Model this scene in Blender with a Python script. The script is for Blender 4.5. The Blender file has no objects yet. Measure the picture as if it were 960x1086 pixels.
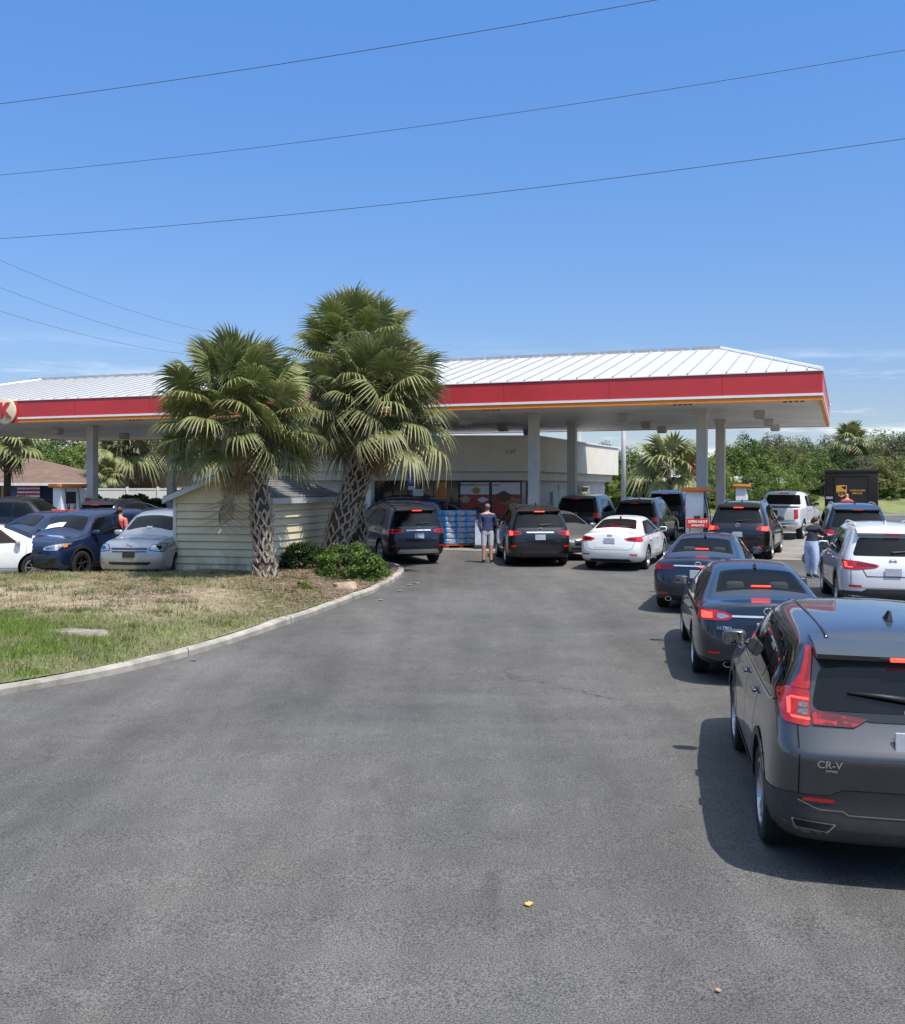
import bpy, bmesh, math, random
import numpy as np
from mathutils import Vector, Matrix, noise
from mathutils.bvhtree import BVHTree

random.seed(7)
RNG = np.random.default_rng(7)
S = bpy.context.scene
COL = S.collection
R = math.radians

# ------------------------------------------------------------------ camera, sky, sun, exposure
F, CX, HY, CZ = 1100.0, 480.0, 517.0, 2.825      # the photograph is 960 x 1086
cam_d = bpy.data.cameras.new('camera')
cam_d.sensor_fit = 'HORIZONTAL'
cam_d.sensor_width = 36.0
cam_d.lens = 36.0 * F / 960.0
cam_d.shift_y = -(543.0 - HY) / 960.0
cam_d.clip_start = 0.1
cam_d.clip_end = 6000.0
cam = bpy.data.objects.new('camera', cam_d)
COL.objects.link(cam)
cam.location = (0, 0, CZ)
cam.rotation_euler = (R(90), 0, 0)
S.camera = cam

SUN = Vector((0.275, -0.36, 0.89)).normalized()
w = bpy.data.worlds.new('World')
S.world = w
w.use_nodes = True
nt = w.node_tree
nt.nodes.clear()
N, Lk = nt.nodes.new, nt.links.new
out = N('ShaderNodeOutputWorld')
bg = N('ShaderNodeBackground')
bg.inputs[1].default_value = 0.135
sky = N('ShaderNodeTexSky')
sky.sky_type = 'NISHITA'
sky.sun_disc = False
sky.sun_elevation = math.asin(SUN.z)
sky.sun_rotation = math.atan2(SUN.x, SUN.y)
sky.air_density = 1.05
sky.dust_density = 0.25
sky.ozone_density = 3.2
tc = N('ShaderNodeTexCoord')
sep = N('ShaderNodeSeparateXYZ')
Lk(tc.outputs['Generated'], sep.inputs[0])
mp = N('ShaderNodeMapping')
mp.inputs['Scale'].default_value = (2.2, 2.2, 22.0)
mp.inputs['Location'].default_value = (0.35, 0.2, 0.0)
Lk(tc.outputs['Generated'], mp.inputs[0])
cn = N('ShaderNodeTexNoise')
cn.inputs['Scale'].default_value = 1.6
cn.inputs['Detail'].default_value = 7
cn.inputs['Roughness'].default_value = 0.62
Lk(mp.outputs[0], cn.inputs['Vector'])
cr = N('ShaderNodeMapRange')
cr.interpolation_type = 'SMOOTHSTEP'
cr.inputs[1].default_value = 0.48
cr.inputs[2].default_value = 0.69
Lk(cn.outputs['Fac'], cr.inputs[0])
el = N('ShaderNodeMapRange')          # clouds only low over the horizon
el.interpolation_type = 'SMOOTHSTEP'
el.inputs[1].default_value = 0.15
el.inputs[2].default_value = 0.05
Lk(sep.outputs['Z'], el.inputs[0])
mul = N('ShaderNodeMath')
mul.operation = 'MULTIPLY'
Lk(cr.outputs[0], mul.inputs[0])
Lk(el.outputs[0], mul.inputs[1])
mul2 = N('ShaderNodeMath')
mul2.operation = 'MULTIPLY'
mul2.inputs[1].default_value = 0.75
Lk(mul.outputs[0], mul2.inputs[0])
tint = N('ShaderNodeMix')
tint.data_type = 'RGBA'
tint.blend_type = 'MULTIPLY'
tint.inputs[0].default_value = 1.0
tr_ = N('ShaderNodeMapRange')          # the real sky was a deeper, evener blue than the model's horizon
tr_.inputs[1].default_value = 0.08
tr_.inputs[2].default_value = 0.42
Lk(sep.outputs['Z'], tr_.inputs[0])
tcol = N('ShaderNodeMix')
tcol.data_type = 'RGBA'
Lk(tr_.outputs[0], tcol.inputs[0])
tcol.inputs[6].default_value = (0.50, 0.53, 0.665, 1)
tcol.inputs[7].default_value = (0.54, 0.83, 1.12, 1)
t2 = N('ShaderNodeMapRange')           # sky overhead, out of view, brightened and warmed to fill the shade
t2.inputs[1].default_value = 0.46
t2.inputs[2].default_value = 0.72
Lk(sep.outputs['Z'], t2.inputs[0])
tc2 = N('ShaderNodeMix')
tc2.data_type = 'RGBA'
Lk(t2.outputs[0], tc2.inputs[0])
Lk(tcol.outputs[2], tc2.inputs[6])
tc2.inputs[7].default_value = (3.3, 2.5, 1.75, 1)
Lk(tc2.outputs[2], tint.inputs[7])
Lk(sky.outputs[0], tint.inputs[6])
cm = N('ShaderNodeMix')
cm.data_type = 'RGBA'
Lk(mul2.outputs[0], cm.inputs[0])
Lk(tint.outputs[2], cm.inputs[6])
cm.inputs[7].default_value = (9.5, 9.6, 9.8, 1)
Lk(cm.outputs[2], bg.inputs[0])
Lk(bg.outputs[0], out.inputs[0])

sl = bpy.data.lights.new('sun', 'SUN')
sl.energy = 4.15
sl.angle = R(0.55)
sl.color = (1.0, 0.955, 0.89)
so = bpy.data.objects.new('sun', sl)
COL.objects.link(so)
so.rotation_euler = SUN.to_track_quat('Z', 'Y').to_euler()

S.view_settings.view_transform = 'Standard'
S.view_settings.look = 'None'
S.view_settings.exposure = 0.45
S.view_settings.gamma = 1.0
S.view_settings.use_curve_mapping = False
S.cycles.max_bounces = 8
S.cycles.glossy_bounces = 3
S.cycles.transparent_max_bounces = 8
S.cycles.caustics_reflective = False
S.cycles.caustics_refractive = False
S.cycles.use_denoising = True

# ------------------------------------------------------------------ ground plane and pixel-to-world helpers
MS, YF = 0.0165, 45.0                 # the lot rises gently away from the camera, then lies flat
def gz(y): return MS * max(-40.0, min(y, YF))
def ground(px, py, dz=0.0):
    d = (py - HY) / F
    Y = CZ / (d + MS)
    if Y > YF: Y = (CZ - MS * YF) / d
    return Vector(((px - CX) / F * Y, Y, gz(Y) + dz))
def pt(px, py, Y): return Vector(((px - CX) / F * Y, Y, CZ - (py - HY) / F * Y))
def gx(px, Y): return Vector(((px - CX) / F * Y, Y, gz(Y)))
def to_px(p): return (CX + F * p[0] / p[1], HY - F * (p[2] - CZ) / p[1])

# ------------------------------------------------------------------ materials
MATS = {}
def mat(name, col, rough=0.6, metal=0.0, var=0.12, scale=6.0, bump=0.0, bscale=40.0, coat=0.0, spec=0.5,
        emit=None, estr=0.0, var2=None, transl=0.0, attr=None, alpha=1.0):
    if name in MATS: return MATS[name]
    m = bpy.data.materials.new(name)
    m.use_nodes = True
    nt = m.node_tree
    b = nt.nodes['Principled BSDF']
    n, l = nt.nodes.new, nt.links.new
    tc = n('ShaderNodeTexCoord')
    nz = n('ShaderNodeTexNoise')
    nz.inputs['Scale'].default_value = scale
    nz.inputs['Detail'].default_value = 5
    nz.inputs['Roughness'].default_value = 0.6
    l(tc.outputs['Object'], nz.inputs['Vector'])
    mr = n('ShaderNodeMapRange')
    mr.inputs[1].default_value = 0.3
    mr.inputs[2].default_value = 0.7
    mr.inputs[3].default_value = 1 - var
    mr.inputs[4].default_value = 1 + var
    l(nz.outputs['Fac'], mr.inputs[0])
    mx = n('ShaderNodeMix')
    mx.data_type = 'RGBA'
    mx.blend_type = 'MULTIPLY'
    mx.inputs[0].default_value = 1.0
    if attr:
        at = n('ShaderNodeAttribute')
        at.attribute_name = attr
        l(at.outputs['Color'], mx.inputs[6])
    else:
        mx.inputs[6].default_value = (*col, 1)
    l(mr.outputs[0], mx.inputs[7])
    l(mx.outputs[2], b.inputs['Base Color'])
    b.inputs['Roughness'].default_value = rough
    b.inputs['Metallic'].default_value = metal
    b.inputs['Specular IOR Level'].default_value = spec
    b.inputs['Coat Weight'].default_value = coat
    b.inputs['Coat Roughness'].default_value = 0.04
    if emit:
        b.inputs['Emission Color'].default_value = (*emit, 1)
        b.inputs['Emission Strength'].default_value = estr
    if bump > 0:
        bn = n('ShaderNodeTexNoise')
        bn.inputs['Scale'].default_value = bscale
        bn.inputs['Detail'].default_value = 4
        l(tc.outputs['Object'], bn.inputs['Vector'])
        bp = n('ShaderNodeBump')
        bp.inputs['Strength'].default_value = bump
        bp.inputs['Distance'].default_value = 0.02
        l(bn.outputs['Fac'], bp.inputs['Height'])
        l(bp.outputs[0], b.inputs['Normal'])
    if transl > 0:
        tr = n('ShaderNodeBsdfTranslucent')
        l(mx.outputs[2], tr.inputs['Color'])
        ms = n('ShaderNodeMixShader')
        ms.inputs[0].default_value = transl
        o = nt.nodes['Material Output']
        l(b.outputs[0], ms.inputs[1])
        l(tr.outputs[0], ms.inputs[2])
        l(ms.outputs[0], o.inputs[0])
    MATS[name] = m
    return m

def paint(name, col, metal=0.35, rough=0.38):
    return mat('paint_' + name, col, rough=rough, metal=metal, var=0.06, scale=1.5, coat=1.0)

GLASS = mat('tinted_glass', (0.006, 0.007, 0.008), rough=0.02, var=0.3, scale=2.0, spec=0.34)
def clear_glass():
    m = bpy.data.materials.new('clear_tinted_glass'); m.use_nodes = True
    nt = m.node_tree; b = nt.nodes['Principled BSDF']
    b.inputs['Base Color'].default_value = (.004, .005, .006, 1); b.inputs['Roughness'].default_value = .02; b.inputs['Specular IOR Level'].default_value = .4
    t = nt.nodes.new('ShaderNodeBsdfTransparent'); t.inputs[0].default_value = (.62, .66, .66, 1)
    nz = nt.nodes.new('ShaderNodeTexNoise'); nz.inputs['Scale'].default_value = 3.0
    mr = nt.nodes.new('ShaderNodeMapRange'); mr.inputs[3].default_value = .50; mr.inputs[4].default_value = .62
    nt.links.new(nz.outputs['Fac'], mr.inputs[0])
    x = nt.nodes.new('ShaderNodeMixShader'); nt.links.new(mr.outputs[0], x.inputs[0])
    nt.links.new(b.outputs[0], x.inputs[1]); nt.links.new(t.outputs[0], x.inputs[2]); nt.links.new(x.outputs[0], nt.nodes['Material Output'].inputs[0])
    return m
CLEARGL = clear_glass()
SEAT = mat('seat_cloth', (.22, .21, .20), rough=.9, var=.2, scale=12)
BLACKP = mat('black_plastic', (0.018, 0.018, 0.019), rough=0.55, var=0.2, scale=8, bump=0.05, bscale=200)
GAP = mat('shut_line_black', (0.004, 0.004, 0.004), rough=0.9)
GLOSSK = mat('gloss_black', (0.006, 0.006, 0.007), rough=0.08, coat=0.6)
TYRE = mat('tyre_rubber', (0.014, 0.014, 0.015), rough=0.85, var=0.3, scale=12, bump=0.15, bscale=60)
ALLOY = mat('alloy_metal', (0.45, 0.46, 0.48), rough=0.28, metal=0.9, var=0.1)
ALLOYD = mat('dark_alloy', (0.06, 0.06, 0.065), rough=0.35, metal=0.7, var=0.1)
CHROME = mat('chrome', (0.75, 0.76, 0.78), rough=0.12, metal=1.0, var=0.05)
BRIGHTM = mat('satin_bright_trim', (.72, .72, .72), rough=.38, metal=.5, var=.05)
WELL = mat('wheel_well_black', (0.006, 0.006, 0.006), rough=0.95)
TAIL = mat('tail_lamp_red', (0.30, 0.008, 0.008), rough=0.15, var=0.35, scale=18, coat=0.8, emit=(1.0, 0.02, 0.01), estr=0.10)
TAILLIT = mat('brake_lamp_lit', (0.8, 0.08, 0.05), rough=0.2, var=0.1, emit=(1.0, 0.075, 0.05), estr=1.1)
TAILDK = mat('tail_lamp_dark_red', (0.10, 0.004, 0.005), rough=0.12, var=0.3, coat=0.8)
REFLECT = mat('red_reflector', (0.55, 0.012, 0.010), rough=0.25, var=0.2, scale=60, coat=0.5)
CLEARL = mat('clear_lamp', (0.42, 0.44, 0.47), rough=0.12, metal=0.6, var=0.45, scale=25, coat=1.0)
AMBER = mat('amber_lamp', (0.75, 0.20, 0.02), rough=0.2, coat=0.8)
PLATE = mat('plate_grey_white', (0.40, 0.42, 0.47), rough=0.5, var=0.12, scale=9)
MIRRORG = mat('mirror_glass', (0.30, 0.33, 0.36), rough=0.03, metal=1.0, var=0.02)

# ------------------------------------------------------------------ object helpers
def empty(name, loc=(0, 0, 0), rz=0.0):
    o = bpy.data.objects.new(name, None)
    o.empty_display_size = 0.2
    COL.objects.link(o)
    o.location = loc
    o.rotation_euler = (0, 0, rz)
    return o
def tag(o, label=None, cat=None, group=None, kind=None):
    if label: o['label'] = label
    if cat: o['category'] = cat
    if group: o['group'] = group
    if kind: o['kind'] = kind
    return o
def link(name, me, mats, parent=None, smooth=False, angle=None):
    o = bpy.data.objects.new(name, me)
    if not isinstance(mats, (list, tuple)): mats = [mats]
    keep = np.zeros(len(me.polygons), np.int32)
    me.polygons.foreach_get('material_index', keep)
    me.materials.clear()
    for m in mats: me.materials.append(m)
    me.polygons.foreach_set('material_index', np.minimum(keep, len(mats) - 1))
    COL.objects.link(o)
    if parent: o.parent = parent
    if smooth:
        me.polygons.foreach_set('use_smooth', [True] * len(me.polygons))
        if angle is not None:
            try: me.set_sharp_from_angle(angle=R(angle))
            except Exception: pass
    return o

class MB:
    """collects boxes, tubes, lathes and prisms, then links them as one mesh"""
    def __init__(self): self.v, self.f, self.m = [], [], []
    def add(self, vs, fs, mi=0, mx=None):
        b = len(self.v)
        for p in vs: self.v.append(tuple(mx @ Vector(p)) if mx else tuple(p))
        for f in fs:
            self.f.append(tuple(b + i for i in f)); self.m.append(mi)
        return self
    def box(self, a, b, mi=0, mx=None, bev=0.0):
        x0, y0, z0 = a; x1, y1, z1 = b
        if bev <= 0:
            vs = [(x0,y0,z0),(x1,y0,z0),(x1,y1,z0),(x0,y1,z0),(x0,y0,z1),(x1,y0,z1),(x1,y1,z1),(x0,y1,z1)]
            fs = [(3,2,1,0),(4,5,6,7),(0,1,5,4),(1,2,6,5),(2,3,7,6),(3,0,4,7)]
            return self.add(vs, fs, mi, mx)
        bm = bmesh.new()
        bmesh.ops.create_cube(bm, size=1.0)
        for v in bm.verts:
            v.co = Vector((x0 + (v.co.x + .5) * (x1 - x0), y0 + (v.co.y + .5) * (y1 - y0), z0 + (v.co.z + .5) * (z1 - z0)))
        bmesh.ops.bevel(bm, geom=list(bm.edges), offset=bev, segments=2, profile=0.5, affect='EDGES')
        bm.verts.index_update()
        self.add([v.co.copy() for v in bm.verts], [[v.index for v in f.verts] for f in bm.faces], mi, mx)
        bm.free()
        return self
    def prism(self, poly, z0, z1, mi=0, mx=None):
        n = len(poly)
        vs = [(p[0], p[1], z0) for p in poly] + [(p[0], p[1], z1) for p in poly]
        fs = [tuple(range(n - 1, -1, -1)), tuple(range(n, 2 * n))]
        fs += [(i, (i + 1) % n, n + (i + 1) % n, n + i) for i in range(n)]
        return self.add(vs, fs, mi, mx)
    def tube(self, pts, rad, n=8, mi=0, mx=None, cap=True):
        pts = [Vector(p) for p in pts]
        rads = rad if isinstance(rad, (list, tuple)) else [rad] * len(pts)
        vs, fs = [], []
        up = None
        for i, p in enumerate(pts):
            t = (pts[min(i + 1, len(pts) - 1)] - pts[max(i - 1, 0)]).normalized()
            if up is None:
                up = Vector((0, 0, 1)) if abs(t.z) < 0.9 else Vector((1, 0, 0))
            a = t.cross(up).normalized(); b = t.cross(a).normalized()
            for k in range(n):
                th = 2 * math.pi * k / n
                vs.append(p + (a * math.cos(th) + b * math.sin(th)) * rads[i])
        for i in range(len(pts) - 1):
            for k in range(n):
                fs.append((i * n + k, i * n + (k + 1) % n, (i + 1) * n + (k + 1) % n, (i + 1) * n + k))
        if cap:
            fs.append(tuple(range(n - 1, -1, -1)))
            fs.append(tuple((len(pts) - 1) * n + k for k in range(n)))
        return self.add(vs, fs, mi, mx)
    def lathe(self, prof, n=24, mi=0, mx=None, axis='z'):
        vs, fs = [], []
        for (r, z) in prof:
            for k in range(n):
                th = 2 * math.pi * k / n
                c, s = r * math.cos(th), r * math.sin(th)
                vs.append((c, s, z) if axis == 'z' else (z, c, s))
        for i in range(len(prof) - 1):
            for k in range(n):
                fs.append((i * n + k, i * n + (k + 1) % n, (i + 1) * n + (k + 1) % n, (i + 1) * n + k))
        return self.add(vs, fs, mi, mx)
    def ball(self, c, r, n=10, mi=0, mx=None):
        rx, ry, rz = r if isinstance(r, (tuple, list)) else (r, r, r)
        vs, fs = [], []
        for i in range(n + 1):
            ph = math.pi * i / n
            for k in range(2 * n):
                th = math.pi * k / n
                vs.append((c[0] + rx * math.sin(ph) * math.cos(th), c[1] + ry * math.sin(ph) * math.sin(th), c[2] + rz * math.cos(ph)))
        for i in range(n):
            for k in range(2 * n):
                fs.append((i * 2 * n + k, (i + 1) * 2 * n + k, (i + 1) * 2 * n + (k + 1) % (2 * n), i * 2 * n + (k + 1) % (2 * n)))
        return self.add(vs, fs, mi, mx)
    def mesh(self, name):
        me = bpy.data.meshes.new(name)
        me.from_pydata(self.v, [], self.f)
        me.polygons.foreach_set('material_index', self.m)
        me.update()
        return me
    def build(self, name, mats, parent=None, smooth=False, angle=None, fix=False):
        me = self.mesh(name)
        if fix:
            bm = bmesh.new(); bm.from_mesh(me)
            bmesh.ops.recalc_face_normals(bm, faces=bm.faces); bm.to_mesh(me); bm.free()
        return link(name, me, mats, parent, smooth, angle)

def np_mesh(name, verts, faces, colors=None):
    """verts (n,3), faces (m,k) of one size; colors per vertex (n,3)"""
    me = bpy.data.meshes.new(name)
    nv, nf, k = len(verts), len(faces), faces.shape[1]
    me.vertices.add(nv)
    me.vertices.foreach_set('co', np.asarray(verts, np.float32).ravel())
    me.loops.add(nf * k)
    me.loops.foreach_set('vertex_index', np.asarray(faces, np.int32).ravel())
    me.polygons.add(nf)
    me.polygons.foreach_set('loop_start', np.arange(0, nf * k, k, dtype=np.int32))
    me.update(calc_edges=True)
    if colors is not None:
        a = me.color_attributes.new('Col', 'FLOAT_COLOR', 'POINT')
        c = np.ones((nv, 4), np.float32); c[:, :3] = colors
        a.data.foreach_set('color', c.ravel())
    me.validate()
    return me

def planar(poly, step):
    """2D polygon cut into a fine grid: list of 2D verts, list of faces"""
    bm = bmesh.new()
    vs = [bm.verts.new((p[0], p[1], 0)) for p in poly]
    bm.faces.new(vs)
    xs = [p[0] for p in poly]; ys = [p[1] for p in poly]
    for ax, (lo, hi) in enumerate(((min(xs), max(xs)), (min(ys), max(ys)))):
        n = int((hi - lo) / step)
        for i in range(1, n + 1):
            c = lo + (hi - lo) * i / (n + 1)
            co = (c, 0, 0) if ax == 0 else (0, c, 0)
            no = (1, 0, 0) if ax == 0 else (0, 1, 0)
            bmesh.ops.bisect_plane(bm, geom=list(bm.verts) + list(bm.edges) + list(bm.faces), dist=1e-5, plane_co=co, plane_no=no)
    bm.verts.index_update()
    v = [(q.co.x, q.co.y) for q in bm.verts]
    f = [[q.index for q in fc.verts] for fc in bm.faces]
    bm.free()
    return v, f

def rp(pts, r, n=4):
    """polygon with rounded corners"""
    out = []
    L = len(pts)
    for i in range(L):
        p0, p1, p2 = Vector(pts[i - 1]), Vector(pts[i]), Vector(pts[(i + 1) % L])
        a, b = (p0 - p1), (p2 - p1)
        q = min(r, a.length * .45, b.length * .45)
        s, e = p1 + a.normalized() * q, p1 + b.normalized() * q
        for k in range(n + 1):
            t = k / n
            out.append(tuple((1 - t) ** 2 * s + 2 * t * (1 - t) * p1 + t * t * e))
    return out
def rect(x0, y0, x1, y1, r=0.0):
    p = [(x0, y0), (x1, y0), (x1, y1), (x0, y1)]
    return rp(p, r) if r > 0 else p
def strip(line, wd):
    """polyline widened into a list of quads"""
    out = []
    for a, b in zip(line[:-1], line[1:]):
        a, b = Vector(a), Vector(b)
        t = (b - a).normalized(); n = Vector((-t.y, t.x)) * wd / 2
        a2, b2 = a - t * wd * .3, b + t * wd * .3
        out.append([tuple(a2 - n), tuple(b2 - n), tuple(b2 + n), tuple(a2 + n)])
    return out
def text_mesh(txt, size, extrude=0.004, bold=0.0, align='CENTER'):
    cu = bpy.data.curves.new('text', 'FONT')
    cu.body = txt; cu.size = size; cu.extrude = extrude; cu.offset = bold
    cu.align_x = align; cu.align_y = 'CENTER'
    o = bpy.data.objects.new('text', cu)
    COL.objects.link(o)
    bpy.context.view_layer.update()
    dg = bpy.context.evaluated_depsgraph_get()
    me = bpy.data.meshes.new_from_object(o.evaluated_get(dg))
    bpy.data.objects.remove(o)
    bpy.data.curves.remove(cu)
    return me
def text_obj(name, txt, size, m, mx, parent=None, extrude=0.004, bold=0.0, align='CENTER'):
    me = text_mesh(txt, size, extrude, bold, align)
    o = link(name, me, m, parent)
    o.matrix_local = mx
    return o
def frame_mx(origin, right, up):
    r = Vector(right).normalized(); u = Vector(up).normalized(); n = r.cross(u)
    return Matrix(((r.x, u.x, n.x, origin[0]), (r.y, u.y, n.y, origin[1]), (r.z, u.z, n.z, origin[2]), (0, 0, 0, 1)))
# ------------------------------------------------------------------ vehicles: a subdivided cage gives the body, every other part is fitted to it
CJ = [-1.0, -0.58, 0.0, 0.58, 1.0]
def cage(st, hw, bulge, crown, rowc, cap0, cap1, name, hoodc={}):
    """st[i][k] = (y, width fraction, z); bulge = (rear, front); crown per station"""
    bm = bmesh.new()
    cl = bm.edges.layers.float.new('crease_edge')
    NI, NK = len(st), len(st[0])
    V = {}
    for i in range(NI):
        for k in range(NK):
            for j in range(5):
                if not (i in (0, NI - 1) or k in (0, NK - 1) or j in (0, 4)): continue
                y, wf, z = st[i][k]
                c = CJ[j]
                b = 0.0
                if i == 0: b = -bulge[0]
                elif i == NI - 1: b = bulge[1]
                elif k == NK - 1: b = crown[i][1]
                y += b * (1 - c * c)
                if k == NK - 1: z += crown[i][0] * (1 - c * c)
                V[i, j, k] = bm.verts.new((wf * hw * c, y, z))
    def q(*ks):
        try: bm.faces.new([V[k] for k in ks])
        except ValueError: pass
    for i in range(NI - 1):
        for k in range(NK - 1):
            q((i, 0, k), (i, 0, k + 1), (i + 1, 0, k + 1), (i + 1, 0, k))
            q((i, 4, k), (i + 1, 4, k), (i + 1, 4, k + 1), (i, 4, k + 1))
        for j in range(4):
            q((i, j, 0), (i + 1, j, 0), (i + 1, j + 1, 0), (i, j + 1, 0))
            q((i, j, NK - 1), (i, j + 1, NK - 1), (i + 1, j + 1, NK - 1), (i + 1, j, NK - 1))
    for k in range(NK - 1):
        for j in range(4):
            q((0, j, k), (0, j + 1, k), (0, j + 1, k + 1), (0, j, k + 1))
            q((NI - 1, j, k), (NI - 1, j, k + 1), (NI - 1, j + 1, k + 1), (NI - 1, j + 1, k))
    bmesh.ops.recalc_face_normals(bm, faces=bm.faces)
    def cr(a, b, v):
        e = bm.edges.get((V[a], V[b]))
        if e: e[cl] = max(e[cl], v)
    for k, v in rowc.items():
        for i in range(NI - 1):
            for j in (0, 4): cr((i, j, k), (i + 1, j, k), v)
    for k, v in hoodc.items():           # sharper edges along the bonnet
        for i in range(NI - 4, NI - 1):
            for j in (0, 4): cr((i, j, k), (i + 1, j, k), v)
    for k, v in cap0.items():
        for j in range(4): cr((0, j, k), (0, j + 1, k), v)
    for k, v in cap1.items():
        for j in range(4): cr((NI - 1, j, k), (NI - 1, j + 1, k), v)
    me = bpy.data.meshes.new(name)
    bm.to_mesh(me); bm.free()
    return me

def body_mesh(me, wheels, R_, hw, level, cavity=None):
    o = bpy.data.objects.new('tmp', me); COL.objects.link(o)
    me.materials.append(WELL); me.materials.append(WELL)
    ss = o.modifiers.new('s', 'SUBSURF'); ss.levels = level; ss.render_levels = level
    c = MB()
    for (y, z) in wheels:
        for s in (-1, 1):
            c.lathe([(0.0, s * hw * .50), (R_ + .065, s * hw * .50), (R_ + .075, s * hw * 1.3), (0.0, s * hw * 1.3)], 40, 1,
                    Matrix.Translation((0, y, z)), 'x')
    if cavity: c.prism(cavity[0], cavity[1], 2.5, 1)
    cm = c.mesh('cut')
    bm = bmesh.new(); bm.from_mesh(cm)
    bmesh.ops.remove_doubles(bm, verts=bm.verts, dist=1e-5)
    bmesh.ops.recalc_face_normals(bm, faces=bm.faces); bm.to_mesh(cm); bm.free()
    cm.materials.append(WELL); cm.materials.append(WELL)
    co = bpy.data.objects.new('cut', cm); COL.objects.link(co)
    dg = bpy.context.evaluated_depsgraph_get(); dg.update()
    full = bpy.data.meshes.new_from_object(o.evaluated_get(dg))      # the uncut body, for fitting parts
    bt = BVHTree.FromPolygons([v.co.copy() for v in full.vertices], [tuple(p.vertices) for p in full.polygons])
    bo = o.modifiers.new('b', 'BOOLEAN'); bo.operation = 'DIFFERENCE'; bo.object = co; bo.solver = 'EXACT'
    dg = bpy.context.evaluated_depsgraph_get(); dg.update()
    res = bpy.data.meshes.new_from_object(o.evaluated_get(dg))
    bpy.data.objects.remove(o); bpy.data.objects.remove(co)
    bpy.data.meshes.remove(full)
    return res, bt

WH = {}
def wheel_meshes(R_, wd, style):
    key = (round(R_, 3), round(wd, 3), style)
    if key in WH: return WH[key]
    h = wd / 2; rr = R_ * .68
    t = MB()
    t.lathe([(rr * .98, -h * .8), (rr * 1.04, -h * .92), (R_ * .90, -h), (R_ * .975, -h * .86), (R_, -h * .62), (R_, -h * .32), (R_ * .985, -h * .3), (R_ * .985, -h * .24), (R_, -h * .22),
             (R_, h * .22), (R_ * .985, h * .24), (R_ * .985, h * .3), (R_, h * .32), (R_, h * .62), (R_ * .975, h * .86), (R_ * .90, h), (rr * 1.04, h * .92), (rr * .98, h * .8)], 40, 0, None, 'x')
    tm = t.mesh('wheel')
    r = MB()
    r.lathe([(rr * .99, -h * .8), (rr * .99, h * .78), (rr * 1.02, h * .9), (rr * .93, h * .92), (rr * .90, h * .55), (rr * .88, h * .1), (0.0, h * .05)], 40, 1, None, 'x')
    r.lathe([(rr * 1.03, h * .82), (rr * 1.03, h * .93), (rr * .93, h * .95), (rr * .90, h * .6)], 40, 0, None, 'x')
    r.lathe([(rr * .26, h * .3), (rr * .26, h * .72), (rr * .16, h * .80), (0.0, h * .80)], 20, 0, None, 'x')
    ns = 5 if style != 'multi' else 9
    for i in range(ns):
        for da in ((-.17, .17) if style == 'twin' else (0,)):
            a0 = 2 * math.pi * i / ns + .3
            a1 = a0 + da
            w0, w1 = rr * .10, rr * (.075 if style != 'five' else .11)
            p0 = Vector((0, math.cos(a0), math.sin(a0))) * rr * .15
            p1 = Vector((0, math.cos(a1), math.sin(a1))) * rr * .97
            d = (p1 - p0).normalized(); n = Vector((0, -d.z, d.y))
            vs = []
            for (p, ww, x0, x1) in ((p0, w0, h * .35, h * .72), (p1, w1, h * .5, h * .84)):
                for (s, x) in ((-1, x0), (1, x0), (.7, x1), (-.7, x1)):
                    vs.append(p + n * s * ww + Vector((x, 0, 0)))
            r.add(vs, [(0, 1, 5, 4), (1, 2, 6, 5), (2, 3, 7, 6), (3, 0, 4, 7), (0, 3, 2, 1), (4, 5, 6, 7)], 0)
    rm = r.mesh('rim')
    WH[key] = (tm, rm)
    return WH[key]

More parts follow.
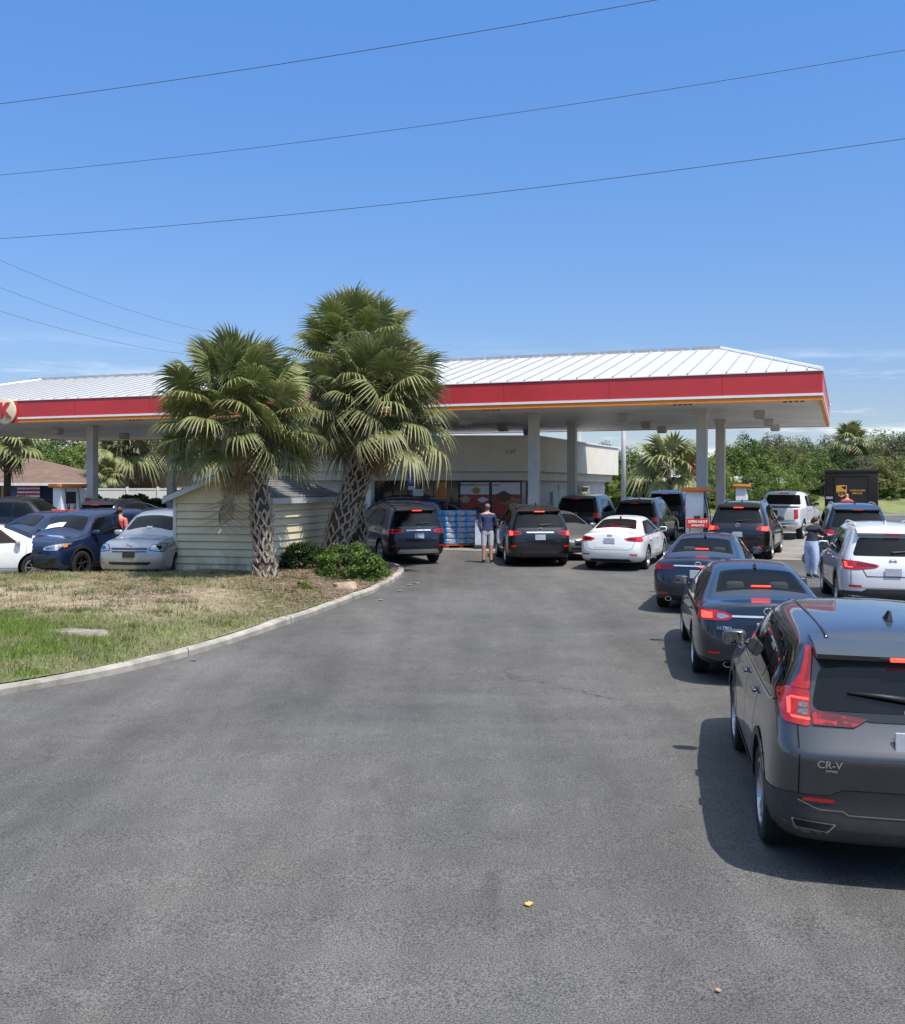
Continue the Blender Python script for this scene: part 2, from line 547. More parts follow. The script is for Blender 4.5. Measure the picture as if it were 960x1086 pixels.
class Car:
    def __init__(s, name, label, cat, group, body_paint, me_cage, wheels, R_, hw, L, H, level=2, rim='twin', rimmat=None, tw=.225, cavity=None):
        s.root = empty(name); tag(s.root, label, cat, group)
        s.p, s.hw, s.L, s.H, s.R = body_paint, hw, L, H, R_
        me, s.bvh = body_mesh(me_cage, wheels, R_, hw, level, cavity)
        me.name = 'body'
        s.body = link('body', me, [body_paint, WELL], s.root, True, 50)
        tm, rm = wheel_meshes(R_, tw, rim)
        for (y, z) in wheels:
            for sd in (-1, 1):
                o = link('wheel', tm, TYRE, s.root, True, 40)
                o.location = (sd * (hw - tw / 2 - .015), y, R_)
                if sd < 0: o.rotation_euler = (0, 0, math.pi)
                q = link('rim', rm, [rimmat or ALLOY, GLOSSK], o, False)
                q.data.polygons.foreach_set('use_smooth', [False] * len(q.data.polygons))
    def hit(s, a, b, axis):
        O, D = {'rear': (Vector((a, -3, b)), Vector((0, 1, 0))), 'front': (Vector((a, s.L + 3, b)), Vector((0, -1, 0))),
                'left': (Vector((-4, a, b)), Vector((1, 0, 0))), 'right': (Vector((4, a, b)), Vector((-1, 0, 0))),
                'top': (Vector((a, b, 5)), Vector((0, 0, -1)))}[axis]
        h, n, i, d = s.bvh.ray_cast(O, D)
        if axis in ('rear', 'front'):      # do not run forward along the flank at the corners
            k = 0
            lim = s.L * .09
            while (h is None or (h.y > lim if axis == 'rear' else h.y < s.L - lim * 1.6)) and k < 14 and b < s.H * .66:
                a *= .985; k += 1
                h2 = s.bvh.ray_cast(Vector((a, O.y, b)), D)
                if h2[0] is not None: h, n, i, d = h2
        if h is None:
            g = O + D * 4
            h, n, i, d = s.bvh.find_nearest(g)
        if n.dot(D) > 0: n = -n
        return h, n
    def P(s, name, polys, axis, m, off=.004, parent=None, step=.07, label=None):
        """a part laid on the body: 2D outlines seen along an axis"""
        if isinstance(axis, str): axis = [axis] * len(polys)
        mb = MB()
        for poly, ax in zip(polys, axis):
            v, f = planar(poly, step)
            pts = []
            for (a, b) in v:
                h, n = s.hit(a, b, ax)
                pts.append(h + n * off)
            mb.add(pts, f)
        me = mb.mesh(name)
        bm = bmesh.new(); bm.from_mesh(me)
        flip = {'rear': Vector((0, -1, 0)), 'front': Vector((0, 1, 0)), 'left': Vector((-1, 0, 0)), 'right': Vector((1, 0, 0)), 'top': Vector((0, 0, 1))}
        bm.to_mesh(me); bm.free()
        o = link(name, me, m, parent or s.root, True)
        if label: o['label'] = label
        return o
    def sym(s, poly): return [poly, [(-x, z) for x, z in poly][::-1]]
    def mesh(s, name, mb, m, parent=None, smooth=False, angle=35):
        return mb.build(name, m, parent or s.root, smooth, angle, fix=True)

def place(root, P, th, anchor):
    """put the vehicle so that its local point (0, anchor, 0) stands on P, heading th degrees to the right of the view"""
    a = R(th)
    up = Vector((0, -MS, 1)).normalized() if P.y < YF else Vector((0, 0, 1))
    f = Vector((math.sin(a), math.cos(a), 0))
    f = (f - up * f.dot(up)).normalized()
    r = f.cross(up)
    o = P - f * anchor
    root.matrix_world = Matrix(((r.x, f.x, up.x, o.x), (r.y, f.y, up.y, o.y), (r.z, f.z, up.z, o.z), (0, 0, 0, 1)))

# ---------- archetypes
def suv_cage(L, hw, H, wb, ro, b, hd, rake=.30, roof_end=.60, cowl=.745, rear_w=.93, box=0.0, crease=0.0):
    top, rail = .60 + box, .725 + box * .6
    st = [
        [(.20, .76, .27), (.05, .90, .36), (0 + crease * .05, rear_w, .60), (.05 - crease * .08, rear_w - .01, .88 + .03 * crease), (.08 + crease * .05, rear_w - .06, b), (rake + .03, rail - .035, H - .15), (rake + .10, top - .01, H - .055)],
        [(.42, .82, .23), (.40, .975, .31), (.38, 1.0, .60), (.40, .985, .90), (.42, .935, b), (rake + .20, rail + .005, H - .085), (rake + .28, top + .02, H + .005)],
        [(ro, .84, .22), (ro, .985, .30), (ro, 1.005, .60), (ro, .99, .90), (ro, .945, b), (ro + .1, rail + .015, H - .075), (ro + .1, top + .03, H + .025)],
        [(ro + .48 * wb, .84, .20), (ro + .48 * wb, .97, .28), (ro + .48 * wb, 1.0, .58), (ro + .48 * wb, .985, .88), (ro + .48 * wb, .945, b - .03), (ro + .45 * wb, rail + .02, H - .07), (ro + .45 * wb, top + .03, H + .03)],
        [(L * roof_end + .1, .84, .20), (L * roof_end + .1, .97, .28), (L * roof_end + .1, 1.0, .58), (L * roof_end + .1, .985, .87), (L * roof_end + .1, .94, b - .05), (L * roof_end, rail, H - .10), (L * roof_end - .05, top, H - .01)],
        [(L * cowl, .84, .21), (L * cowl, .975, .29), (L * cowl, 1.0, .58), (L * cowl, .985, .86), (L * cowl, .92, hd - .03), (L * cowl, .80, hd + .03), (L * cowl - .05, .60, hd + .06)],
        [(L * .85, .84, .23), (L * .85, .98, .31), (L * .85, 1.0, .58), (L * .85, .975, .83), (L * .85, .89, hd - .08), (L * .85, .78, hd - .01), (L * .85, .55, hd + .01)],
        [(L - .26, .82, .25), (L - .24, .96, .32), (L - .24, .98, .56), (L - .24, .95, .81), (L - .24, .88, hd - .13), (L - .24, .76, hd - .05), (L - .26, .5, hd - .015)],
        [(L - .20, .74, .27), (L - .04, .88, .34), (L, .91, .56), (L - .01, .89, .78), (L - .05, .84, hd - .18), (L - .10, .73, hd - .09), (L - .15, .5, hd - .06)],
    ]
    crown = [(.0, 0), (.03, 0), (.035, 0), (.035, 0), (.03, .06), (.03, .12), (.03, .05), (.02, .05), (0, 0)]
    return cage(st, hw, (.08, .12), crown, {3: .35, 4: .35, 5: .15}, {6: .75, 2: .3, 1: .4, 3: .8 * crease}, {1: .5, 4: .5, 6: .45, 2: .3}, 'cage', {5: .65, 4: .5})

def sedan_cage(L, hw, H, wb, ro, b, deck, hd, trunk=.55, glass=1.35, rr=2.05, rf=2.95, cw=3.85):
    t = deck
    st = [
        [(.22, .74, .26), (.05, .89, .34), (0, .92, .56), (.03, .915, .80), (.07, .87, t - .07), (.09, .76, t + .0), (.11, .56, t + .02)],
        [(.40, .80, .22), (.38, .97, .30), (.36, .985, .57), (.36, .975, .82), (.36, .91, t - .04), (.34, .79, t + .01), (.34, .58, t + .03)],
        [(trunk + .1, .82, .20), (trunk + .1, .98, .29), (trunk + .1, 1.0, .58), (trunk + .1, .985, .84), (trunk + .1, .92, b), (trunk, .80, t + .02), (trunk, .60, t + .05)],
        [(glass, .83, .19), (glass, .985, .27), (glass, 1.0, .58), (glass, .985, .85), (glass, .935, b + .01), (glass - .02, .675, H - .13), (glass - .02, .56, H - .07)],
        [(rr, .83, .18), (rr, .97, .26), (rr, 1.0, .57), (rr, .985, .84), (rr, .94, b - .01), (rr, .665, H - .075), (rr, .57, H + .015)],
        [(rf, .83, .18), (rf, .97, .26), (rf, 1.0, .57), (rf, .98, .82), (rf, .935, b - .03), (rf, .66, H - .115), (rf - .03, .56, H - .025)],
        [(cw, .83, .19), (cw, .975, .27), (cw, 1.0, .56), (cw, .975, .80), (cw, .90, hd), (cw, .78, hd + .05), (cw - .05, .58, hd + .07)],
        [(L - .75, .83, .21), (L - .75, .98, .29), (L - .75, .99, .55), (L - .75, .95, .76), (L - .75, .87, hd - .10), (L - .75, .74, hd - .04), (L - .75, .52, hd - .02)],
        [(L - .25, .80, .23), (L - .22, .93, .31), (L - .22, .94, .52), (L - .22, .89, .66), (L - .22, .82, hd - .24), (L - .24, .68, hd - .16), (L - .26, .5, hd - .13)],
        [(L - .22, .70, .25), (L - .05, .82, .31), (L - .01, .83, .48), (L - .03, .79, .60), (L - .06, .74, hd - .31), (L - .10, .62, hd - .25), (L - .14, .48, hd - .22)],
    ]
    crown = [(.02, 0), (.025, 0), (.03, -.04), (.03, -.06), (.035, 0), (.03, .06), (.03, .12), (.03, .05), (.02, .05), (0, 0)]
    return cage(st, hw, (.10, .18), crown, {3: .3, 4: .35}, {6: .7, 5: .5, 2: .3, 1: .4}, {1: .5}, 'cage')

def mirrors(c, y, z, x, m=None, both=True):
    for sd in (-1, 1):
        mb = MB()
        mb.box((-.11, -.06, -.075), (.11, .07, .075), bev=.045)
        mx = Matrix.Translation((sd * (x + .075), y, z + .035))
        o = mb.build('side_mirror', m or c.p, c.root, True, 50); o.matrix_local = mx
        g = MB(); g.add([(a, -.0635, b) for a, b in rp([(-.092, -.058), (.092, -.058), (.092, .058), (-.092, .058)], .03)], [tuple(range(20))])
        q = g.build('mirror_glass', MIRRORG, o)
        st = MB(); st.tube([(-sd * .07, .02, -.04), (-sd * .17, .03, -.065)], .020, 6)
        st.build('mirror_stalk', BLACKP, o)

def text_on(c, name, txt, size, x, z, m, off=.006, bold=.002, axis='rear'):
    me = text_mesh(txt, size, .0015, bold)
    bm = bmesh.new(); bm.from_mesh(me)
    bmesh.ops.subdivide_edges(bm, edges=[e for e in bm.edges if e.calc_length() > size * .25], cuts=1)
    bm.to_mesh(me); bm.free()
    for v in me.vertices:
        h, n = c.hit(x + v.co.x, z + v.co.y, axis)
        v.co = h + n * (off + max(0, v.co.z))
    return link(name, me, m, c.root)
def handles(c, ys, z, m=None):
    for sd, ax in ((-1, 'left'), (1, 'right')):
        for y in ys:
            h, n = c.hit(y, z, ax)
            mb = MB(); mb.box((-.018, -.10, -.014), (.018, .10, .014), bev=.012)
            o = mb.build('door_handle', m or c.p, c.root, True, 50)
            o.location = h + n * .022

def badge_ring(c, name, x, z, axis, r, m=CHROME):
    h, n = c.hit(x, z, axis)
    mb = MB()
    pts = [(r * 1.15 * math.cos(t), 0, r * .85 * math.sin(t)) for t in np.linspace(0, 2 * math.pi, 21)]
    mb.tube(pts, r * .16, 6)
    mb.box((-r * .9, -.004, -r * .10), (r * .9, .004, r * .10))
    o = mb.build(name, m, c.root)
    o.location = h + n * .008
    return o

def plate(c, x, z, axis='rear', m=PLATE):
    h, n = c.hit(x, z, axis)
    s = -1 if axis == 'rear' else 1
    mb = MB(); mb.box((-.152, -.008, -.078), (.152, .008, .078), bev=.006)
    o = mb.build('license_plate', m, c.root); o.location = (x, h.y + s * .02, z)
    return o

def suv_parts(c, o):
    """everything on an SUV body; o holds the style"""
    L, hw, H, b, hd, wb, ro, Rw = (o[k] for k in ('L', 'hw', 'H', 'b', 'hd', 'wb', 'ro', 'R'))
    clad = o.get('clad', BLACKP)
    rake = o.get('rake', .30)
    # rear window and its surround
    zt = H - .20
    rw0, rw1 = o.get('rw', (.76, .63))
    win = [(-rw0 * hw, b + .04), (rw0 * hw, b + .04), (rw1 * hw, zt), (-rw1 * hw, zt)]
    c.P('rear_window', [rp(win, .07)], 'rear', GLASS, .006)
    # spoiler over the rear window with the high brake lamp
    mb = MB()
    xs = np.linspace(-1, 1, 9)
    yb = rake + .03
    sec = []
    for x in xs:
        X = x * .655 * hw
        bow = .05 * (1 - x * x)
        sec.append([(X, yb - .10 - bow, H - .135), (X, yb - .12 - bow, H - .10), (X, yb + .05, H - .045 + .012 * (1 - x * x)), (X, yb + .30, H - .02 + .02 * (1 - x * x)), (X, yb + .22, H - .16)])
    vs = [p for s_ in sec for p in s_]
    fs = []
    for i in range(8):
        for k in range(5):
            fs.append((i * 5 + k, i * 5 + (k + 1) % 5, (i + 1) * 5 + (k + 1) % 5, (i + 1) * 5 + k))
    fs += [(0, 1, 2, 3, 4), tuple(40 + k for k in range(5))]
    mb.add(vs, fs)
    c.mesh('rear_spoiler', mb, c.p, None, True, 30)
    hb = MB(); hb.box((-.15, -.012, -.014), (.15, .012, .014), bev=.006)
    q = hb.build('high_brake_light', TAILLIT if o.get('lit', True) else TAIL, c.root); q.location = (0, yb - .168, H - .119)
    # side glass
    zb = b + .035
    y0 = o.get('qy', ro + .10)
    roofl, cw = L * o.get('roof_end', .60), L * o.get('cowl', .745)
    zr = H - .135
    bp, dp = ro + .47 * wb, ro + .08 * wb
    segs = [[(bp + .05, zb - .01), (cw - .30, zb - .025), (roofl - .05, zr - .015), (bp + .03, zr)],
            [(dp + .12, zb), (bp - .03, zb - .01), (bp - .05, zr), (dp + .10, zr)],
            [(y0 - .18, zb + .06), (dp + .06, zb), (dp + .04, zr), (y0 + .10, zr - .01), (y0 - .10, zr - .12)]]
    for sd in ('left', 'right'):
        for g in segs: c.P('side_window', [rp(g, .05)], sd, GLASS, .006)
        # black surround joining the three panes
        ring = [(y0 - .22, zb + .03), (y0 - .02, zb - .03), (cw - .22, zb - .055), (roofl - .02, zr + .035), (bp, zr + .045), (y0 + .08, zr + .04), (y0 - .13, zr - .08)]
        c.P('window_trim', [rp(ring, .07)], sd, GLOSSK, .003)
        if o.get('chrome_trim'):
            c.P('window_chrome', strip([(roofl - .02, zr + .035), (bp, zr + .045), (y0 + .08, zr + .04), (y0 - .13, zr - .08), (y0 - .22, zb + .03), (y0 - .02, zb - .03), (cw - .22, zb - .055)], .014), sd, CHROME, .009)
    # windscreen
    ws = [(-.70 * hw, cw - .10), (.70 * hw, cw - .10), (.56 * hw, roofl + .02), (-.56 * hw, roofl + .02)]
    c.P('windscreen', [rp(ws, .08)], 'top', GLASS, .010, step=.05)
    # tail lamps
    for sd in (-1, 1):
        T = o['tail']
        t = c.P('tail_light', [rp([(sd * x * hw, z) for x, z in T], .025)], 'rear', o.get('tailmat', TAIL), .008, step=.04)
        if o.get('tail_side'):
            ax = 'left' if sd < 0 else 'right'
            t2 = c.P('tail_light_side', [rp(o['tail_side'], .025)], ax, o.get('tailmat', TAIL), .009, step=.04, parent=t)
        for (nm, pl, m_) in o.get('tail_in', []):
            c.P(nm, [rp([(sd * x * hw, z) for x, z in q_], .012) for q_ in pl], 'rear', m_, .012, parent=t, step=.04)
    # bumper, sills, wheel arches
    if clad:
        bt = o.get('bump_top', .50)
        c.P('rear_bumper', [[(-.93 * hw, .29), (.93 * hw, .29), (.93 * hw, bt - .02), (.60 * hw, bt - .02), (.50 * hw, bt + .03), (-.50 * hw, bt + .03), (-.60 * hw, bt - .02), (-.93 * hw, bt - .02)]], 'rear', clad, .007)
        for sd in ('left', 'right'):
            for (wy, rad) in ((ro, Rw), (ro + wb, Rw)):
                arcs = []
                N_ = 18
                a = [math.pi * i / N_ - .15 + .30 * (i / N_) * 0 for i in range(N_ + 1)]
                ou = [(wy + (rad + .135) * math.cos(t), Rw + (rad + .135) * math.sin(t)) for t in np.linspace(-.35, math.pi + .35, N_)]
                inn = [(wy + (rad + .066) * math.cos(t), Rw + (rad + .066) * math.sin(t)) for t in np.linspace(-.35, math.pi + .35, N_)]
                for i in range(N_ - 1): arcs.append([inn[i], ou[i], ou[i + 1], inn[i + 1]])
                c.P('wheel_arch_trim', arcs, sd, clad, .009, step=.2)
            c.P('side_sill', [[(ro + Rw + .1, .25), (ro + wb - Rw - .1, .25), (ro + wb - Rw - .1, .42), (ro + Rw + .1, .42)]], sd, clad, .007)
            c.P('bumper_corner', [[(.04, .30), (ro - Rw - .115, .30), (ro - Rw - .10, bt - .06), (.04, bt - .02)]], sd, clad, .006)
    for sd in (-1, 1):
        c.P('rear_reflector', [rp([(sd * x * hw, z) for x, z in o.get('refl', rect(.62, .47, .80, .50))], .01)], 'rear', REFLECT, .012)
    # shut lines
    tg = [(-.80 * hw, b - .02), (-.80 * hw, .60), (-.72 * hw, .545), (.72 * hw, .545), (.80 * hw, .60), (.80 * hw, b - .02)]
    lines = strip(tg, .009)
    c.P('tailgate_gap', lines, 'rear', GAP, .003, step=.08)
    for sd in ('left', 'right'):
        ds = strip([(bp - .02, zb - .05), (bp - .02, .36)], .010) + strip([(cw - .12, zb - .06), (cw - .17, .36)], .010) + strip([(dp + .10, zb - .05), (ro + Rw + .14, Rw + .32), (ro + Rw + .17, .40)], .010) + strip([(ro + Rw + .16, .40), (cw - .17, .36)], .010)
        c.P('door_gap', ds, sd, GAP, .003, step=.08)
    handles(c, (bp + .12, dp + .30), b - .10, o.get('handle'))
    mirrors(c, cw - .32, b + .02, hw * .93, o.get('mirror'))
    if o.get('rails', True):
        for sd in (-1, 1):
            pts = []
            for t in np.linspace(0, 1, 9):
                y = ro - .15 + t * (roofl - ro + .0)
                h, n = c.hit(sd * .60 * hw, y, 'top')
                pts.append(h + Vector((0, 0, .012 + .035 * math.sin(math.pi * min(1, max(0, t))) ** .35)))
            mb = MB(); mb.tube(pts, .017, 6)
            mb.build('roof_rail', o.get('rail_mat', BLACKP), c.root, True, 60)
    h, n = c.hit(0, ro + .05, 'top')
    mb = MB(); mb.add([(-.028, 0, -.01), (.028, 0, -.01), (.02, -.13, -.01), (-.02, -.13, -.01), (-.008, -.09, .065), (.008, -.09, .065), (.006, -.125, .062), (-.006, -.125, .062), (-.02, .06, -.01), (.02, .06, -.01)],
                      [(0, 8, 9, 1), (8, 4, 5, 9), (0, 4, 8), (1, 9, 5), (0, 3, 7, 6, 4)[:3] + (4,), (3, 2, 6, 7), (4, 7, 6, 5), (1, 5, 6, 2), (0, 3, 7, 4)])
    q = mb.build('roof_antenna', o.get('fin', c.p), c.root); q.location = h + Vector((0, 0, .008))
    if o.get('wiper', True):
        h, n = c.hit(0, b + .10, 'rear'); h2, n2 = c.hit(.40, b + .13, 'rear')
        mb = MB(); mb.tube([h + n * .03, h * .4 + h2 * .6 + n * .035, h2 + n * .02], [.020, .014, .008], 6); mb.ball(h + n * .025, .03, 6)
        mb.build('rear_wiper', BLACKP, c.root)
    plate(c, 0, o.get('plate_z', .83))
    if o.get('chrome_bar'):
        z = o['chrome_bar']; c.P('chrome_bar', [rect(-.42 * hw, z - .018, .42 * hw, z + .018, .01)], 'rear', BRIGHTM, .012)
    badge_ring(c, 'badge', 0, o.get('badge_z', b - .03), 'rear', .055)
    for x in o.get('exhaust', ()):
        mb = MB(); mb.lathe([(.032, -.06), (.038, -.06), (.038, .15), (.0, .15)], 14, 0, None, 'x')
        q = mb.build('exhaust_pipe', ALLOYD, c.root, True, 50); q.matrix_local = Matrix.Translation((x * hw, .09, .29)) @ Matrix.Rotation(R(90), 4, 'Z')
    front_parts(c, o, hw, hd, L)

def front_parts(c, o, hw, hd, L):
    f = o.get('front')
    if not f: return
    for sd in (-1, 1):
        bz = [(sd * x * hw, z) for x, z in f['head']]; mx_, mz_ = sum(p[0] for p in bz) / len(bz), sum(p[1] for p in bz) / len(bz)
        c.P('headlight_bezel', [rp([(mx_ + (x - mx_) * 1.10, mz_ + (z - mz_) * 1.22) for x, z in bz], .03)], 'front', GLOSSK, .005, step=.04)
        hl = c.P('headlight', [rp([(sd * x * hw, z) for x, z in f['head']], .03)], 'front', CLEARL, .008, step=.04)
        c.P('headlight_lens', [rp([(sd * x * hw, z) for x, z in f['lens']], .02)], 'front', MIRRORG, .012, parent=hl, step=.04)
        if f.get('head_side'):
            c.P('headlight_side', [rp(f['head_side'], .02)], 'left' if sd < 0 else 'right', f.get('sidemat', CLEARL), .009, parent=hl, step=.04)
        if f.get('fog'):
            c.P('fog_light', [rp([(sd * x * hw, z) for x, z in f['fog']], .02)], 'front', f.get('fogmat', AMBER), .010)
    for nm, pl, m_ in f['dark']: c.P(nm, [rp(q, .02) for q in pl], 'front', m_, .007)
    plate(c, 0, f['plate'], 'front', f.get('platemat', GLOSSK))
    badge_ring(c, 'front_badge', 0, f['badge'], 'front', .06)
    c.P('bonnet_gap', strip([(-.86 * hw, L * .74), (-.78 * hw, L - .45), (-.5 * hw, L - .24), (.5 * hw, L - .24), (.78 * hw, L - .45), (.86 * hw, L * .74)], .01), 'top', GAP, .003)

def make_suv(name, label, cat, group, paint_, **o):
    d = dict(L=4.75, hw=.935, H=1.70, wb=2.72, ro=.97, b=1.08, hd=1.04, R=.362)
    d.update(o); o = d
    me = suv_cage(o['L'], o['hw'], o['H'], o['wb'], o['ro'], o['b'], o['hd'], o.get('rake', .30), o.get('roof_end', .60), o.get('cowl', .745), o.get('rear_w', .93), o.get('box', 0.0), o.get('crease', 0.35))
    wheels = [(o['ro'], o['R']), (o['ro'] + o['wb'], o['R'])]
    c = Car(name, label, cat, group, paint_, me, wheels, o['R'], o['hw'], o['L'], o['H'], o.get('level', 2), o.get('rim', 'twin'), o.get('rimmat'))
    suv_parts(c, o)
    c.o = o
    return c

def sedan_parts(c, o):
    L, hw, H, b, hd, wb, ro, Rw, t = (o[k] for k in ('L', 'hw', 'H', 'b', 'hd', 'wb', 'ro', 'R', 'deck'))
    tr, gl, rr, rf, cw = (o[k] for k in ('trunk', 'glass', 'rr', 'rf', 'cw'))
    win = [(-.66 * hw, tr + .12), (.66 * hw, tr + .12), (.53 * hw, gl + .10), (-.53 * hw, gl + .10)]
    c.P('rear_window', [rp(win, .09)], 'top', o.get('rear_glass', GLASS), .006)
    ws = [(-.64 * hw, cw - .12), (.64 * hw, cw - .12), (.49 * hw, rf + .06), (-.49 * hw, rf + .06)]
    c.P('windscreen', [rp(ws, .09)], 'top', GLASS, .010, step=.05)
    zb, zr = b + .02, H - .15
    bp = ro + .50 * wb
    segs = [[(bp + .04, zb), (cw - .46, zb - .005), (rf - .05, zr - .02), (bp + .02, zr + .02)],
            [(gl - .20, zb + .02), (bp - .03, zb), (bp - .04, zr + .02), (gl + .30, zr)]]
    for sd in ('left', 'right'):
        for g in segs: c.P('side_window', [rp(g, .05)], sd, GLASS, .006)
        ring = [(gl - .42, zb + .01), (gl - .2, zb - .03), (cw - .40, zb - .035), (rf - .01, zr + .015), (bp, zr + .05), (gl + .28, zr + .03)]
        c.P('window_trim', [rp(ring, .06)], sd, GLOSSK, .003)
        if o.get('chrome_trim'):
            c.P('window_chrome', strip([(rf - .01, zr + .015), (bp, zr + .05), (gl + .28, zr + .03), (gl - .42, zb + .01)], .014), sd, CHROME, .009)
        ds = strip([(bp - .02, zb - .03), (bp - .02, .34)], .010) + strip([(cw - .22, zb - .05), (cw - .26, .34)], .010) + strip([(gl - .1, zb - .03), (ro + Rw + .12, Rw + .30), (ro + Rw + .15, .36)], .010) + strip([(ro + Rw + .14, .36), (cw - .26, .34)], .010)
        c.P('door_gap', ds, sd, GAP, .003, step=.08)
    for sd in (-1, 1):
        T = o['tail']
        tl = c.P('tail_light', [rp([(sd * x * hw, z) for x, z in T], .025)], 'rear', o.get('tailmat', TAIL), .008, step=.04)
        if o.get('tail_side'):
            c.P('tail_light_side', [rp(o['tail_side'], .02)], 'left' if sd < 0 else 'right', o.get('tailmat', TAIL), .009, step=.04, parent=tl)
        for (nm, pl, m_) in o.get('tail_in', []):
            c.P(nm, [rp([(sd * x * hw, z) for x, z in q_], .012) for q_ in pl], 'rear', m_, .012, parent=tl, step=.04)
        c.P('rear_reflector', [rp([(sd * x * hw, z) for x, z in o.get('refl', rect(.62, .40, .80, .44))], .01)], 'rear', REFLECT, .010)
    tg = [(-.80 * hw, t - .09), (-.70 * hw, .66), (-.60 * hw, .615), (.60 * hw, .615), (.70 * hw, .66), (.80 * hw, t - .09)]
    c.P('boot_gap', strip(tg, .009), 'rear', GAP, .003, step=.08)
    c.P('plate_recess', [rp([(-.44 * hw, .67), (.44 * hw, .67), (.50 * hw, .83), (-.50 * hw, .83)], .03)], 'rear', o.get('recess', c.p), .005)
    c.P('rear_valance', [rp([(-.66 * hw, .27), (.66 * hw, .27), (.60 * hw, .355), (-.60 * hw, .355)], .03)], 'rear', o.get('valance', BLACKP), .008)
    if o.get('chrome_bar'):
        z = o['chrome_bar']; c.P('chrome_bar', [rect(-.50 * hw, z - .013, .50 * hw, z + .013, .01)], 'rear', BRIGHTM, .012)
    badge_ring(c, 'badge', 0, o.get('badge_z', t - .06), 'rear', .052)
    plate(c, 0, o.get('plate_z', .75))
    if o.get('high', True):
        h, n = c.hit(0, tr + .17, 'top')
        mb = MB(); mb.box((-.13, -.012, -.012), (.13, .012, .012), bev=.005)
        q = mb.build('high_brake_light', TAILLIT if o.get('lit', True) else TAIL, c.root); q.location = h + n * .016
    for x in o.get('exhaust', ()):
        mb = MB(); mb.lathe([(.034, -.05), (.042, -.05), (.042, .15), (.0, .15)], 14, 0, None, 'x')
        q = mb.build('exhaust_pipe', CHROME, c.root, True, 50); q.matrix_local = Matrix.Translation((x * hw, .07, .30)) @ Matrix.Rotation(R(90), 4, 'Z') @ Matrix.Scale(1.5, 4, (0, 1, 0))
    handles(c, (bp + .12, gl + .10), b - .13, o.get('handle'))
    mirrors(c, cw - .42, b + .02, hw * .93, o.get('mirror'))
    h, n = c.hit(0, gl + .22, 'top')
    mb = MB(); mb.add([(-.03, .05, -.01), (.03, .05, -.01), (.02, -.11, -.01), (-.02, -.11, -.01), (0, -.09, .06), (0, -.105, .058)], [(0, 1, 4), (0, 4, 5, 3), (1, 2, 5, 4), (2, 3, 5)])
    q = mb.build('roof_antenna', GLOSSK, c.root); q.location = h + Vector((0, 0, .008))
    front_parts(c, o, hw, hd, L)

def make_sedan(name, label, cat, group, paint_, **o):
    d = dict(L=4.85, hw=.915, H=1.46, wb=2.80, ro=1.05, b=.98, deck=1.02, hd=.95, R=.335, trunk=.62, glass=1.32, rr=2.1, rf=2.95, cw=3.80)
    d.update(o); o = d
    me = sedan_cage(o['L'], o['hw'], o['H'], o['wb'], o['ro'], o['b'], o['deck'], o['hd'], o['trunk'], o['glass'], o['rr'], o['rf'], o['cw'])
    wheels = [(o['ro'], o['R']), (o['ro'] + o['wb'], o['R'])]
    hw, tr, gl = o['hw'], o['trunk'], o['glass']
    cav = None
    if o.get('seen_in'):
        cav = ([(-.62 * hw, tr + .16), (.62 * hw, tr + .16), (.505 * hw, gl + .06), (-.505 * hw, gl + .06)], o['deck'] - .16)
        o['rear_glass'] = CLEARGL
    c = Car(name, label, cat, group, paint_, me, wheels, o['R'], o['hw'], o['L'], o['H'], o.get('level', 2), o.get('rim', 'twin'), o.get('rimmat'), .225, cav)
    if cav:
        for x in (-.30, .30):
            q = MB(); q.box((x - .13, gl - .12, o['deck'] - .10), (x + .13, gl - .02, o['deck'] + .20), 0, None, .05); q.box((x - .24, gl - .06, o['deck'] - .158), (x + .24, gl + .04, o['deck'] - .02), 0, None, .03)
            q.build('headrest', SEAT, c.root, True, 50)
        q = MB(); q.box((-.55 * hw, tr + .22, o['deck'] - .158), (.55 * hw, gl - .16, o['deck'] - .13)); q.build('parcel_shelf', BLACKP, c.root)
        ww = [(-.66 * hw, tr + .12), (.66 * hw, tr + .12), (.53 * hw, gl + .10), (-.53 * hw, gl + .10)]
        wi = [(-.60 * hw, tr + .18), (.60 * hw, tr + .18), (.485 * hw, gl + .04), (-.485 * hw, gl + .04)]
        c.P('window_frit', [[ww[i], ww[(i + 1) % 4], wi[(i + 1) % 4], wi[i]] for i in range(4)], 'top', GAP, .002)
    sedan_parts(c, o)
    c.o = o
    return c

LANE = 'cars queueing for the fuel pumps'
LEFTG = 'cars waiting under the canopy behind the shed'
# normal (visible from the side) lamp outlines, x in half widths, z in metres
T_WRAP = [(.93, .98), (.55, .96), (.44, .90), (.50, .84), (.93, .82)]
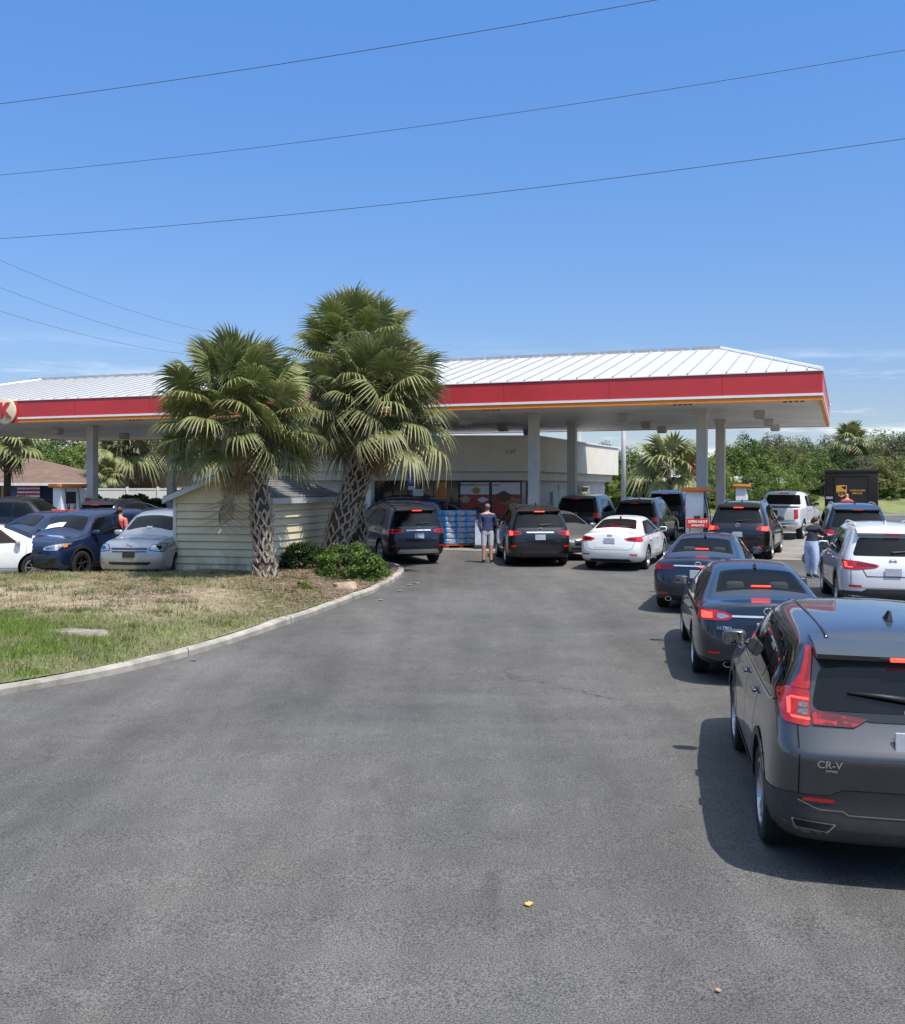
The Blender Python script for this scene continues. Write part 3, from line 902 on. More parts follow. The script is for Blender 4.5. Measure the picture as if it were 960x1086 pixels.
# ------------------------------------------------------------------ ground
def asphalt_material():
    m = bpy.data.materials.new('asphalt'); m.use_nodes = True
    nt = m.node_tree; b = nt.nodes['Principled BSDF']; n, l = nt.nodes.new, nt.links.new
    tc = n('ShaderNodeTexCoord')
    def nz(scale, detail, rough, mpscale=None, dist=0.0):
        q = n('ShaderNodeTexNoise'); q.inputs['Scale'].default_value = scale; q.inputs['Detail'].default_value = detail
        q.inputs['Roughness'].default_value = rough; q.inputs['Distortion'].default_value = dist
        if mpscale:
            mp = n('ShaderNodeMapping'); mp.inputs['Scale'].default_value = mpscale[:3]; mp.inputs['Rotation'].default_value = (0, 0, mpscale[3])
            l(tc.outputs['Object'], mp.inputs[0]); l(mp.outputs[0], q.inputs['Vector'])
        else: l(tc.outputs['Object'], q.inputs['Vector'])
        return q.outputs['Fac']
    def rng(s, a, b_, c, d):
        q = n('ShaderNodeMapRange'); l(s, q.inputs[0])
        for i, v in enumerate((a, b_, c, d)): q.inputs[1 + i].default_value = v
        return q.outputs[0]
    def mul(a, b_):
        q = n('ShaderNodeMath'); q.operation = 'MULTIPLY'; l(a, q.inputs[0]); l(b_, q.inputs[1]); return q.outputs[0]
    patch = rng(nz(.20, 7, .66, None, .9), .32, .68, .74, 1.22)
    sweep = rng(nz(.45, 6, .65, (2.6, .30, 1, .35)), .3, .7, .78, 1.18)     # wear along the driving line
    mid = rng(nz(2.2, 5, .65), .3, .7, .88, 1.12)
    grit = rng(nz(80, 3, .78), .34, .66, .22, 1.85)
    stone = n('ShaderNodeTexVoronoi'); stone.inputs['Scale'].default_value = 55; l(tc.outputs['Object'], stone.inputs['Vector'])
    pale = rng(stone.outputs['Distance'], .0, .25, 1.9, .98)
    sp = rng(nz(7, 2, .5), .66, .78, 1.0, 1.5)
    oil = rng(nz(.9, 4, .6, (1.0, .5, 1, .3), 1.0), .62, .78, 1.0, .68)
    ck = n('ShaderNodeTexVoronoi'); ck.feature = 'DISTANCE_TO_EDGE'; ck.inputs['Scale'].default_value = .33
    wv = n('ShaderNodeTexNoise'); wv.inputs['Scale'].default_value = 1.3; wv.inputs['Detail'].default_value = 6
    l(tc.outputs['Object'], wv.inputs['Vector'])
    vm = n('ShaderNodeVectorMath'); vm.operation = 'MULTIPLY_ADD'; l(wv.outputs['Color'], vm.inputs[0]); vm.inputs[1].default_value = (1.3, 1.3, 0); l(tc.outputs['Object'], vm.inputs[2])
    l(vm.outputs[0], ck.inputs['Vector'])
    crack = rng(ck.outputs['Distance'], .0015, .006, 1.0, 0.0)
    gate = rng(nz(.11, 3, .5), .55, .63, 0, .55)
    q_ = n('ShaderNodeMath'); q_.operation = 'MULTIPLY_ADD'; l(mul(crack, gate), q_.inputs[0]); q_.inputs[1].default_value = -1; q_.inputs[2].default_value = 1.0
    drip = rng(nz(3.2, 3, .6), .70, .76, 1.0, .60)
    v = mul(mul(mul(mul(patch, sweep), mul(mid, grit)), mul(pale, oil)), mul(q_.outputs[0], drip))
    cx = n('ShaderNodeMix'); cx.data_type = 'RGBA'; cx.blend_type = 'MULTIPLY'; cx.inputs[0].default_value = 1
    tint = n('ShaderNodeMix'); tint.data_type = 'RGBA'
    l(rng(nz(.15, 3, .5), .4, .6, 0, 1), tint.inputs[0])
    tint.inputs[6].default_value = (.103, .097, .088, 1); tint.inputs[7].default_value = (.095, .092, .088, 1)
    l(tint.outputs[2], cx.inputs[6]); l(v, cx.inputs[7])
    l(cx.outputs[2], b.inputs['Base Color'])
    b.inputs['Roughness'].default_value = .82
    b.inputs['Specular IOR Level'].default_value = .35
    bp = n('ShaderNodeBump'); bp.inputs['Strength'].default_value = .5; bp.inputs['Distance'].default_value = .006
    l(nz(110, 3, .7), bp.inputs['Height']); l(bp.outputs[0], b.inputs['Normal'])
    return m
ASPH = asphalt_material()

def sheet(name, xs, ys, zf, m, kind='structure'):
    v = [(x, y, zf(x, y)) for y in ys for x in xs]
    nx = len(xs)
    f = [(j * nx + i, j * nx + i + 1, (j + 1) * nx + i + 1, (j + 1) * nx + i) for j in range(len(ys) - 1) for i in range(nx - 1)]
    me = bpy.data.meshes.new(name); me.from_pydata(v, [], f); me.update()
    o = link(name, me, m); o['kind'] = kind
    return o
LAWN = mat('lawn', (.10, .12, .035), rough=.95, var=.4, scale=.7, bump=.4, bscale=25)
DRYG = mat('dry_bank_grass', (.15, .165, .06), rough=.95, var=.35, scale=.5, bump=.5, bscale=8)
sheet('ground', [-900, -200, 0, 200, 900], [-60, -40, 0, YF, 90, 4000], lambda x, y: gz(y) - .04, LAWN)
sheet('asphalt_lot', list(range(-60, 61, 10)), [-40, -20, 0, 10, 20, 30, YF, 60, 76], lambda x, y: gz(y), ASPH)
CONC = mat('concrete', (.34, .32, .28), rough=.9, var=.22, scale=2.5, bump=.25, bscale=60)
PALEROAD = mat('pale_road', (.17, .165, .155), rough=.9, var=.15, scale=1.0)
sheet('road', [-10, 20, 60, 90], [76.2, 82], lambda x, y: gz(y) + .004, PALEROAD)
def bankz(x, y):
    t = max(0, min(1, (y - 82.5) / 14))
    return gz(y) + .004 + 2.4 * (3 * t * t - 2 * t ** 3) * (1 if x < 60 else 1) + .12 * noise.noise(Vector((x * .3, y * .3, 0))) * (t > 0)
sheet('grass_bank', [x * 1.5 for x in range(8, 66)], [82.5 + i for i in range(0, 40)], bankz, DRYG)

# ------------------------------------------------------------------ grass island with its kerb
KERB_PX = [(-420, 812), (-200, 775), (-80, 753), (0, 738), (50, 729), (100, 720), (150, 709), (200, 696), (250, 681), (300, 664), (340, 650), (375, 637), (402, 626), (418, 617), (427, 610), (428, 605.5), (422, 602), (410, 599.5), (392, 597.5), (370, 596)]
def smooth_line(p, n=6):
    out = []
    for i in range(len(p) - 1):
        p0, p1, p2, p3 = p[max(i - 1, 0)], p[i], p[i + 1], p[min(i + 2, len(p) - 1)]
        for k in range(n):
            t = k / n
            out.append(.5 * ((2 * p1) + (p2 - p0) * t + (2 * p0 - 5 * p1 + 4 * p2 - p3) * t * t + (3 * p1 - p0 - 3 * p2 + p3) * t ** 3))
    out.append(p[-1])
    return out
kerb_out = smooth_line([ground(*q).xy for q in KERB_PX], 5)
def offset_line(line, d):
    r = []
    for i, p in enumerate(line):
        t = (line[min(i + 1, len(line) - 1)] - line[max(i - 1, 0)]).normalized()
        r.append(p + Vector((-t.y, t.x)) * d)
    return r
KW = .15
kerb_in = offset_line(kerb_out, KW)
def kerb_mesh():
    v, f = [], []
    d = .0
    sec = []
    for i, (a, b) in enumerate(zip(kerb_out, kerb_in)):
        jit = .012 * noise.noise(Vector((a.x * 1.1, a.y * 1.1, 3)))
        h = .11 + .022 * noise.noise(Vector((a.x * .8, a.y * .8, 9)))
        m1 = a.lerp(b, .16 + jit); g = gz(a.y)
        sec.append([(a.x, a.y, g - .05), (a.x, a.y, g + h * .72), (m1.x, m1.y, g + h), (b.x, b.y, g + h + .005), (b.x, b.y, g - .05)])
    for s_ in sec: v += s_
    for i in range(len(sec) - 1):
        for k in range(4): f.append((i * 5 + k, (i + 1) * 5 + k, (i + 1) * 5 + k + 1, i * 5 + k + 1))
    me = bpy.data.meshes.new('kerb'); me.from_pydata(v, [], f); me.update()
    o = link('kerb', me, mat('kerb_concrete', (.34, .315, .265), rough=.9, var=.42, scale=2.2, bump=.3, bscale=70), None, False)
    o['kind'] = 'structure'
    # joints between kerb stones
    jm = MB(); acc = 0; last = kerb_out[0]
    for i in range(1, len(kerb_out) - 1):
        acc += (kerb_out[i] - kerb_out[i - 1]).length
        if acc > 3.4:
            acc = 0
            t = (kerb_out[i + 1] - kerb_out[i - 1]).normalized()
            a, b, g = kerb_out[i], kerb_in[i], gz(kerb_out[i].y)
            n = Vector((-t.y, t.x)); w_ = t * .008
            p = [a - n * .004, a.lerp(b, .15), b]
            zs = [g + .0, g + .128, g + .138]
            pts = [(q.x + s_ * w_.x, q.y + s_ * w_.y, z) for q, z in ((a - n * .004, g), (a - n * .004, g + .095), (a.lerp(b, .15), g + .134), (b, g + .14)) for s_ in (-1, 1)]
            jm.add(pts, [(0, 1, 3, 2), (2, 3, 5, 4), (4, 5, 7, 6)])
    jo = jm.build('kerb_joint', mat('joint_dark', (.08, .075, .065), rough=1), o)
kerb_mesh()
back = [ground(*q).xy for q in [(343, 596), (300, 600), (283, 611), (186, 613.5), (90, 615.5), (0, 617.5), (-150, 621), (-420, 630)]]
ISL = [tuple(p) for p in kerb_in] + [tuple(p) for p in back]
from mathutils.geometry import intersect_point_tri_2d
def inside(poly, x, y):
    c = False; n = len(poly); j = n - 1
    for i in range(n):
        xi, yi = poly[i]; xj, yj = poly[j]
        if (yi > y) != (yj > y) and x < (xj - xi) * (y - yi) / (yj - yi) + xi: c = not c
        j = i
    return c
KE = np.array([tuple(p) for p in kerb_in]); BKA = np.array([tuple(p) for p in back])
def seg_dist(x, y, L_):
    a, b = L_[:-1], L_[1:]; p = np.array((x, y)); d = b - a
    t = np.clip(((p - a) * d).sum(1) / np.maximum((d * d).sum(1), 1e-9), 0, 1)
    q = a + d * t[:, None]
    return float(np.sqrt(((q - p) ** 2).sum(1)).min())
def island_z(x, y):
    dk, db = seg_dist(x, y, KE), seg_dist(x, y, BKA)
    e = min(1, dk / 2.0)
    zb = min(1, db / .8)
    h = (.125 + .16 * (3 * e * e - 2 * e ** 3)) * (.25 + .75 * zb) if dk > .001 else .125
    bump = (.05 * noise.noise(Vector((x * .9, y * .9, 0))) + .025 * noise.noise(Vector((x * 2.7, y * 2.7, 4)))) * min(1, dk / .5) * min(1, db / .5)
    return gz(y) + h + bump
def ipx(x, y): return CX + F * x / y, HY - 18.15 + 3107.0 / y
def cover(x, y):
    """what grows at a place on the island: greenness 0..1, mulch 0..1"""
    px, py = ipx(x, y)
    n1 = noise.noise(Vector((x * .55, y * .38, 1))); n2 = noise.noise(Vector((x * 1.6, y * 1.2, 5))); n3 = noise.noise(Vector((x * 4.5, y * 3.5, 8)))
    g = .40 + .55 * n1 + .40 * n2 + .25 * n3
    sm = lambda a, b, v: max(0, min(1, (v - a) / (b - a)))
    vivid = sm(150, 60, px + 60 * n1 + 40 * n2) * sm(658, 676, py + 10 * n2 + 6 * n3) * sm(732, 705, py + 8 * n3)
    g += .62 * vivid
    soil = sm(290, 220, px) * sm(630, 642, py) * sm(672, 658, py)
    g -= .55 * soil
    dk = seg_dist(x, y, KE)
    g += .28 * sm(2.0, .7, dk) * sm(380, 330, px)
    mulch = sm(235, 290, px) * sm(672, 640, py + (px - 290) * .05)
    mulch = max(mulch, sm(85, 110, px) * sm(215, 180, px) * sm(622, 628, py) * sm(658, 648, py) * (.5 + n2))  # adds a browner patch in front of the shed
    g -= .8 * sm(270, 300, px) * sm(650, 625, py)
    return max(0, min(1, g)), max(0, min(1, mulch)), n1, n2, n3
v2, f2 = planar(ISL, .15)
cols = []
vz = []
for (x, y) in v2:
    g, mu, n1, n2, n3 = cover(x, y)
    vz.append((x, y, island_z(x, y)))
    n4 = noise.noise(Vector((x * 9, y * 7, 2)))
    tan = Vector((.28, .22, .145)) * (1 + .40 * n3 + .35 * n2 + .45 * n4); grn = Vector((.095, .135, .035)) * (1 + .3 * n2); mul_ = Vector((.115, .075, .045)) * (1 + .4 * n3)
    c = tan.lerp(grn, min(1, g * 1.1)).lerp(mul_, mu * .85)
    cols.append(tuple(c))
me = bpy.data.meshes.new('grass_island'); me.from_pydata(vz, [], f2); me.update()
ca = me.color_attributes.new('Col', 'FLOAT_COLOR', 'POINT')
for i, c in enumerate(cols): ca.data[i].color = (*c, 1)
o = link('grass_island', me, mat('island_soil', (.2, .18, .1), rough=1, var=.38, scale=16, bump=.6, bscale=45, attr='Col'), None, True)
o['kind'] = 'structure'

def blades():
    xs = [p[0] for p in ISL]; ys = [p[1] for p in ISL]
    ISLs = ISL
    V, Fc, C = [], [], []
    cnt = 0
    tries = 0
    while cnt < 42000 and tries < 600000:
        tries += 1
        # denser towards the camera's left half of the frame
        y = random.uniform(12.5, 28.5); x = random.uniform(-13.5, -1.3)
        px, py = ipx(x, y)
        if px < -30 or not inside(ISLs, x, y): continue
        if py < 618 and px < 283: continue
        g, mu, n1, n2, n3 = cover(x, y)
        if random.random() > .12 + .95 * g * (1 - .8 * mu): continue
        z = island_z(x, y)
        vivid = g > .86 and px < 120 and py > 662 and n2 > -.15
        for q in range(2 if not vivid else 3):
            bx, by = x + random.gauss(0, .035), y + random.gauss(0, .035)
            h = random.uniform(.03, .08) * (1.05 if vivid else 1) * (.6 + .6 * g)
            a = random.uniform(0, 6.28); wd = random.uniform(.004, .008)
            lx, ly = random.gauss(0, .03), random.gauss(0, .03)
            b = len(V)
            V += [(bx - wd * math.cos(a), by - wd * math.sin(a), z - .01), (bx + wd * math.cos(a), by + wd * math.sin(a), z - .01), (bx + lx, by + ly, z + h)]
            Fc.append((b, b + 1, b + 2))
            r = random.random()
            dry = random.random() > (.25 + .62 * g if not vivid else .93)
            if dry: c = (.30 + .1 * r, .25 + .08 * r, .13 + .05 * r)
            elif vivid: c = (.13 + .07 * r, .205 + .07 * r, .035)
            else: c = (.15 + .08 * r, .175 + .06 * r, .055 + .02 * r)
            C += [c] * 3
            cnt += 1
    rn_ = random.Random(21); k_ = 0                      # separate taller weed clumps
    while k_ < 170:
        y = rn_.uniform(13.5, 26.5); x = rn_.uniform(-12, -2)
        px, py = ipx(x, y)
        if px < -20 or not inside(ISL, x, y) or seg_dist(x, y, KE) < .25 or (py < 620 and px < 285): continue
        k_ += 1; rr_ = rn_.uniform(.05, .22); tone = rn_.random()
        for q in range(rn_.randint(14, 60)):
            bx, by = x + rn_.gauss(0, rr_), y + rn_.gauss(0, rr_ * .8)
            z = island_z(bx, by) if q % 3 == 0 else z if q else island_z(x, y)
            h = rn_.uniform(.04, .13); a = rn_.uniform(0, 6.28); wd = rn_.uniform(.005, .012)
            b = len(V)
            V += [(bx - wd * math.cos(a), by - wd * math.sin(a), z - .015), (bx + wd * math.cos(a), by + wd * math.sin(a), z - .015), (bx + rn_.gauss(0, .05), by + rn_.gauss(0, .05), z + h)]
            Fc.append((b, b + 1, b + 2)); r = rn_.random()
            C += [(.06 + .09 * r, .10 + .08 * r, .025 + .02 * r) if tone < .62 else (.22 + .14 * r, .17 + .11 * r, .10 + .05 * r)] * 3
    me = np_mesh('grass', np.array(V), np.array(Fc), np.array(C))
    o = link('grass', me, mat('grass_blade', (.1, .2, .03), rough=.7, var=.15, scale=3, attr='Col', transl=.25))
    o['kind'] = 'stuff'
blades()
def debris():
    """twigs, dead needles and bark chips lying over the mulch"""
    V, Fc, C = [], [], []
    n = 0
    while n < 5200:
        y = random.uniform(18, 28.4); x = random.uniform(-10, -1.3)
        if not inside(ISL, x, y): continue
        g, mu, *_ = cover(x, y)
        if random.random() > .12 + mu * .9: continue
        z = island_z(x, y) + random.uniform(.0, .018)
        a = random.uniform(0, 6.28); L_ = random.uniform(.03, .16); wd = random.uniform(.006, .016)
        dx, dy = math.cos(a) * L_, math.sin(a) * L_
        b = len(V)
        V += [(x - wd * math.sin(a), y + wd * math.cos(a), z), (x + wd * math.sin(a), y - wd * math.cos(a), z), (x + dx, y + dy, z + random.uniform(0, .03)), (x + dx * .5 - wd * math.sin(a), y + dy * .5 + wd * math.cos(a), z + .012)]
        Fc.append((b, b + 1, b + 2, b + 3)); r = random.random()
        C += [(.10 + .26 * r, .07 + .20 * r, .045 + .14 * r)] * 4
        n += 1
    me = np_mesh('plant_debris', np.array(V), np.array(Fc), np.array(C))
    o = link('plant_debris', me, mat('litter', (.2, .15, .1), rough=.9, var=.2, attr='Col')); o['kind'] = 'stuff'
debris()

# ------------------------------------------------------------------ canopy over the pumps
CU = Vector((.9351, -.3544, 0)); CV = Vector((.3544, .9351, 0))
Y0 = 32.0
P0 = Vector(((872.5 - CX) / F * Y0, Y0, 0))
ZU, LT, DV = 5.53, 41.1, 15.2
def cp(t, v, z): return P0 - CU * t + CV * v + Vector((0, 0, z))
RED = mat('fascia_red', (.50, .035, .038), rough=.45, var=.14, scale=.45, coat=.15)
WHITEP = mat('white_painted_metal', (.78, .78, .77), rough=.45, var=.05, scale=1.5)
ORANGE = mat('fascia_orange', (.80, .24, .02), rough=.45, var=.08)
SOFF = mat('soffit_white', (.86, .84, .80), rough=.45, var=.20, scale=.30)
ROOFW = mat('white_metal_roof', (.53, .53, .525), rough=.38, var=.05, scale=.8)
ROOFRIB = mat('roof_seam', (.36, .365, .37), rough=.5, var=.08)
GREYM = mat('column_grey', (.57, .55, .51), rough=.5, var=.12, scale=1.2)
can = empty('station_canopy', cp(LT / 2, DV / 2, 0)); tag(can, 'huge red, white and orange edged canopy on grey columns over the fuel pumps', 'canopy')
can.location.z = gz(can.location.y)
bpy.context.view_layer.update()
def cbuild(mb, name, m, parent=can, smooth=False, angle=30):
    """geometry in world space, child of the canopy"""
    me = mb.mesh(name)
    bm = bmesh.new(); bm.from_mesh(me); bmesh.ops.recalc_face_normals(bm, faces=bm.faces); bm.to_mesh(me); bm.free()
    me.transform(Matrix.Translation(-can.location))
    return link(name, me, m, parent, smooth, angle)
CM = Matrix(((CU.x, CV.x, 0, P0.x), (CU.y, CV.y, 0, P0.y), (0, 0, 1, 0), (0, 0, 0, 1)))   # local (u, v, z): u to the right end
b = MB()
def band(z0, z1, out_, name, m, u0=-LT):
    q = MB(); o_ = out_
    q.box((u0 - (o_ if u0 == -LT else 0), -o_, z0), (o_, .12, z1), 0, CM)                     # front
    q.box((-LT - o_, DV - .12, z0), (o_, DV + o_, z1), 0, CM)
    q.box((-.12, .12, z0), (o_, DV - .12, z1), 0, CM)
    q.box((-LT - o_, .12, z0), (-LT + .12, DV - .12, z1), 0, CM)
    return cbuild(q, name, m)
band(ZU, ZU + .135, .0, 'orange_stripe', ORANGE)
band(ZU + .138, ZU + .215, .025, 'white_stripe', WHITEP)
band(ZU + .218, ZU + .90, .0, 'red_fascia', RED)
# drip edge and fascia panel joints
for u in np.arange(-3.0, -LT, -3.66):
    q = MB(); q.box((u - .006, -.006, ZU + .22), (u + .006, .0, ZU + .895), 0, CM)
    cbuild(q, 'fascia_joint', mat('fascia_joint_red', (.36, .02, .03), rough=.6))
q = MB(); q.box((-LT - .03, -.03, ZU + .90), (.03, .12, ZU + .925), 0, CM); q.box((-.12, .12, ZU + .90), (.03, DV, ZU + .925), 0, CM)
cbuild(q, 'fascia_cap', WHITEP)
q = MB(); q.box((-LT + .12, .12, ZU + .03), (-.12, DV - .12, ZU + .10), 0, CM); cbuild(q, 'soffit', SOFF)
q = MB()
for v in np.arange(1.0, DV - .5, .6): q.box((-LT + .14, v - .006, ZU + .026), (-.14, v + .006, ZU + .032), 0, CM)
cbuild(q, 'soffit_joint', mat('soffit_joint', (.42, .42, .41), rough=.7))
# hip roof with standing seams
ZE, ZR, HI = ZU + .925, 8.24, 3.9
rv = [(-LT, 0, ZE), (0, 0, ZE), (0, DV, ZE), (-LT, DV, ZE), (-HI, DV / 2, ZR), (-LT + HI, DV / 2, ZR)]
q = MB(); q.add(rv, [(0, 1, 4, 5), (1, 2, 4), (2, 3, 5, 4), (3, 0, 5)], 0, CM); cbuild(q, 'roof', ROOFW)
q = MB()
def seam(a, bb, h=.05, wd=.03):
    a, bb = Vector(a), Vector(bb)
    d = (bb - a).normalized(); s_ = d.cross(Vector((0, 0, 1))).normalized() * wd / 2; u_ = s_.cross(d).normalized() * h
    if u_.z < 0: u_ = -u_
    vs = [a - s_, a + s_, a + s_ + u_, a - s_ + u_, bb - s_, bb + s_, bb + s_ + u_, bb - s_ + u_]
    q.add(vs, [(0, 1, 5, 4), (1, 2, 6, 5), (2, 3, 7, 6), (3, 0, 4, 7), (4, 5, 6, 7)], 0, CM)
for u in np.arange(-.45, -LT, -.61):
    k = 1.0
    if u > -HI: k = -u / HI
    if u < -LT + HI: k = (u + LT) / HI
    seam((u, 0.02, ZE + .002), (u, DV / 2 * k, ZE + (ZR - ZE) * k + .002))
    seam((u, DV - .02, ZE + .002), (u, DV - DV / 2 * k, ZE + (ZR - ZE) * k + .002))
for v in np.arange(.45, DV, .61):
    k = 1 - abs(v - DV / 2) / (DV / 2)
    seam((-.02, v, ZE + .002), (-HI * k, v, ZE + (ZR - ZE) * k + .002))
cbuild(q, 'roof_seams', ROOFRIB)
cap = lambda a, bb: cbuild(MB().tube([CM @ Vector(a), CM @ Vector(bb)], .07, 6), 'hip_cap', WHITEP)
cap((-HI, DV / 2, ZR + .03), (0, 0, ZE + .03)); cap((-HI, DV / 2, ZR + .03), (0, DV, ZE + .03)); cap((-LT + HI, DV / 2, ZR + .03), (-LT, 0, ZE + .03))
q = MB()
for u in np.arange(-HI, -LT + HI, -1.22): q.box((u - 1.08, DV / 2 - .10, ZR - .02), (u, DV / 2 + .10, ZR + .10), 0, CM)
cbuild(q, 'ridge_vent', mat('ridge_vent_grey', (.30, .31, .33), rough=.6))
# columns, with downpipe collars, ceiling lights
for (t, v) in [(4.03, 3.05), (10.14, 3.05), (16.9, 3.05), (23.6, 3.05), (30.3, 3.05), (4.03, 8.8), (10.14, 8.8), (16.9, 8.8), (23.6, 8.8), (30.3, 8.8)]:
    g = gz(cp(t, v, 0).y)
    q = MB(); q.box((-t - .18, v - .18, g), (-t + .18, v + .18, ZU + .03), 0, CM, .02)
    c = cbuild(q, 'column', GREYM)
    q = MB(); q.box((-t - .22, v - .22, ZU - .14), (-t + .22, v + .22, ZU + .028), 0, CM, .01); cbuild(q, 'column_collar', GREYM, c).matrix_parent_inverse = Matrix()
    q = MB(); q.box((-t - .30, v - .30, g), (-t + .30, v + .30, g + .05), 0, CM, .01); cbuild(q, 'column_base', GREYM, c)
LAMPG = mat('canopy_lamp_glass', (.35, .36, .37), rough=.25, var=.1)
for t in (2.2, 7.1, 13.4, 20.2, 27.0, 33.6):
    for v in (4.6, 9.4, 13.3):
        q = MB(); q.box((-t - .20, v - .20, ZU - .22), (-t + .20, v + .20, ZU + .03), 0, CM, .03)
        c = cbuild(q, 'ceiling_light', GREYM)
        q = MB(); q.box((-t - .16, v - .16, ZU - .245), (-t + .16, v + .16, ZU - .221), 0, CM); cbuild(q, 'lamp_lens', LAMPG, c)
# small dark clearance lettering under the front edge
for px_ in (521, 724, 842, 144):
    k = (px_ - CX) / F
    t = (P0.x - k * P0.y) / (CU.x - k * CU.y)
    q = MB()
    for i in range(4): q.box((-t - .32 + i * .17, .0, ZU - .055), (-t - .20 + i * .17, .03, ZU - .002), 0, CM, .008)
    cbuild(q, 'edge_fitting', mat('dark_fitting', (.03, .03, .03), rough=.7))
# round sign on the front edge
k = (8 - CX) / F
t = (P0.x - k * P0.y) / (CU.x - k * CU.y)
q = MB(); q.box((-t - 1.5, -.035, ZU - .02), (-t + .55, -.005, ZU + .90), 0, CM); cbuild(q, 'sign_panel', RED)
fm = frame_mx(CM @ Vector((-t, -.10, ZU + .47)), CU, (0, 0, 1))
q = MB(); q.lathe([(0, -.06), (.50, -.06), (.54, -.03), (.54, .03), (.50, .05), (0, .05)], 40, 0, fm); sg = cbuild(q, 'round_sign', mat('sign_cream', (.70, .60, .38), rough=.4, var=.04), smooth=True)
kt = text_mesh('K', .86, .02, .035)
kt.transform(Matrix.Translation(-can.location) @ fm @ Matrix.Translation((0, 0.01, .075)))
link('sign_letter', kt, RED, sg)

# pale concrete under the canopy and along its right side
PADC = mat('pad_concrete', (.235, .222, .195), rough=.9, var=.25, scale=.9, bump=.15, bscale=50)
def pad(name, u0, u1, v0, v1, zo=.012):
    nu, nv = int((u1 - u0) / 1.5) + 1, int((v1 - v0) / 1.0) + 1
    vs = []
    for j in range(nv + 1):
        for i in range(nu + 1):
            p = CM @ Vector((u0 + (u1 - u0) * i / nu, v0 + (v1 - v0) * j / nv, 0)); vs.append((p.x, p.y, gz(p.y) + zo))
    fs = [(j * (nu + 1) + i, j * (nu + 1) + i + 1, (j + 1) * (nu + 1) + i + 1, (j + 1) * (nu + 1) + i) for j in range(nv) for i in range(nu)]
    me = bpy.data.meshes.new(name); me.from_pydata(vs, [], fs); me.update(); o = link(name, me, PADC); o['kind'] = 'structure'
pad('concrete_pad', -LT, 1.0, .2, DV + 2)
pad('concrete_apron', 1.004, 22, -3.5, 30)
# ------------------------------------------------------------------ shop
STW = mat('shop_stucco', (.78, .73, .62), rough=.85, var=.07, scale=1.2, bump=.15, bscale=30)
STW2 = mat('shop_wall_block', (.66, .64, .58), rough=.85, var=.08, scale=1.5, bump=.15, bscale=20)
DARKF = mat('dark_frame', (.02, .02, .022), rough=.4)
SGL = mat('shop_glass', (.018, .021, .022), rough=.05, var=.5, scale=.8, spec=.6)
shop = empty('convenience_shop', (-2, 47, gz(47))); tag(shop, 'low beige flat roofed shop with posters in its windows behind the canopy', 'shop')
KS = .805      # the shop stands partly under the canopy
A = Vector((4.46, 54.35)) * KS; B = A + Vector((.39, .92)) * 17.4 * KS; Lf = Vector((-13.5, 53.55)) * KS
fd = (A - Lf).normalized(); sd_ = (B - A).normalized()
zp1, zp0 = 4.95, 3.50
def wbuild(mb, name, m, root, parent=None, smooth=False):
    me = mb.mesh(name)
    bm = bmesh.new(); bm.from_mesh(me); bmesh.ops.recalc_face_normals(bm, faces=bm.faces); bm.to_mesh(me); bm.free()
    me.transform(Matrix.Translation(-root.location))
    return link(name, me, m, parent or root, smooth, 30)
def P2(p, z): return (p.x, p.y, z)
backL, backR = Lf + Vector((2, 13)), B
fn = Vector((fd.y, -fd.x)); sn = Vector((sd_.y, -sd_.x))       # outward normals
q = MB(); q.prism([tuple(Lf), tuple(A), tuple(B), tuple(backL)], zp0, zp1); wbuild(q, 'parapet', STW, shop)
q = MB(); q.prism([tuple(Lf - fd * .06 + fn * .05), tuple(A + fn * .05 + sn * .05), tuple(B + sn * .05 + sd_ * .05), tuple(backL)], zp1 + .002, zp1 + .07); wbuild(q, 'parapet_cap', WHITEP, shop)
# soffit band under the parapet, set back, then walls set back further
q = MB(); q.prism([tuple(Lf - fn * .12), tuple(A - fn * .12 - sn * .35), tuple(B - sn * .35 - sd_ * .1), tuple(backL)], 3.13, zp0 - .003); wbuild(q, 'fascia_band', STW, shop)
g0 = gz(46)
set_ = .60
wl = [Lf - fn * set_, A - fn * set_ - sn * set_, B - sn * set_ - sd_ * .6, backL + Vector((0, -.3))]
q = MB(); q.prism([tuple(p) for p in wl], g0, 3.128); wbuild(q, 'wall', STW2, shop)
def fpt(px, z):       # point on the front wall seen at a pixel column
    k = (px - CX) / F; o_ = wl[0]
    t = (k * o_.y - o_.x) / (fd.x - k * fd.y)
    p = o_ + fd * t
    return p
def front_panel(px0, px1, z0, z1, name, m, out_=.02, parent=None, th=.02):
    a, bb = fpt(px0, 0), fpt(px1, 0)
    q = MB(); q.prism([tuple(a + fn * out_), tuple(bb + fn * out_), tuple(bb + fn * (out_ - th)), tuple(a + fn * (out_ - th))], z0, z1)
    return wbuild(q, name, m, shop, parent)
zw0, zw1 = g0 + .70, 3.12
wins = [(384, 401), (403, 416), (417.5, 432), (433.5, 446), (447.5, 459.5), (460.5, 486), (488, 519), (521.5, 552)]
for (a, bb) in wins:
    f_ = front_panel(a - 1.2, bb + 1.2, zw0 - .05 if a > 470 else g0 + .02, zw1, 'window_frame', DARKF, .025)
    front_panel(a, bb, zw0 if a > 470 else g0 + .1, zw1 - .05, 'window_glass', SGL, .032, f_, .03)
POSTW = mat('poster_white', (.74, .77, .80), rough=.4, var=.05)
POSTR = mat('poster_red', (.42, .04, .03), rough=.4, var=.25, scale=4)
POSTO = mat('poster_orange', (.60, .22, .04), rough=.4, var=.25, scale=3)
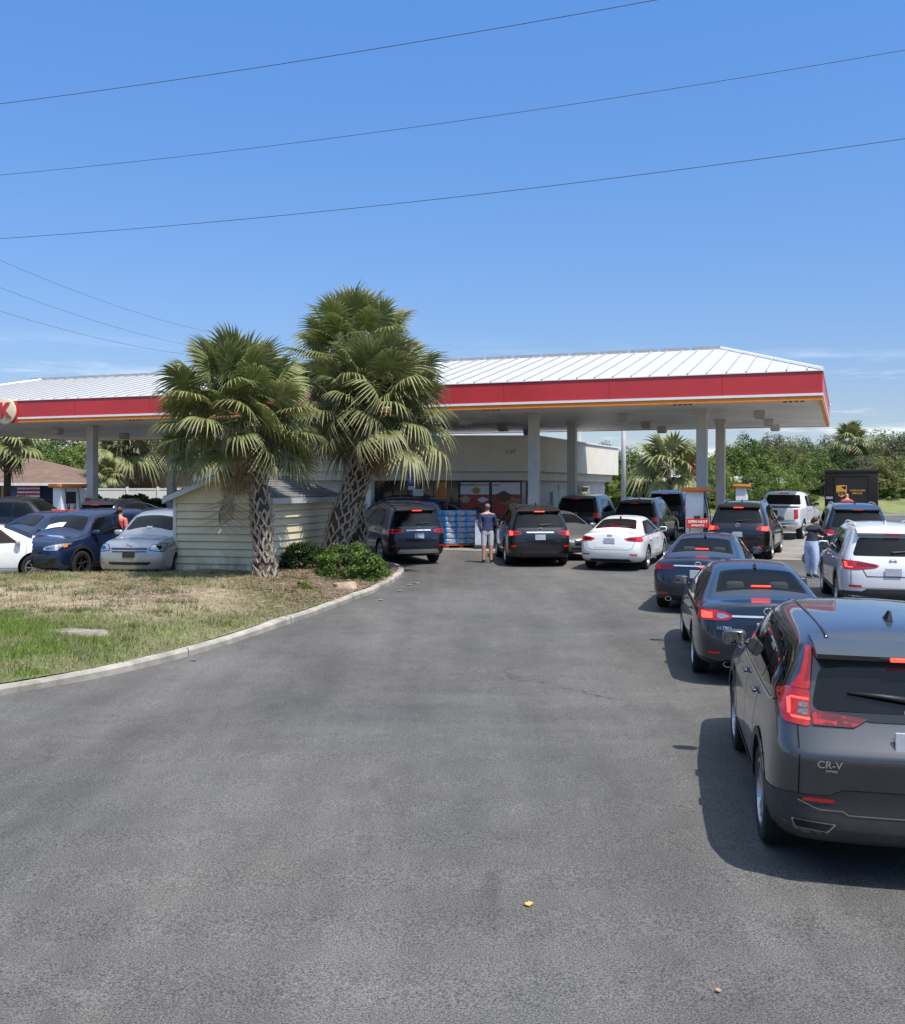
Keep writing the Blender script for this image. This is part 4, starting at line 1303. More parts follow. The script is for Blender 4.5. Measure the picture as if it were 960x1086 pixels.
for (a, bb) in wins[-2:]:
    p_ = front_panel(a + .4, bb - .4, zw0 + .02, zw1 - .08, 'window_poster', POSTW, .040, None, .004)
    front_panel(a + .4, bb - .4, zw0 + .02, zw0 + 1.09, 'poster_red_band', POSTR, .044, p_, .003)
def on_front(name, txt, size, px, z, m, out_=.05, bold=.004):
    a = fpt(px, 0) + fn * out_
    mx = Matrix.Translation(-shop.location) @ frame_mx((a.x, a.y, z), (fd.x, fd.y, 0), (0, 0, 1))
    me_ = text_mesh(txt, size, .002, bold); me_.transform(mx)
    return link(name, me_, m, shop)
on_front('poster_lettering', 'BITE CUISINE & HOT BAKED', .105, 504.5, 2.93, POSTR)
on_front('poster_lettering', 'more', .135, 527, 2.93, POSTR)
def blob_on_front(px, z, wx, wz, m, name, out_=.05):
    a = fpt(px, 0) + fn * out_
    mx = frame_mx((a.x, a.y, z), (fd.x, fd.y, 0), (0, 0, 1))
    q = MB(); n_ = 24
    pl = [(wx * (1 + .15 * math.sin(5 * t)) * math.cos(t), wz * (1 + .12 * math.cos(4 * t)) * math.sin(t)) for t in np.linspace(0, 2 * math.pi, n_ + 1)[:-1]]
    q.prism(pl, -.004, .002, 0, mx)
    return wbuild(q, name, m, shop)
blob_on_front(534, 2.44, .34, .22, mat('poster_food_brown', (.12, .05, .025), rough=.4, var=.6, scale=9), 'poster_food')
blob_on_front(541, 2.24, .50, .17, mat('poster_food_crust', (.38, .20, .08), rough=.4, var=.5, scale=9), 'poster_food', .047)
blob_on_front(505, 2.70, .19, .13, mat('poster_food_yellow', (.40, .30, .04), rough=.4, var=.4, scale=9), 'poster_food')
blob_on_front(493.5, 2.32, .22, .14, mat('poster_food_cream', (.45, .38, .22), rough=.4, var=.4, scale=9), 'poster_food')
blob_on_front(512, 2.30, .22, .10, POSTW, 'poster_food')
op = front_panel(462, 474, g0 + .7, 3.05, 'window_poster', POSTO, .045, None, .004)
blob_on_front(473, 1.95, .24, .22, mat('poster_yellow', (.75, .48, .05), rough=.4, var=.2), 'poster_food', .056)
pw = front_panel(438, 449, 1.75, 2.75, 'window_poster', POSTW, .045, None, .004)
front_panel(441, 447, 2.05, 2.38, 'poster_orange_square', mat('poster_orange_red', (.75, .16, .04), rough=.4), .052, pw, .004)
front_panel(454, 459, 1.6, 2.2, 'window_poster', POSTW, .045, None, .004)
# faded marks where old lettering stood on the parapet
for i, (dx, dz) in enumerate([(0, 0), (.12, .04), (.25, .02), (.36, .05), (.05, -.08), (.2, -.06), (.32, -.05)]):
    a = Lf + fd * ((Vector((2.45, 43.7)) - Lf).dot(fd) + dx - .2) + fn * .004
    q = MB(); q.box((-.04, -.028, 0), (.04, .028, .004), 0, frame_mx((a.x, a.y, 4.35 + dz), (fd.x, fd.y, 0), (0, 0, 1)) @ Matrix.Rotation(i * .9, 4, 'Z'), .0)
    wbuild(q, 'stain', mat('old_glue_stain', (.30, .22, .14), rough=.9), shop)
# side wall: door, boxes, vending things
def side_panel(d0, d1, z0, z1, name, m, out_=.02, th=.02, parent=None):
    o_ = wl[1]; a, bb = o_ + sd_ * d0, o_ + sd_ * d1
    q = MB(); q.prism([tuple(a + sn * out_), tuple(bb + sn * out_), tuple(bb + sn * (out_ - th)), tuple(a + sn * (out_ - th))], z0, z1)
    return wbuild(q, name, m, shop, parent)
dr = side_panel(.4, 2.8, g0, 3.08, 'door_frame', DARKF, .03)
side_panel(.5, 1.65, g0 + .1, 3.0, 'door_glass', SGL, .04, .03, dr); side_panel(1.75, 2.7, g0 + .1, 3.0, 'door_glass', SGL, .04, .03, dr)
side_panel(3.7, 4.5, g0 + .9, g0 + 1.9, 'electric_box', GREYM, .22, .24)
side_panel(4.8, 5.1, g0 + 1.1, g0 + 2.2, 'electric_box', GREYM, .16, .18)
# roof top unit
q = MB(); q.box((.9, 53.5, zp1 - .3), (2.2, 55, zp1 + .55), 0, None, .04); wbuild(q, 'roof_unit', STW, shop)
q = MB(); q.tube([(6.4, 52.2, zp1 - .5), (6.4, 52.2, zp1 + .8)], .06, 8); wbuild(q, 'roof_vent_pipe', GREYM, shop)

# ------------------------------------------------------------------ shed
SIDE = mat('shed_siding', (.40, .37, .25), rough=.75, var=.13, scale=2.2, bump=.12, bscale=18)
def siding_wear():
    m = bpy.data.materials.new('shed_siding_worn'); m.use_nodes = True
    nt = m.node_tree; b_ = nt.nodes['Principled BSDF']; n, l = nt.nodes.new, nt.links.new
    tc = n('ShaderNodeTexCoord')
    def nz(sc, det, loc=0):
        mp = n('ShaderNodeMapping'); mp.inputs['Scale'].default_value = sc; mp.inputs['Location'].default_value = (loc, loc, loc); l(tc.outputs['Object'], mp.inputs[0])
        q = n('ShaderNodeTexNoise'); q.inputs['Scale'].default_value = 1; q.inputs['Detail'].default_value = det; l(mp.outputs[0], q.inputs['Vector']); return q.outputs['Fac']
    def rng(s, a, b__, c, d):
        q = n('ShaderNodeMapRange'); l(s, q.inputs[0])
        for i, v in enumerate((a, b__, c, d)): q.inputs[1 + i].default_value = v
        return q.outputs[0]
    def mix(f, a, c):
        q = n('ShaderNodeMix'); q.data_type = 'RGBA'; l(f, q.inputs[0]); l(a, q.inputs[6]); q.inputs[7].default_value = (*c, 1); return q.outputs[2]
    base = n('ShaderNodeRGB'); base.outputs[0].default_value = (.78, .68, .46, 1)
    c1 = mix(rng(nz((1.3, 1.3, 2.2), 5), .42, .62, 0, .55), base.outputs[0], (.69, .59, .39))
    c2 = mix(rng(nz((2.5, 2.5, 5.0), 6, 7), .60, .70, 0, .75), c1, (.78, .74, .62))      # chalky patches
    sepz = n('ShaderNodeSeparateXYZ'); l(tc.outputs['Object'], sepz.inputs[0])
    low = rng(sepz.outputs['Z'], 0, .75, 1, 0)
    mm = n('ShaderNodeMath'); mm.operation = 'MULTIPLY'; l(rng(nz((3, 3, 1.2), 6, 3), .45, .62, 0, 1), mm.inputs[0]); l(low, mm.inputs[1])
    c3 = mix(mm.outputs[0], c2, (.13, .13, .09))                                           # mildew splashed up from the soil
    l(c3, b_.inputs['Base Color']); b_.inputs['Roughness'].default_value = .75
    return m
SIDEW = siding_wear()
TRIMG = mat('shed_trim', (.50, .52, .52), rough=.6, var=.1)
SHING = mat('shingle_grey', (.16, .155, .15), rough=.95, var=.35, scale=9, bump=.5, bscale=14)
shC = ground(283, 617.5).xy; shL = ground(186, 614.6).xy
sx = (shC - shL); SW = sx.length; sx = sx / SW; sy = Vector((-sx.y, sx.x)); SLn = 4.6
g = gz(shC.y) + .05
SM = Matrix(((sx.x, sy.x, 0, shL.x), (sx.y, sy.y, 0, shL.y), (0, 0, 1, g), (0, 0, 0, 1)))
shed = empty('garden_shed'); shed.matrix_world = SM; tag(shed, 'weathered cream clapboard shed with grey shingle roof beside the palms', 'shed')
HW, HP = 2.12, .50
nb = 11
q = MB(); bh = HW / nb
for i in range(nb + 2):      # lapped boards, the gable ones cut to the roof slope
    z0, z1 = i * bh, min((i + 1) * bh + .012, HW + HP)
    def half(z): return 0 if z <= HW else (z - HW) / HP * SW / 2
    a0, a1 = half(z0), half(z1)
    if SW - 2 * a0 < .1: break
    for (yy, s_) in ((0, -1), (SLn, 1)):
        lip, top = yy + s_ * .034, yy + s_ * .006
        q.add([(a0, lip, z0), (SW - a0, lip, z0), (SW - a1, top, z1), (a1, top, z1), (a0, yy, z0), (SW - a0, yy, z0)], [(0, 1, 2, 3), (4, 5, 1, 0)])
    if i < nb:
        for (xx, s_) in ((0, -1), (SW, 1)):
            lip, top = xx + s_ * .034, xx + s_ * .006
            q.add([(lip, 0, z0), (lip, SLn, z0), (top, SLn, z1), (top, 0, z1), (xx, 0, z0), (xx, SLn, z0)], [(0, 1, 2, 3), (4, 5, 1, 0)])
for i in range(1, nb):  # dark strips: the shade line under each lapped board, put in as colour
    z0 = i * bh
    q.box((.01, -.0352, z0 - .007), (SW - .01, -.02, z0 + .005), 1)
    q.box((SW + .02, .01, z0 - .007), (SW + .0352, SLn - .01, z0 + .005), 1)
q.build('siding', [SIDEW, mat('lap_shade', (.20, .19, .13), rough=.95, var=.4, scale=5)], shed, fix=False)
q = MB(); q.prism([(0, 0), (SW, 0), (SW, 2.12), (SW / 2, 2.62), (0, 2.12)], -SLn, 0, 0, Matrix.Rotation(R(90), 4, 'X')); q.build('inner_wall', SIDE, shed)
for (x, y) in ((-.045, -.045), (SW - .045, -.045), (SW - .045, SLn - .045), (-.045, SLn - .045)):
    q = MB(); q.box((x, y, -.02), (x + .09, y + .09, HW - .01), 0, None, .006)
    q.build('corner_board', mat('corner_board_white', (.66, .66, .62), rough=.6, var=.12), shed)
sl_ = math.atan2(HP, SW / 2)
q = MB()
for s_ in (0, 1):
    for j in range(9):      # courses of shingles stepping up to the ridge
        t0, t1 = j / 9, (j + 1) / 9 + .01
        e = .22
        def rpt(t, dz):
            x = -e + t * (SW / 2 + e); z = HW - e * HP / (SW / 2) + t * (SW / 2 + e) * HP / (SW / 2) + dz
            return (x if s_ == 0 else SW - x, z)
        (xa, za), (xb, zb_) = rpt(t0, .085), rpt(t1, .065)
        (xc, zc), (xd, zd) = rpt(t0, .055), rpt(t1, .055)
        vs = [(xa, -.22, za), (xa, SLn + .22, za), (xb, SLn + .22, zb_), (xb, -.22, zb_), (xc, -.22, zc), (xc, SLn + .22, zc), (xd, SLn + .22, zd), (xd, -.22, zd)]
        q.add(vs, [(0, 1, 2, 3), (4, 5, 1, 0), (0, 3, 7, 4), (1, 5, 6, 2), (4, 7, 6, 5)])
q.build('roof', SHING, shed, fix=True)
q = MB()
for s_ in (0, 1):
    e = .24
    pa = (-e, HW - e * HP / (SW / 2)); pb = (SW / 2, HW + HP)
    if s_: pa, pb = (SW - pa[0], pa[1]), (SW - pb[0], pb[1])
    for y in (-.245, SLn + .225):
        q.add([(pa[0], y, pa[1] - .09), (pb[0], y, pb[1] - .09), (pb[0], y, pb[1] + .05), (pa[0], y, pa[1] + .05), (pa[0], y + .02, pa[1] - .09), (pb[0], y + .02, pb[1] - .09), (pb[0], y + .02, pb[1] + .05), (pa[0], y + .02, pa[1] + .05)],
              [(0, 1, 2, 3), (7, 6, 5, 4), (0, 4, 5, 1), (3, 2, 6, 7), (0, 3, 7, 4), (1, 5, 6, 2)])
    x = pa[0]
    q.box((x - (.02 if not s_ else -.0), -.22, pa[1] - .10), (x + (.0 if not s_ else .02), SLn + .22, pa[1] + .05))
q.build('roof_trim', TRIMG, shed, fix=True)
q = MB(); q.box((-.05, -.05, -.25), (SW + .05, SLn + .05, -.005)); q.build('foundation', mat('brick_base', (.20, .07, .04), rough=.9, var=.4, scale=8), shed)

# ------------------------------------------------------------------ houses, fence, poles beyond the lot
def house(name, label, x0, x1, y0, y1, ze, zr, wallm, roofm, trimm, hip=2.5, over=.4, g=None):
    g = gz(y0) if g is None else g
    h = empty(name, ((x0 + x1) / 2, (y0 + y1) / 2, g)); tag(h, label, 'house')
    q = MB(); q.box((x0, y0, g), (x1, y1, ze)); wbuild(q, 'wall', wallm, h)
    o_ = over; ym = (y0 + y1) / 2
    v = [(x0 - o_, y0 - o_, ze), (x1 + o_, y0 - o_, ze), (x1 + o_, y1 + o_, ze), (x0 - o_, y1 + o_, ze), (x1 - hip, ym, zr), (x0 + hip, ym, zr)]
    q = MB(); q.add([(a, b_, c + .10) for a, b_, c in v], [(0, 1, 4, 5), (1, 2, 4), (2, 3, 5, 4), (3, 0, 5), (0, 3, 2, 1)]); wbuild(q, 'roof', roofm, h)
    q = MB(); q.box((x0 - o_ - .02, y0 - o_ - .02, ze - .08), (x1 + o_ + .02, y1 + o_ + .02, ze + .095)); wbuild(q, 'eaves_board', trimm, h)
    return h
RF = mat('brown_shingle', (.165, .105, .075), rough=.95, var=.25, scale=1.5, bump=.3, bscale=6)
NAVY = mat('navy_wall', (.012, .018, .055), rough=.7, var=.1)
TRW = mat('white_trim', (.72, .72, .70), rough=.6)
h1 = house('house', 'navy blue house with brown hip roof and a striped flag on its wall', -46, -23.5, 65, 78, 3.02, 4.75, NAVY, RF, TRW, hip=5.5)
for (px, w_) in ((10, .5), (50, .5)):
    pass
fl = empty('striped_flag', (pt(30, 522, 64.9).x, 64.94, 2.17)); tag(fl, 'red and white striped flag hanging on the navy house wall', 'flag')
q = MB(); FWd, FH = 1.45, 1.55
def wav(x): return .03 * math.sin(x * 5.0)
rows = []
for i in range(13):
    z0, z1 = FH / 2 - FH * i / 13, FH / 2 - FH * (i + 1) / 13
    for kx in range(12):
        xa, xb = -FWd / 2 + FWd * kx / 12, -FWd / 2 + FWd * (kx + 1) / 12
        mi = 0 if i % 2 == 0 else 1
        q.add([(xa, wav(xa) - .02, z0), (xb, wav(xb) - .02, z0), (xb, wav(xb) - .02, z1), (xa, wav(xa) - .02, z1)], [(0, 3, 2, 1)], mi)
q.build('flag_cloth', [mat('flag_red', (.55, .04, .07), rough=.8), mat('flag_white', (.85, .82, .82), rough=.8)], fl)
q = MB()
q.add([(-FWd / 2 - .40, -.02, FH / 2), (-FWd / 2 - .002, -.02, FH / 2), (-FWd / 2 - .002, -.02, FH * .04), (-FWd / 2 - .40, -.02, FH * .04)], [(0, 3, 2, 1)])
q.build('flag_canton', mat('flag_blue', (.10, .13, .20), rough=.8), fl)
h2 = house('house', 'tan house with shaded arched porch behind the white fence', -24.5, -17.0, 74, 86, 4.0, 7.4, mat('tan_stucco', (.34, .24, .15), rough=.9, var=.12), mat('grey_brown_shingle', (.15, .12, .10), rough=.95, var=.25, scale=1.5), mat('dark_trim', (.05, .045, .04), rough=.7), hip=2.0)
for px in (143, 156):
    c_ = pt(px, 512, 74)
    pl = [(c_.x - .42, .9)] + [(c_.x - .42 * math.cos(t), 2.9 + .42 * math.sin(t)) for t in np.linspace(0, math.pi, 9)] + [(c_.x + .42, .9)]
    q = MB(); q.add([(x, 73.97, z) for x, z in pl], [tuple(range(len(pl)))[::-1]]); wbuild(q, 'arch_shade_glow_sheet', mat('porch_shade_glow', (.22, .12, .045), rough=.9, var=.5), h2)  # flat sheet, porch shade and warm inner light put into its colour
VINYL = mat('white_vinyl', (.70, .70, .68), rough=.5, var=.06)
fn_ = empty('white_fence', (-20.5, 62, gz(62))); tag(fn_, 'white vinyl panel fence running behind the hedge', 'fence')
xf0, xf1 = pt(70, 520, 62).x, pt(200, 520, 62).x
n_ = 4
for i in range(n_):
    xa, xb = xf0 + (xf1 - xf0) * i / n_, xf0 + (xf1 - xf0) * (i + 1) / n_
    q = MB()
    m_ = int((xb - xa - .12) / .15)
    for k in range(m_):
        u0 = xa + .07 + k * .15; q.box((u0, 61.98, gz(62) + .08), (u0 + .146, 62.02, 2.70))
    q.box((xa + .06, 61.96, 2.68), (xb - .06, 62.04, 2.78)); wbuild(q, 'fence_panel', VINYL, fn_)
for i in range(n_ + 1):
    xa = xf0 + (xf1 - xf0) * i / n_
    q = MB(); q.box((xa - .06, 61.93, gz(62)), (xa + .06, 62.07, 2.86), 0, None, .01); wbuild(q, 'fence_post', VINYL, fn_)
# yellow post panel near the house
q = MB(); c_ = pt(6, 522, 64.9); 
q.box((-.30, -.03, -.45), (.30, .03, .45), 0, None, .01)
o = q.build('door_panel', mat('ochre_paint', (.50, .33, .10), rough=.7, var=.3, scale=6)); o.location = (c_.x, 64.93, c_.z)
tag(o, 'ochre banner board on the navy house beside the flag', 'banner'); o.name = 'banner_board'

# slim pole standing right of the shop
lp = empty('lamp_post', (pt(661.5, 530, 60).x, 60, gz(60))); tag(lp, 'slim grey pole between the shop and the sabal palm', 'pole')
q = MB(); q.tube([(0, 0, 0), (0, 0, 9)], [.16, .10], 12); q.build('pole_shaft', GREYM, lp, True)
q = MB(); q.box((-.9, -.12, 8.95), (.9, .12, 9.1), 0, None, .03); q.build('lamp_head', GREYM, lp)
# overhead wires
WIRE = mat('wire_dark', (.045, .05, .06), rough=.6)
def wire(p0, y0, p1, y1, sag, rad, label, ext=.6, group='overhead power lines crossing the sky'):
    a, bb = pt(*p0, y0), pt(*p1, y1)
    d = bb - a; a2, b2 = a - d * ext, bb + d * ext
    pts = []
    for t in np.linspace(0, 1, 41):
        p = a2.lerp(b2, t); u = (t * (1 + 2 * ext) - ext)
        p.z += sag * (4 * (u - .5) ** 2 - 1)
        pts.append(p)
    q = MB(); q.tube(pts, rad, 6); o = q.build('power_line', WIRE, None, True)
    tag(o, label, 'wire', group)
wire((0, 110), 30, (695, 0), 24, .12, .0085, 'uppermost of the three dark wires crossing the blue sky')
wire((0, 185.5), 32, (960, 53), 24, .25, .0070, 'middle of the three dark wires crossing the blue sky')
wire((0, 253), 34, (960, 147), 25, .25, .0085, 'lowest of the three long wires, closest above the palms')
wire((0, 276), 60, (200, 347), 85, .3, .009, 'uppermost of three faint wires sloping down behind the left palm', .4, 'faint wires sloping behind the left palm')
wire((0, 305), 60, (200, 366), 85, .3, .009, 'middle of three faint wires sloping down behind the left palm', .4, 'faint wires sloping behind the left palm')
wire((0, 330), 60, (200, 376), 85, .3, .009, 'lowest of three faint wires sloping down behind the left palm', .4, 'faint wires sloping behind the left palm')
# ------------------------------------------------------------------ palms
def rot_axis(axis, a):
    return np.array(Matrix.Rotation(a, 3, Vector(axis)))
def fan_leaf(rng, nseg=30, petiole=1.0, blade=.95, droop=.5, spread=2.25, fold=.25, dead=False):
    droop = droop * rng.uniform(.45, 1.5)
    """one fan leaf along +Y, its upper face towards +Z; returns verts, quads, per-vertex shade"""
    V, Q, C = [], [], []
    def P(x, y, z, c): V.append((x, y, z)); C.append(c); return len(V) - 1
    pc = (.20, .22, .07) if not dead else (.26, .19, .11)
    last = None
    npt = 6
    for i in range(npt + 1):
        t = i / npt
        y, z = petiole * t, -droop * .35 * petiole * t * t
        w_ = .022 * (1 - .45 * t)
        cur = [P(-w_, y, z, pc), P(0, y, z + .012, pc), P(w_, y, z, pc)]
        if last:
            Q.append((last[0], last[1], cur[1], cur[0])); Q.append((last[1], last[2], cur[2], cur[1]))
        last = cur
    yb, zb = petiole, -droop * .35 * petiole
    for s in range(nseg):
        u = (s + .5) / nseg * 2 - 1
        a = u * spread + rng.normal(0, .03)
        L = blade * (1 - .28 * abs(u) ** 2) * rng.uniform(.9, 1.06)
        # the midrib curves down: inner segments start further along it
        rib = .34 * blade * (1 - abs(u)) ** 1.2
        base = np.array([0, yb + rib, zb - .55 * droop * rib * rib])
        ca, sa = math.cos(a), math.sin(a)
        wmax = blade * spread * 2 / nseg * .30
        tipdroop = rng.uniform(.4, 1.9) * droop
        if rng.random() < .10: a += rng.normal(0, .12); tipdroop *= 1.6
        lastv = None
        g = rng.uniform(.75, 1.2)
        for (t, wf) in ((0.0, .25), (.3, .85), (.52, 1.0), (.72, .6), (.88, .30), (1.0, .04)):
            r = L * t
            z = -.40 * droop * r * r / blade - fold * abs(u) * r * .55 - (tipdroop * .55 * L * max(0, t - .5) ** 1.8 * 2.2) + .09 * math.sin(t * 3) * (1 - abs(u))
            shr = 1 - .22 * tipdroop * max(0, t - .5)
            x, y = base[0] + sa * r * shr, base[1] + ca * r * shr
            w_ = wmax * wf
            nx, ny = ca, -sa
            c0 = np.array((.178, .218, .056)) * g if not dead else np.array((.42, .30, .17)) * g
            tip = np.array((.36, .33, .18)) if not dead else np.array((.46, .38, .27))
            k = max(0, (t - .45) / .55) ** 1.2 * rng.uniform(.25, 1.0)
            c = tuple(c0 * (1 - k) + tip * k)
            cur = [P(x - nx * w_, y - ny * w_, z + base[2], c), P(x, y, z + base[2] - w_ * .55, c), P(x + nx * w_, y + ny * w_, z + base[2], c)]
            if lastv:
                Q.append((lastv[0], lastv[1], cur[1], cur[0])); Q.append((lastv[1], lastv[2], cur[2], cur[1]))
            lastv = cur
    return np.array(V), np.array(Q), np.array(C)

PALMLEAF = mat('palm_leaf', (.1, .2, .05), rough=.5, var=.18, scale=5, attr='Col', transl=.25, spec=.38)
BOOT = mat('palm_boot', (.40, .345, .27), rough=.9, var=.45, scale=9, bump=.4, bscale=50)
BARK = mat('palm_bark', (.085, .06, .042), rough=.95, var=.4, scale=10, bump=.6, bscale=35)

def crown_mesh(seed, n, petiole, blade, nseg=30, lo=-65, hi=82, dead_n=8, aspect=1.0, yellow=0.0, droopk=1.0, inner=0):
    rng = np.random.default_rng(seed)
    Vs, Qs, Cs, off = [], [], [], 0
    for i in range(n + dead_n + inner):
        dead = n <= i < n + dead_n or (i >= n + dead_n and rng.random() < .35)
        core = i >= n + dead_n
        t = (i + .5) / n if not core else rng.uniform(.3, 1.0)
        elv = hi + (lo - hi) * t ** 1.05 if not dead else (rng.uniform(-84, -66) if not core else rng.uniform(-70, -30))
        az = i * 2.39996 + rng.normal(0, .12)
        young = 1 - t if not dead else 0
        pet = petiole * (rng.uniform(.78, 1.08)) * (.5 if core else 1) * (.72 + .28 * min(1, t * 3)) * (1 if not dead else .7)
        V, Q, C = fan_leaf(rng, nseg, pet, blade * rng.uniform(.86, 1.08) * (1 if not dead else .85), droopk * (.25 + .95 * min(1, t) if not dead else 1.1), 2.45 if not dead else 1.3, (.10 + .16 * t) * (1 if droopk < .8 else 1.8), dead)
        if not dead:
            warm = yellow + .10 + .45 * max(0, t - .5) + max(0, rng.normal(0, .12))
            C = C * (1 - warm) + C.mean(axis=1, keepdims=True) * np.array((1.5, 1.35, .75)) * warm
            C = C * rng.uniform(.78, 1.22)
        roll = rng.normal(0, .5)
        M_ = rot_axis((0, 0, 1), az) @ rot_axis((1, 0, 0), math.radians(elv)) @ rot_axis((0, 1, 0), roll)
        W = V @ M_.T
        base = np.array((.10 * math.cos(az + 1.57), .10 * math.sin(az + 1.57), .35 * (1 - t) - .25 if not dead else -.45))
        # gravity: the further out, the lower
        rad = np.sqrt((W[:, 0] ** 2 + W[:, 1] ** 2))
        W = W + base
        W[:, 2] -= .10 * droopk * rad ** 2 * (.4 + t)
        Vs.append(W); Qs.append(Q + off); Cs.append(C); off += len(V)
    V = np.concatenate(Vs); V[:, :2] *= aspect
    return np_mesh('crown', V, np.concatenate(Qs), np.clip(np.concatenate(Cs), .004, .9))

def trunk_meshes(path, r0, r1, seed, pitch=.15, around=8, boots_from=.0):
    rng = random.Random(seed)
    path = [Vector(p) for p in path]
    seg = [(b_ - a).length for a, b_ in zip(path[:-1], path[1:])]; tot = sum(seg)
    def at(d):
        d = max(0, min(tot - 1e-4, d))
        for i, s_ in enumerate(seg):
            if d <= s_: return path[i].lerp(path[i + 1], d / s_), (path[i + 1] - path[i]).normalized()
            d -= s_
    def rad(d):
        k = d / tot
        return r0 + (r1 - r0) * k + .16 * r0 * max(0, 1 - d / .35) ** 2 + .02 * math.sin(d * 5 + seed)
    q = MB()
    nst = int(tot / .12)
    pts = [at(tot * i / nst)[0] for i in range(nst + 1)]
    q.tube(pts, [rad(tot * i / nst) * (1 + .05 * rng.uniform(-1, 1)) for i in range(nst + 1)], 14, 0)
    row = 0; d = boots_from
    while d < tot + .10:
        p, t = at(min(d, tot))
        a = t.cross(Vector((0, 1, 0))).normalized(); b_ = t.cross(a).normalized()
        for k in range(around):
            th = 2 * math.pi * (k + .5 * (row % 2)) / around + rng.uniform(-.16, .16)
            if rng.random() < .18: continue
            R_ = rad(d)
            def sp(dth, dz, dr):
                q_, t_ = at(min(d + dz, tot)) if d + dz <= tot else (path[-1] + t * (d + dz - tot), t)
                return q_ + (a * math.cos(th + dth) + b_ * math.sin(th + dth)) * (R_ + dr)
            hh = pitch * rng.uniform(1.0, 1.95); dth = math.pi / around * 1.02; lean = rng.uniform(.015, .11)
            w_ = .024 * rng.uniform(.8, 1.3) / R_
            for s_ in (-1, 1):       # each old leaf base is split: two arms that cross the neighbours'
                lo = [sp(s_ * .15 * dth - w_ * .8, -.02, .0), sp(s_ * .15 * dth + w_ * .8, -.02, .0), sp(s_ * .15 * dth + w_ * .6, -.01, .03), sp(s_ * .15 * dth - w_ * .6, -.01, .03)]
                mi = [sp(s_ * .62 * dth - w_, hh * .55, lean * .25), sp(s_ * .62 * dth + w_, hh * .55, lean * .25), sp(s_ * .62 * dth + w_ * .8, hh * .55, lean * .25 + .034), sp(s_ * .62 * dth - w_ * .8, hh * .55, lean * .25 + .034)]
                e = rng.uniform(.9, 1.15)
                hi = [sp(s_ * 1.1 * dth - w_ * .5, hh * e, lean), sp(s_ * 1.1 * dth + w_ * .5, hh * e, lean), sp(s_ * 1.1 * dth + w_ * .4, hh * e, lean + .018), sp(s_ * 1.1 * dth - w_ * .4, hh * e, lean + .018)]
                vs = lo + mi + hi
                fs = []
                for L_ in (0, 4):
                    for m_ in range(4): fs.append((L_ + m_, L_ + (m_ + 1) % 4, L_ + 4 + (m_ + 1) % 4, L_ + 4 + m_))
                fs += [(3, 2, 1, 0), (8, 9, 10, 11)]
                q.add(vs, fs, 1)
        d += pitch; row += 1
    return q

def palm(name, label, base, path, r0, r1, crown, crown_at, seed, group=None, pitch=.15, around=8, crz=0, csc=1.0, boots_from=.0):
    root = empty(name, base); tag(root, label, 'palm', group)
    q = trunk_meshes(path, r0, r1, seed, pitch, around, boots_from)
    q.build('trunk', [BARK, BOOT], root, False, fix=True)
    c = link('crown', crown, PALMLEAF, root, True)
    c.location = crown_at; c.rotation_euler = (0, 0, crz); c.scale = (csc, csc, csc)
    return root

def base_at(px, py, dz=0):
    p = ground(px, py); p.z = island_z(p.x, p.y) - .04 + dz; return p
bL = base_at(281, 623)
def rel(base, px, py, Y): return pt(px, py, Y) - base
def stray_frond(root, name, at_, az, elv, seed, dead=True, petiole=.5, blade=.8, droop=1.2):
    rng = np.random.default_rng(seed)
    V, Q, C = fan_leaf(rng, 26, petiole, blade, droop, 1.0, .5, dead)
    if dead: C = C * .6 + np.array((.30, .28, .25)) * .5
    me = np_mesh('dead_frond', V, Q, np.clip(C, 0, .9))
    o = link('dead_frond', me, PALMLEAF, root, True); o.location = at_; o.rotation_euler = (R(elv), 0, az)
    o['label'] = 'grey dead frond hanging beside the trunk'
pl1 = palm('sabal_palm', 'left palm with spreading fan crown in front of the cream shed', bL,
     [(0, 0, -.1), rel(bL, 280, 590, bL.y), rel(bL, 277, 545, bL.y), rel(bL, 271, 490, bL.y), rel(bL, 264, 460, bL.y)], .225, .20,
     crown_mesh(11, 76, 1.30, .74, 34, lo=-34, hi=88, dead_n=16, droopk=.46, inner=34), rel(bL, 252, 434, bL.y), 1, pitch=.155, around=8)
stray_frond(pl1, 'dead_frond', rel(bL, 255, 497, bL.y - .55), R(-100), -82, 5)
stray_frond(pl1, 'dead_frond', rel(bL, 238, 500, bL.y - .3), R(80), -70, 6)
bR = base_at(352, 607)
pl2 = palm('sabal_palm', 'shorter right palm with leaning lattice trunk and drooping pale green fans', bR,
     [(-.12, 0, -.1), rel(bR, 352, 590, bR.y), rel(bR, 362, 555, bR.y), rel(bR, 376, 515, bR.y + .1), rel(bR, 390, 470, bR.y + .2)], .33, .30,
     crown_mesh(23, 70, 1.42, .86, 36, lo=-16, hi=76, dead_n=6, yellow=.14, droopk=.74, inner=26), rel(bR, 398, 428, bR.y + .2), 2, pitch=.165, around=9)
bT = base_at(377, 600)
pl3 = palm('sabal_palm', 'tallest palm rising behind the shorter leaning one', bT,
     [(0, 0, -.1), rel(bT, 378, 560, bT.y), rel(bT, 376, 500, bT.y), rel(bT, 373, 440, bT.y), rel(bT, 373, 392, bT.y)], .30, .24,
     crown_mesh(37, 66, 1.32, .78, 34, lo=-34, hi=89, dead_n=10, droopk=.5, inner=26), rel(bT, 376, 376, bT.y), 3, pitch=.16, around=8)

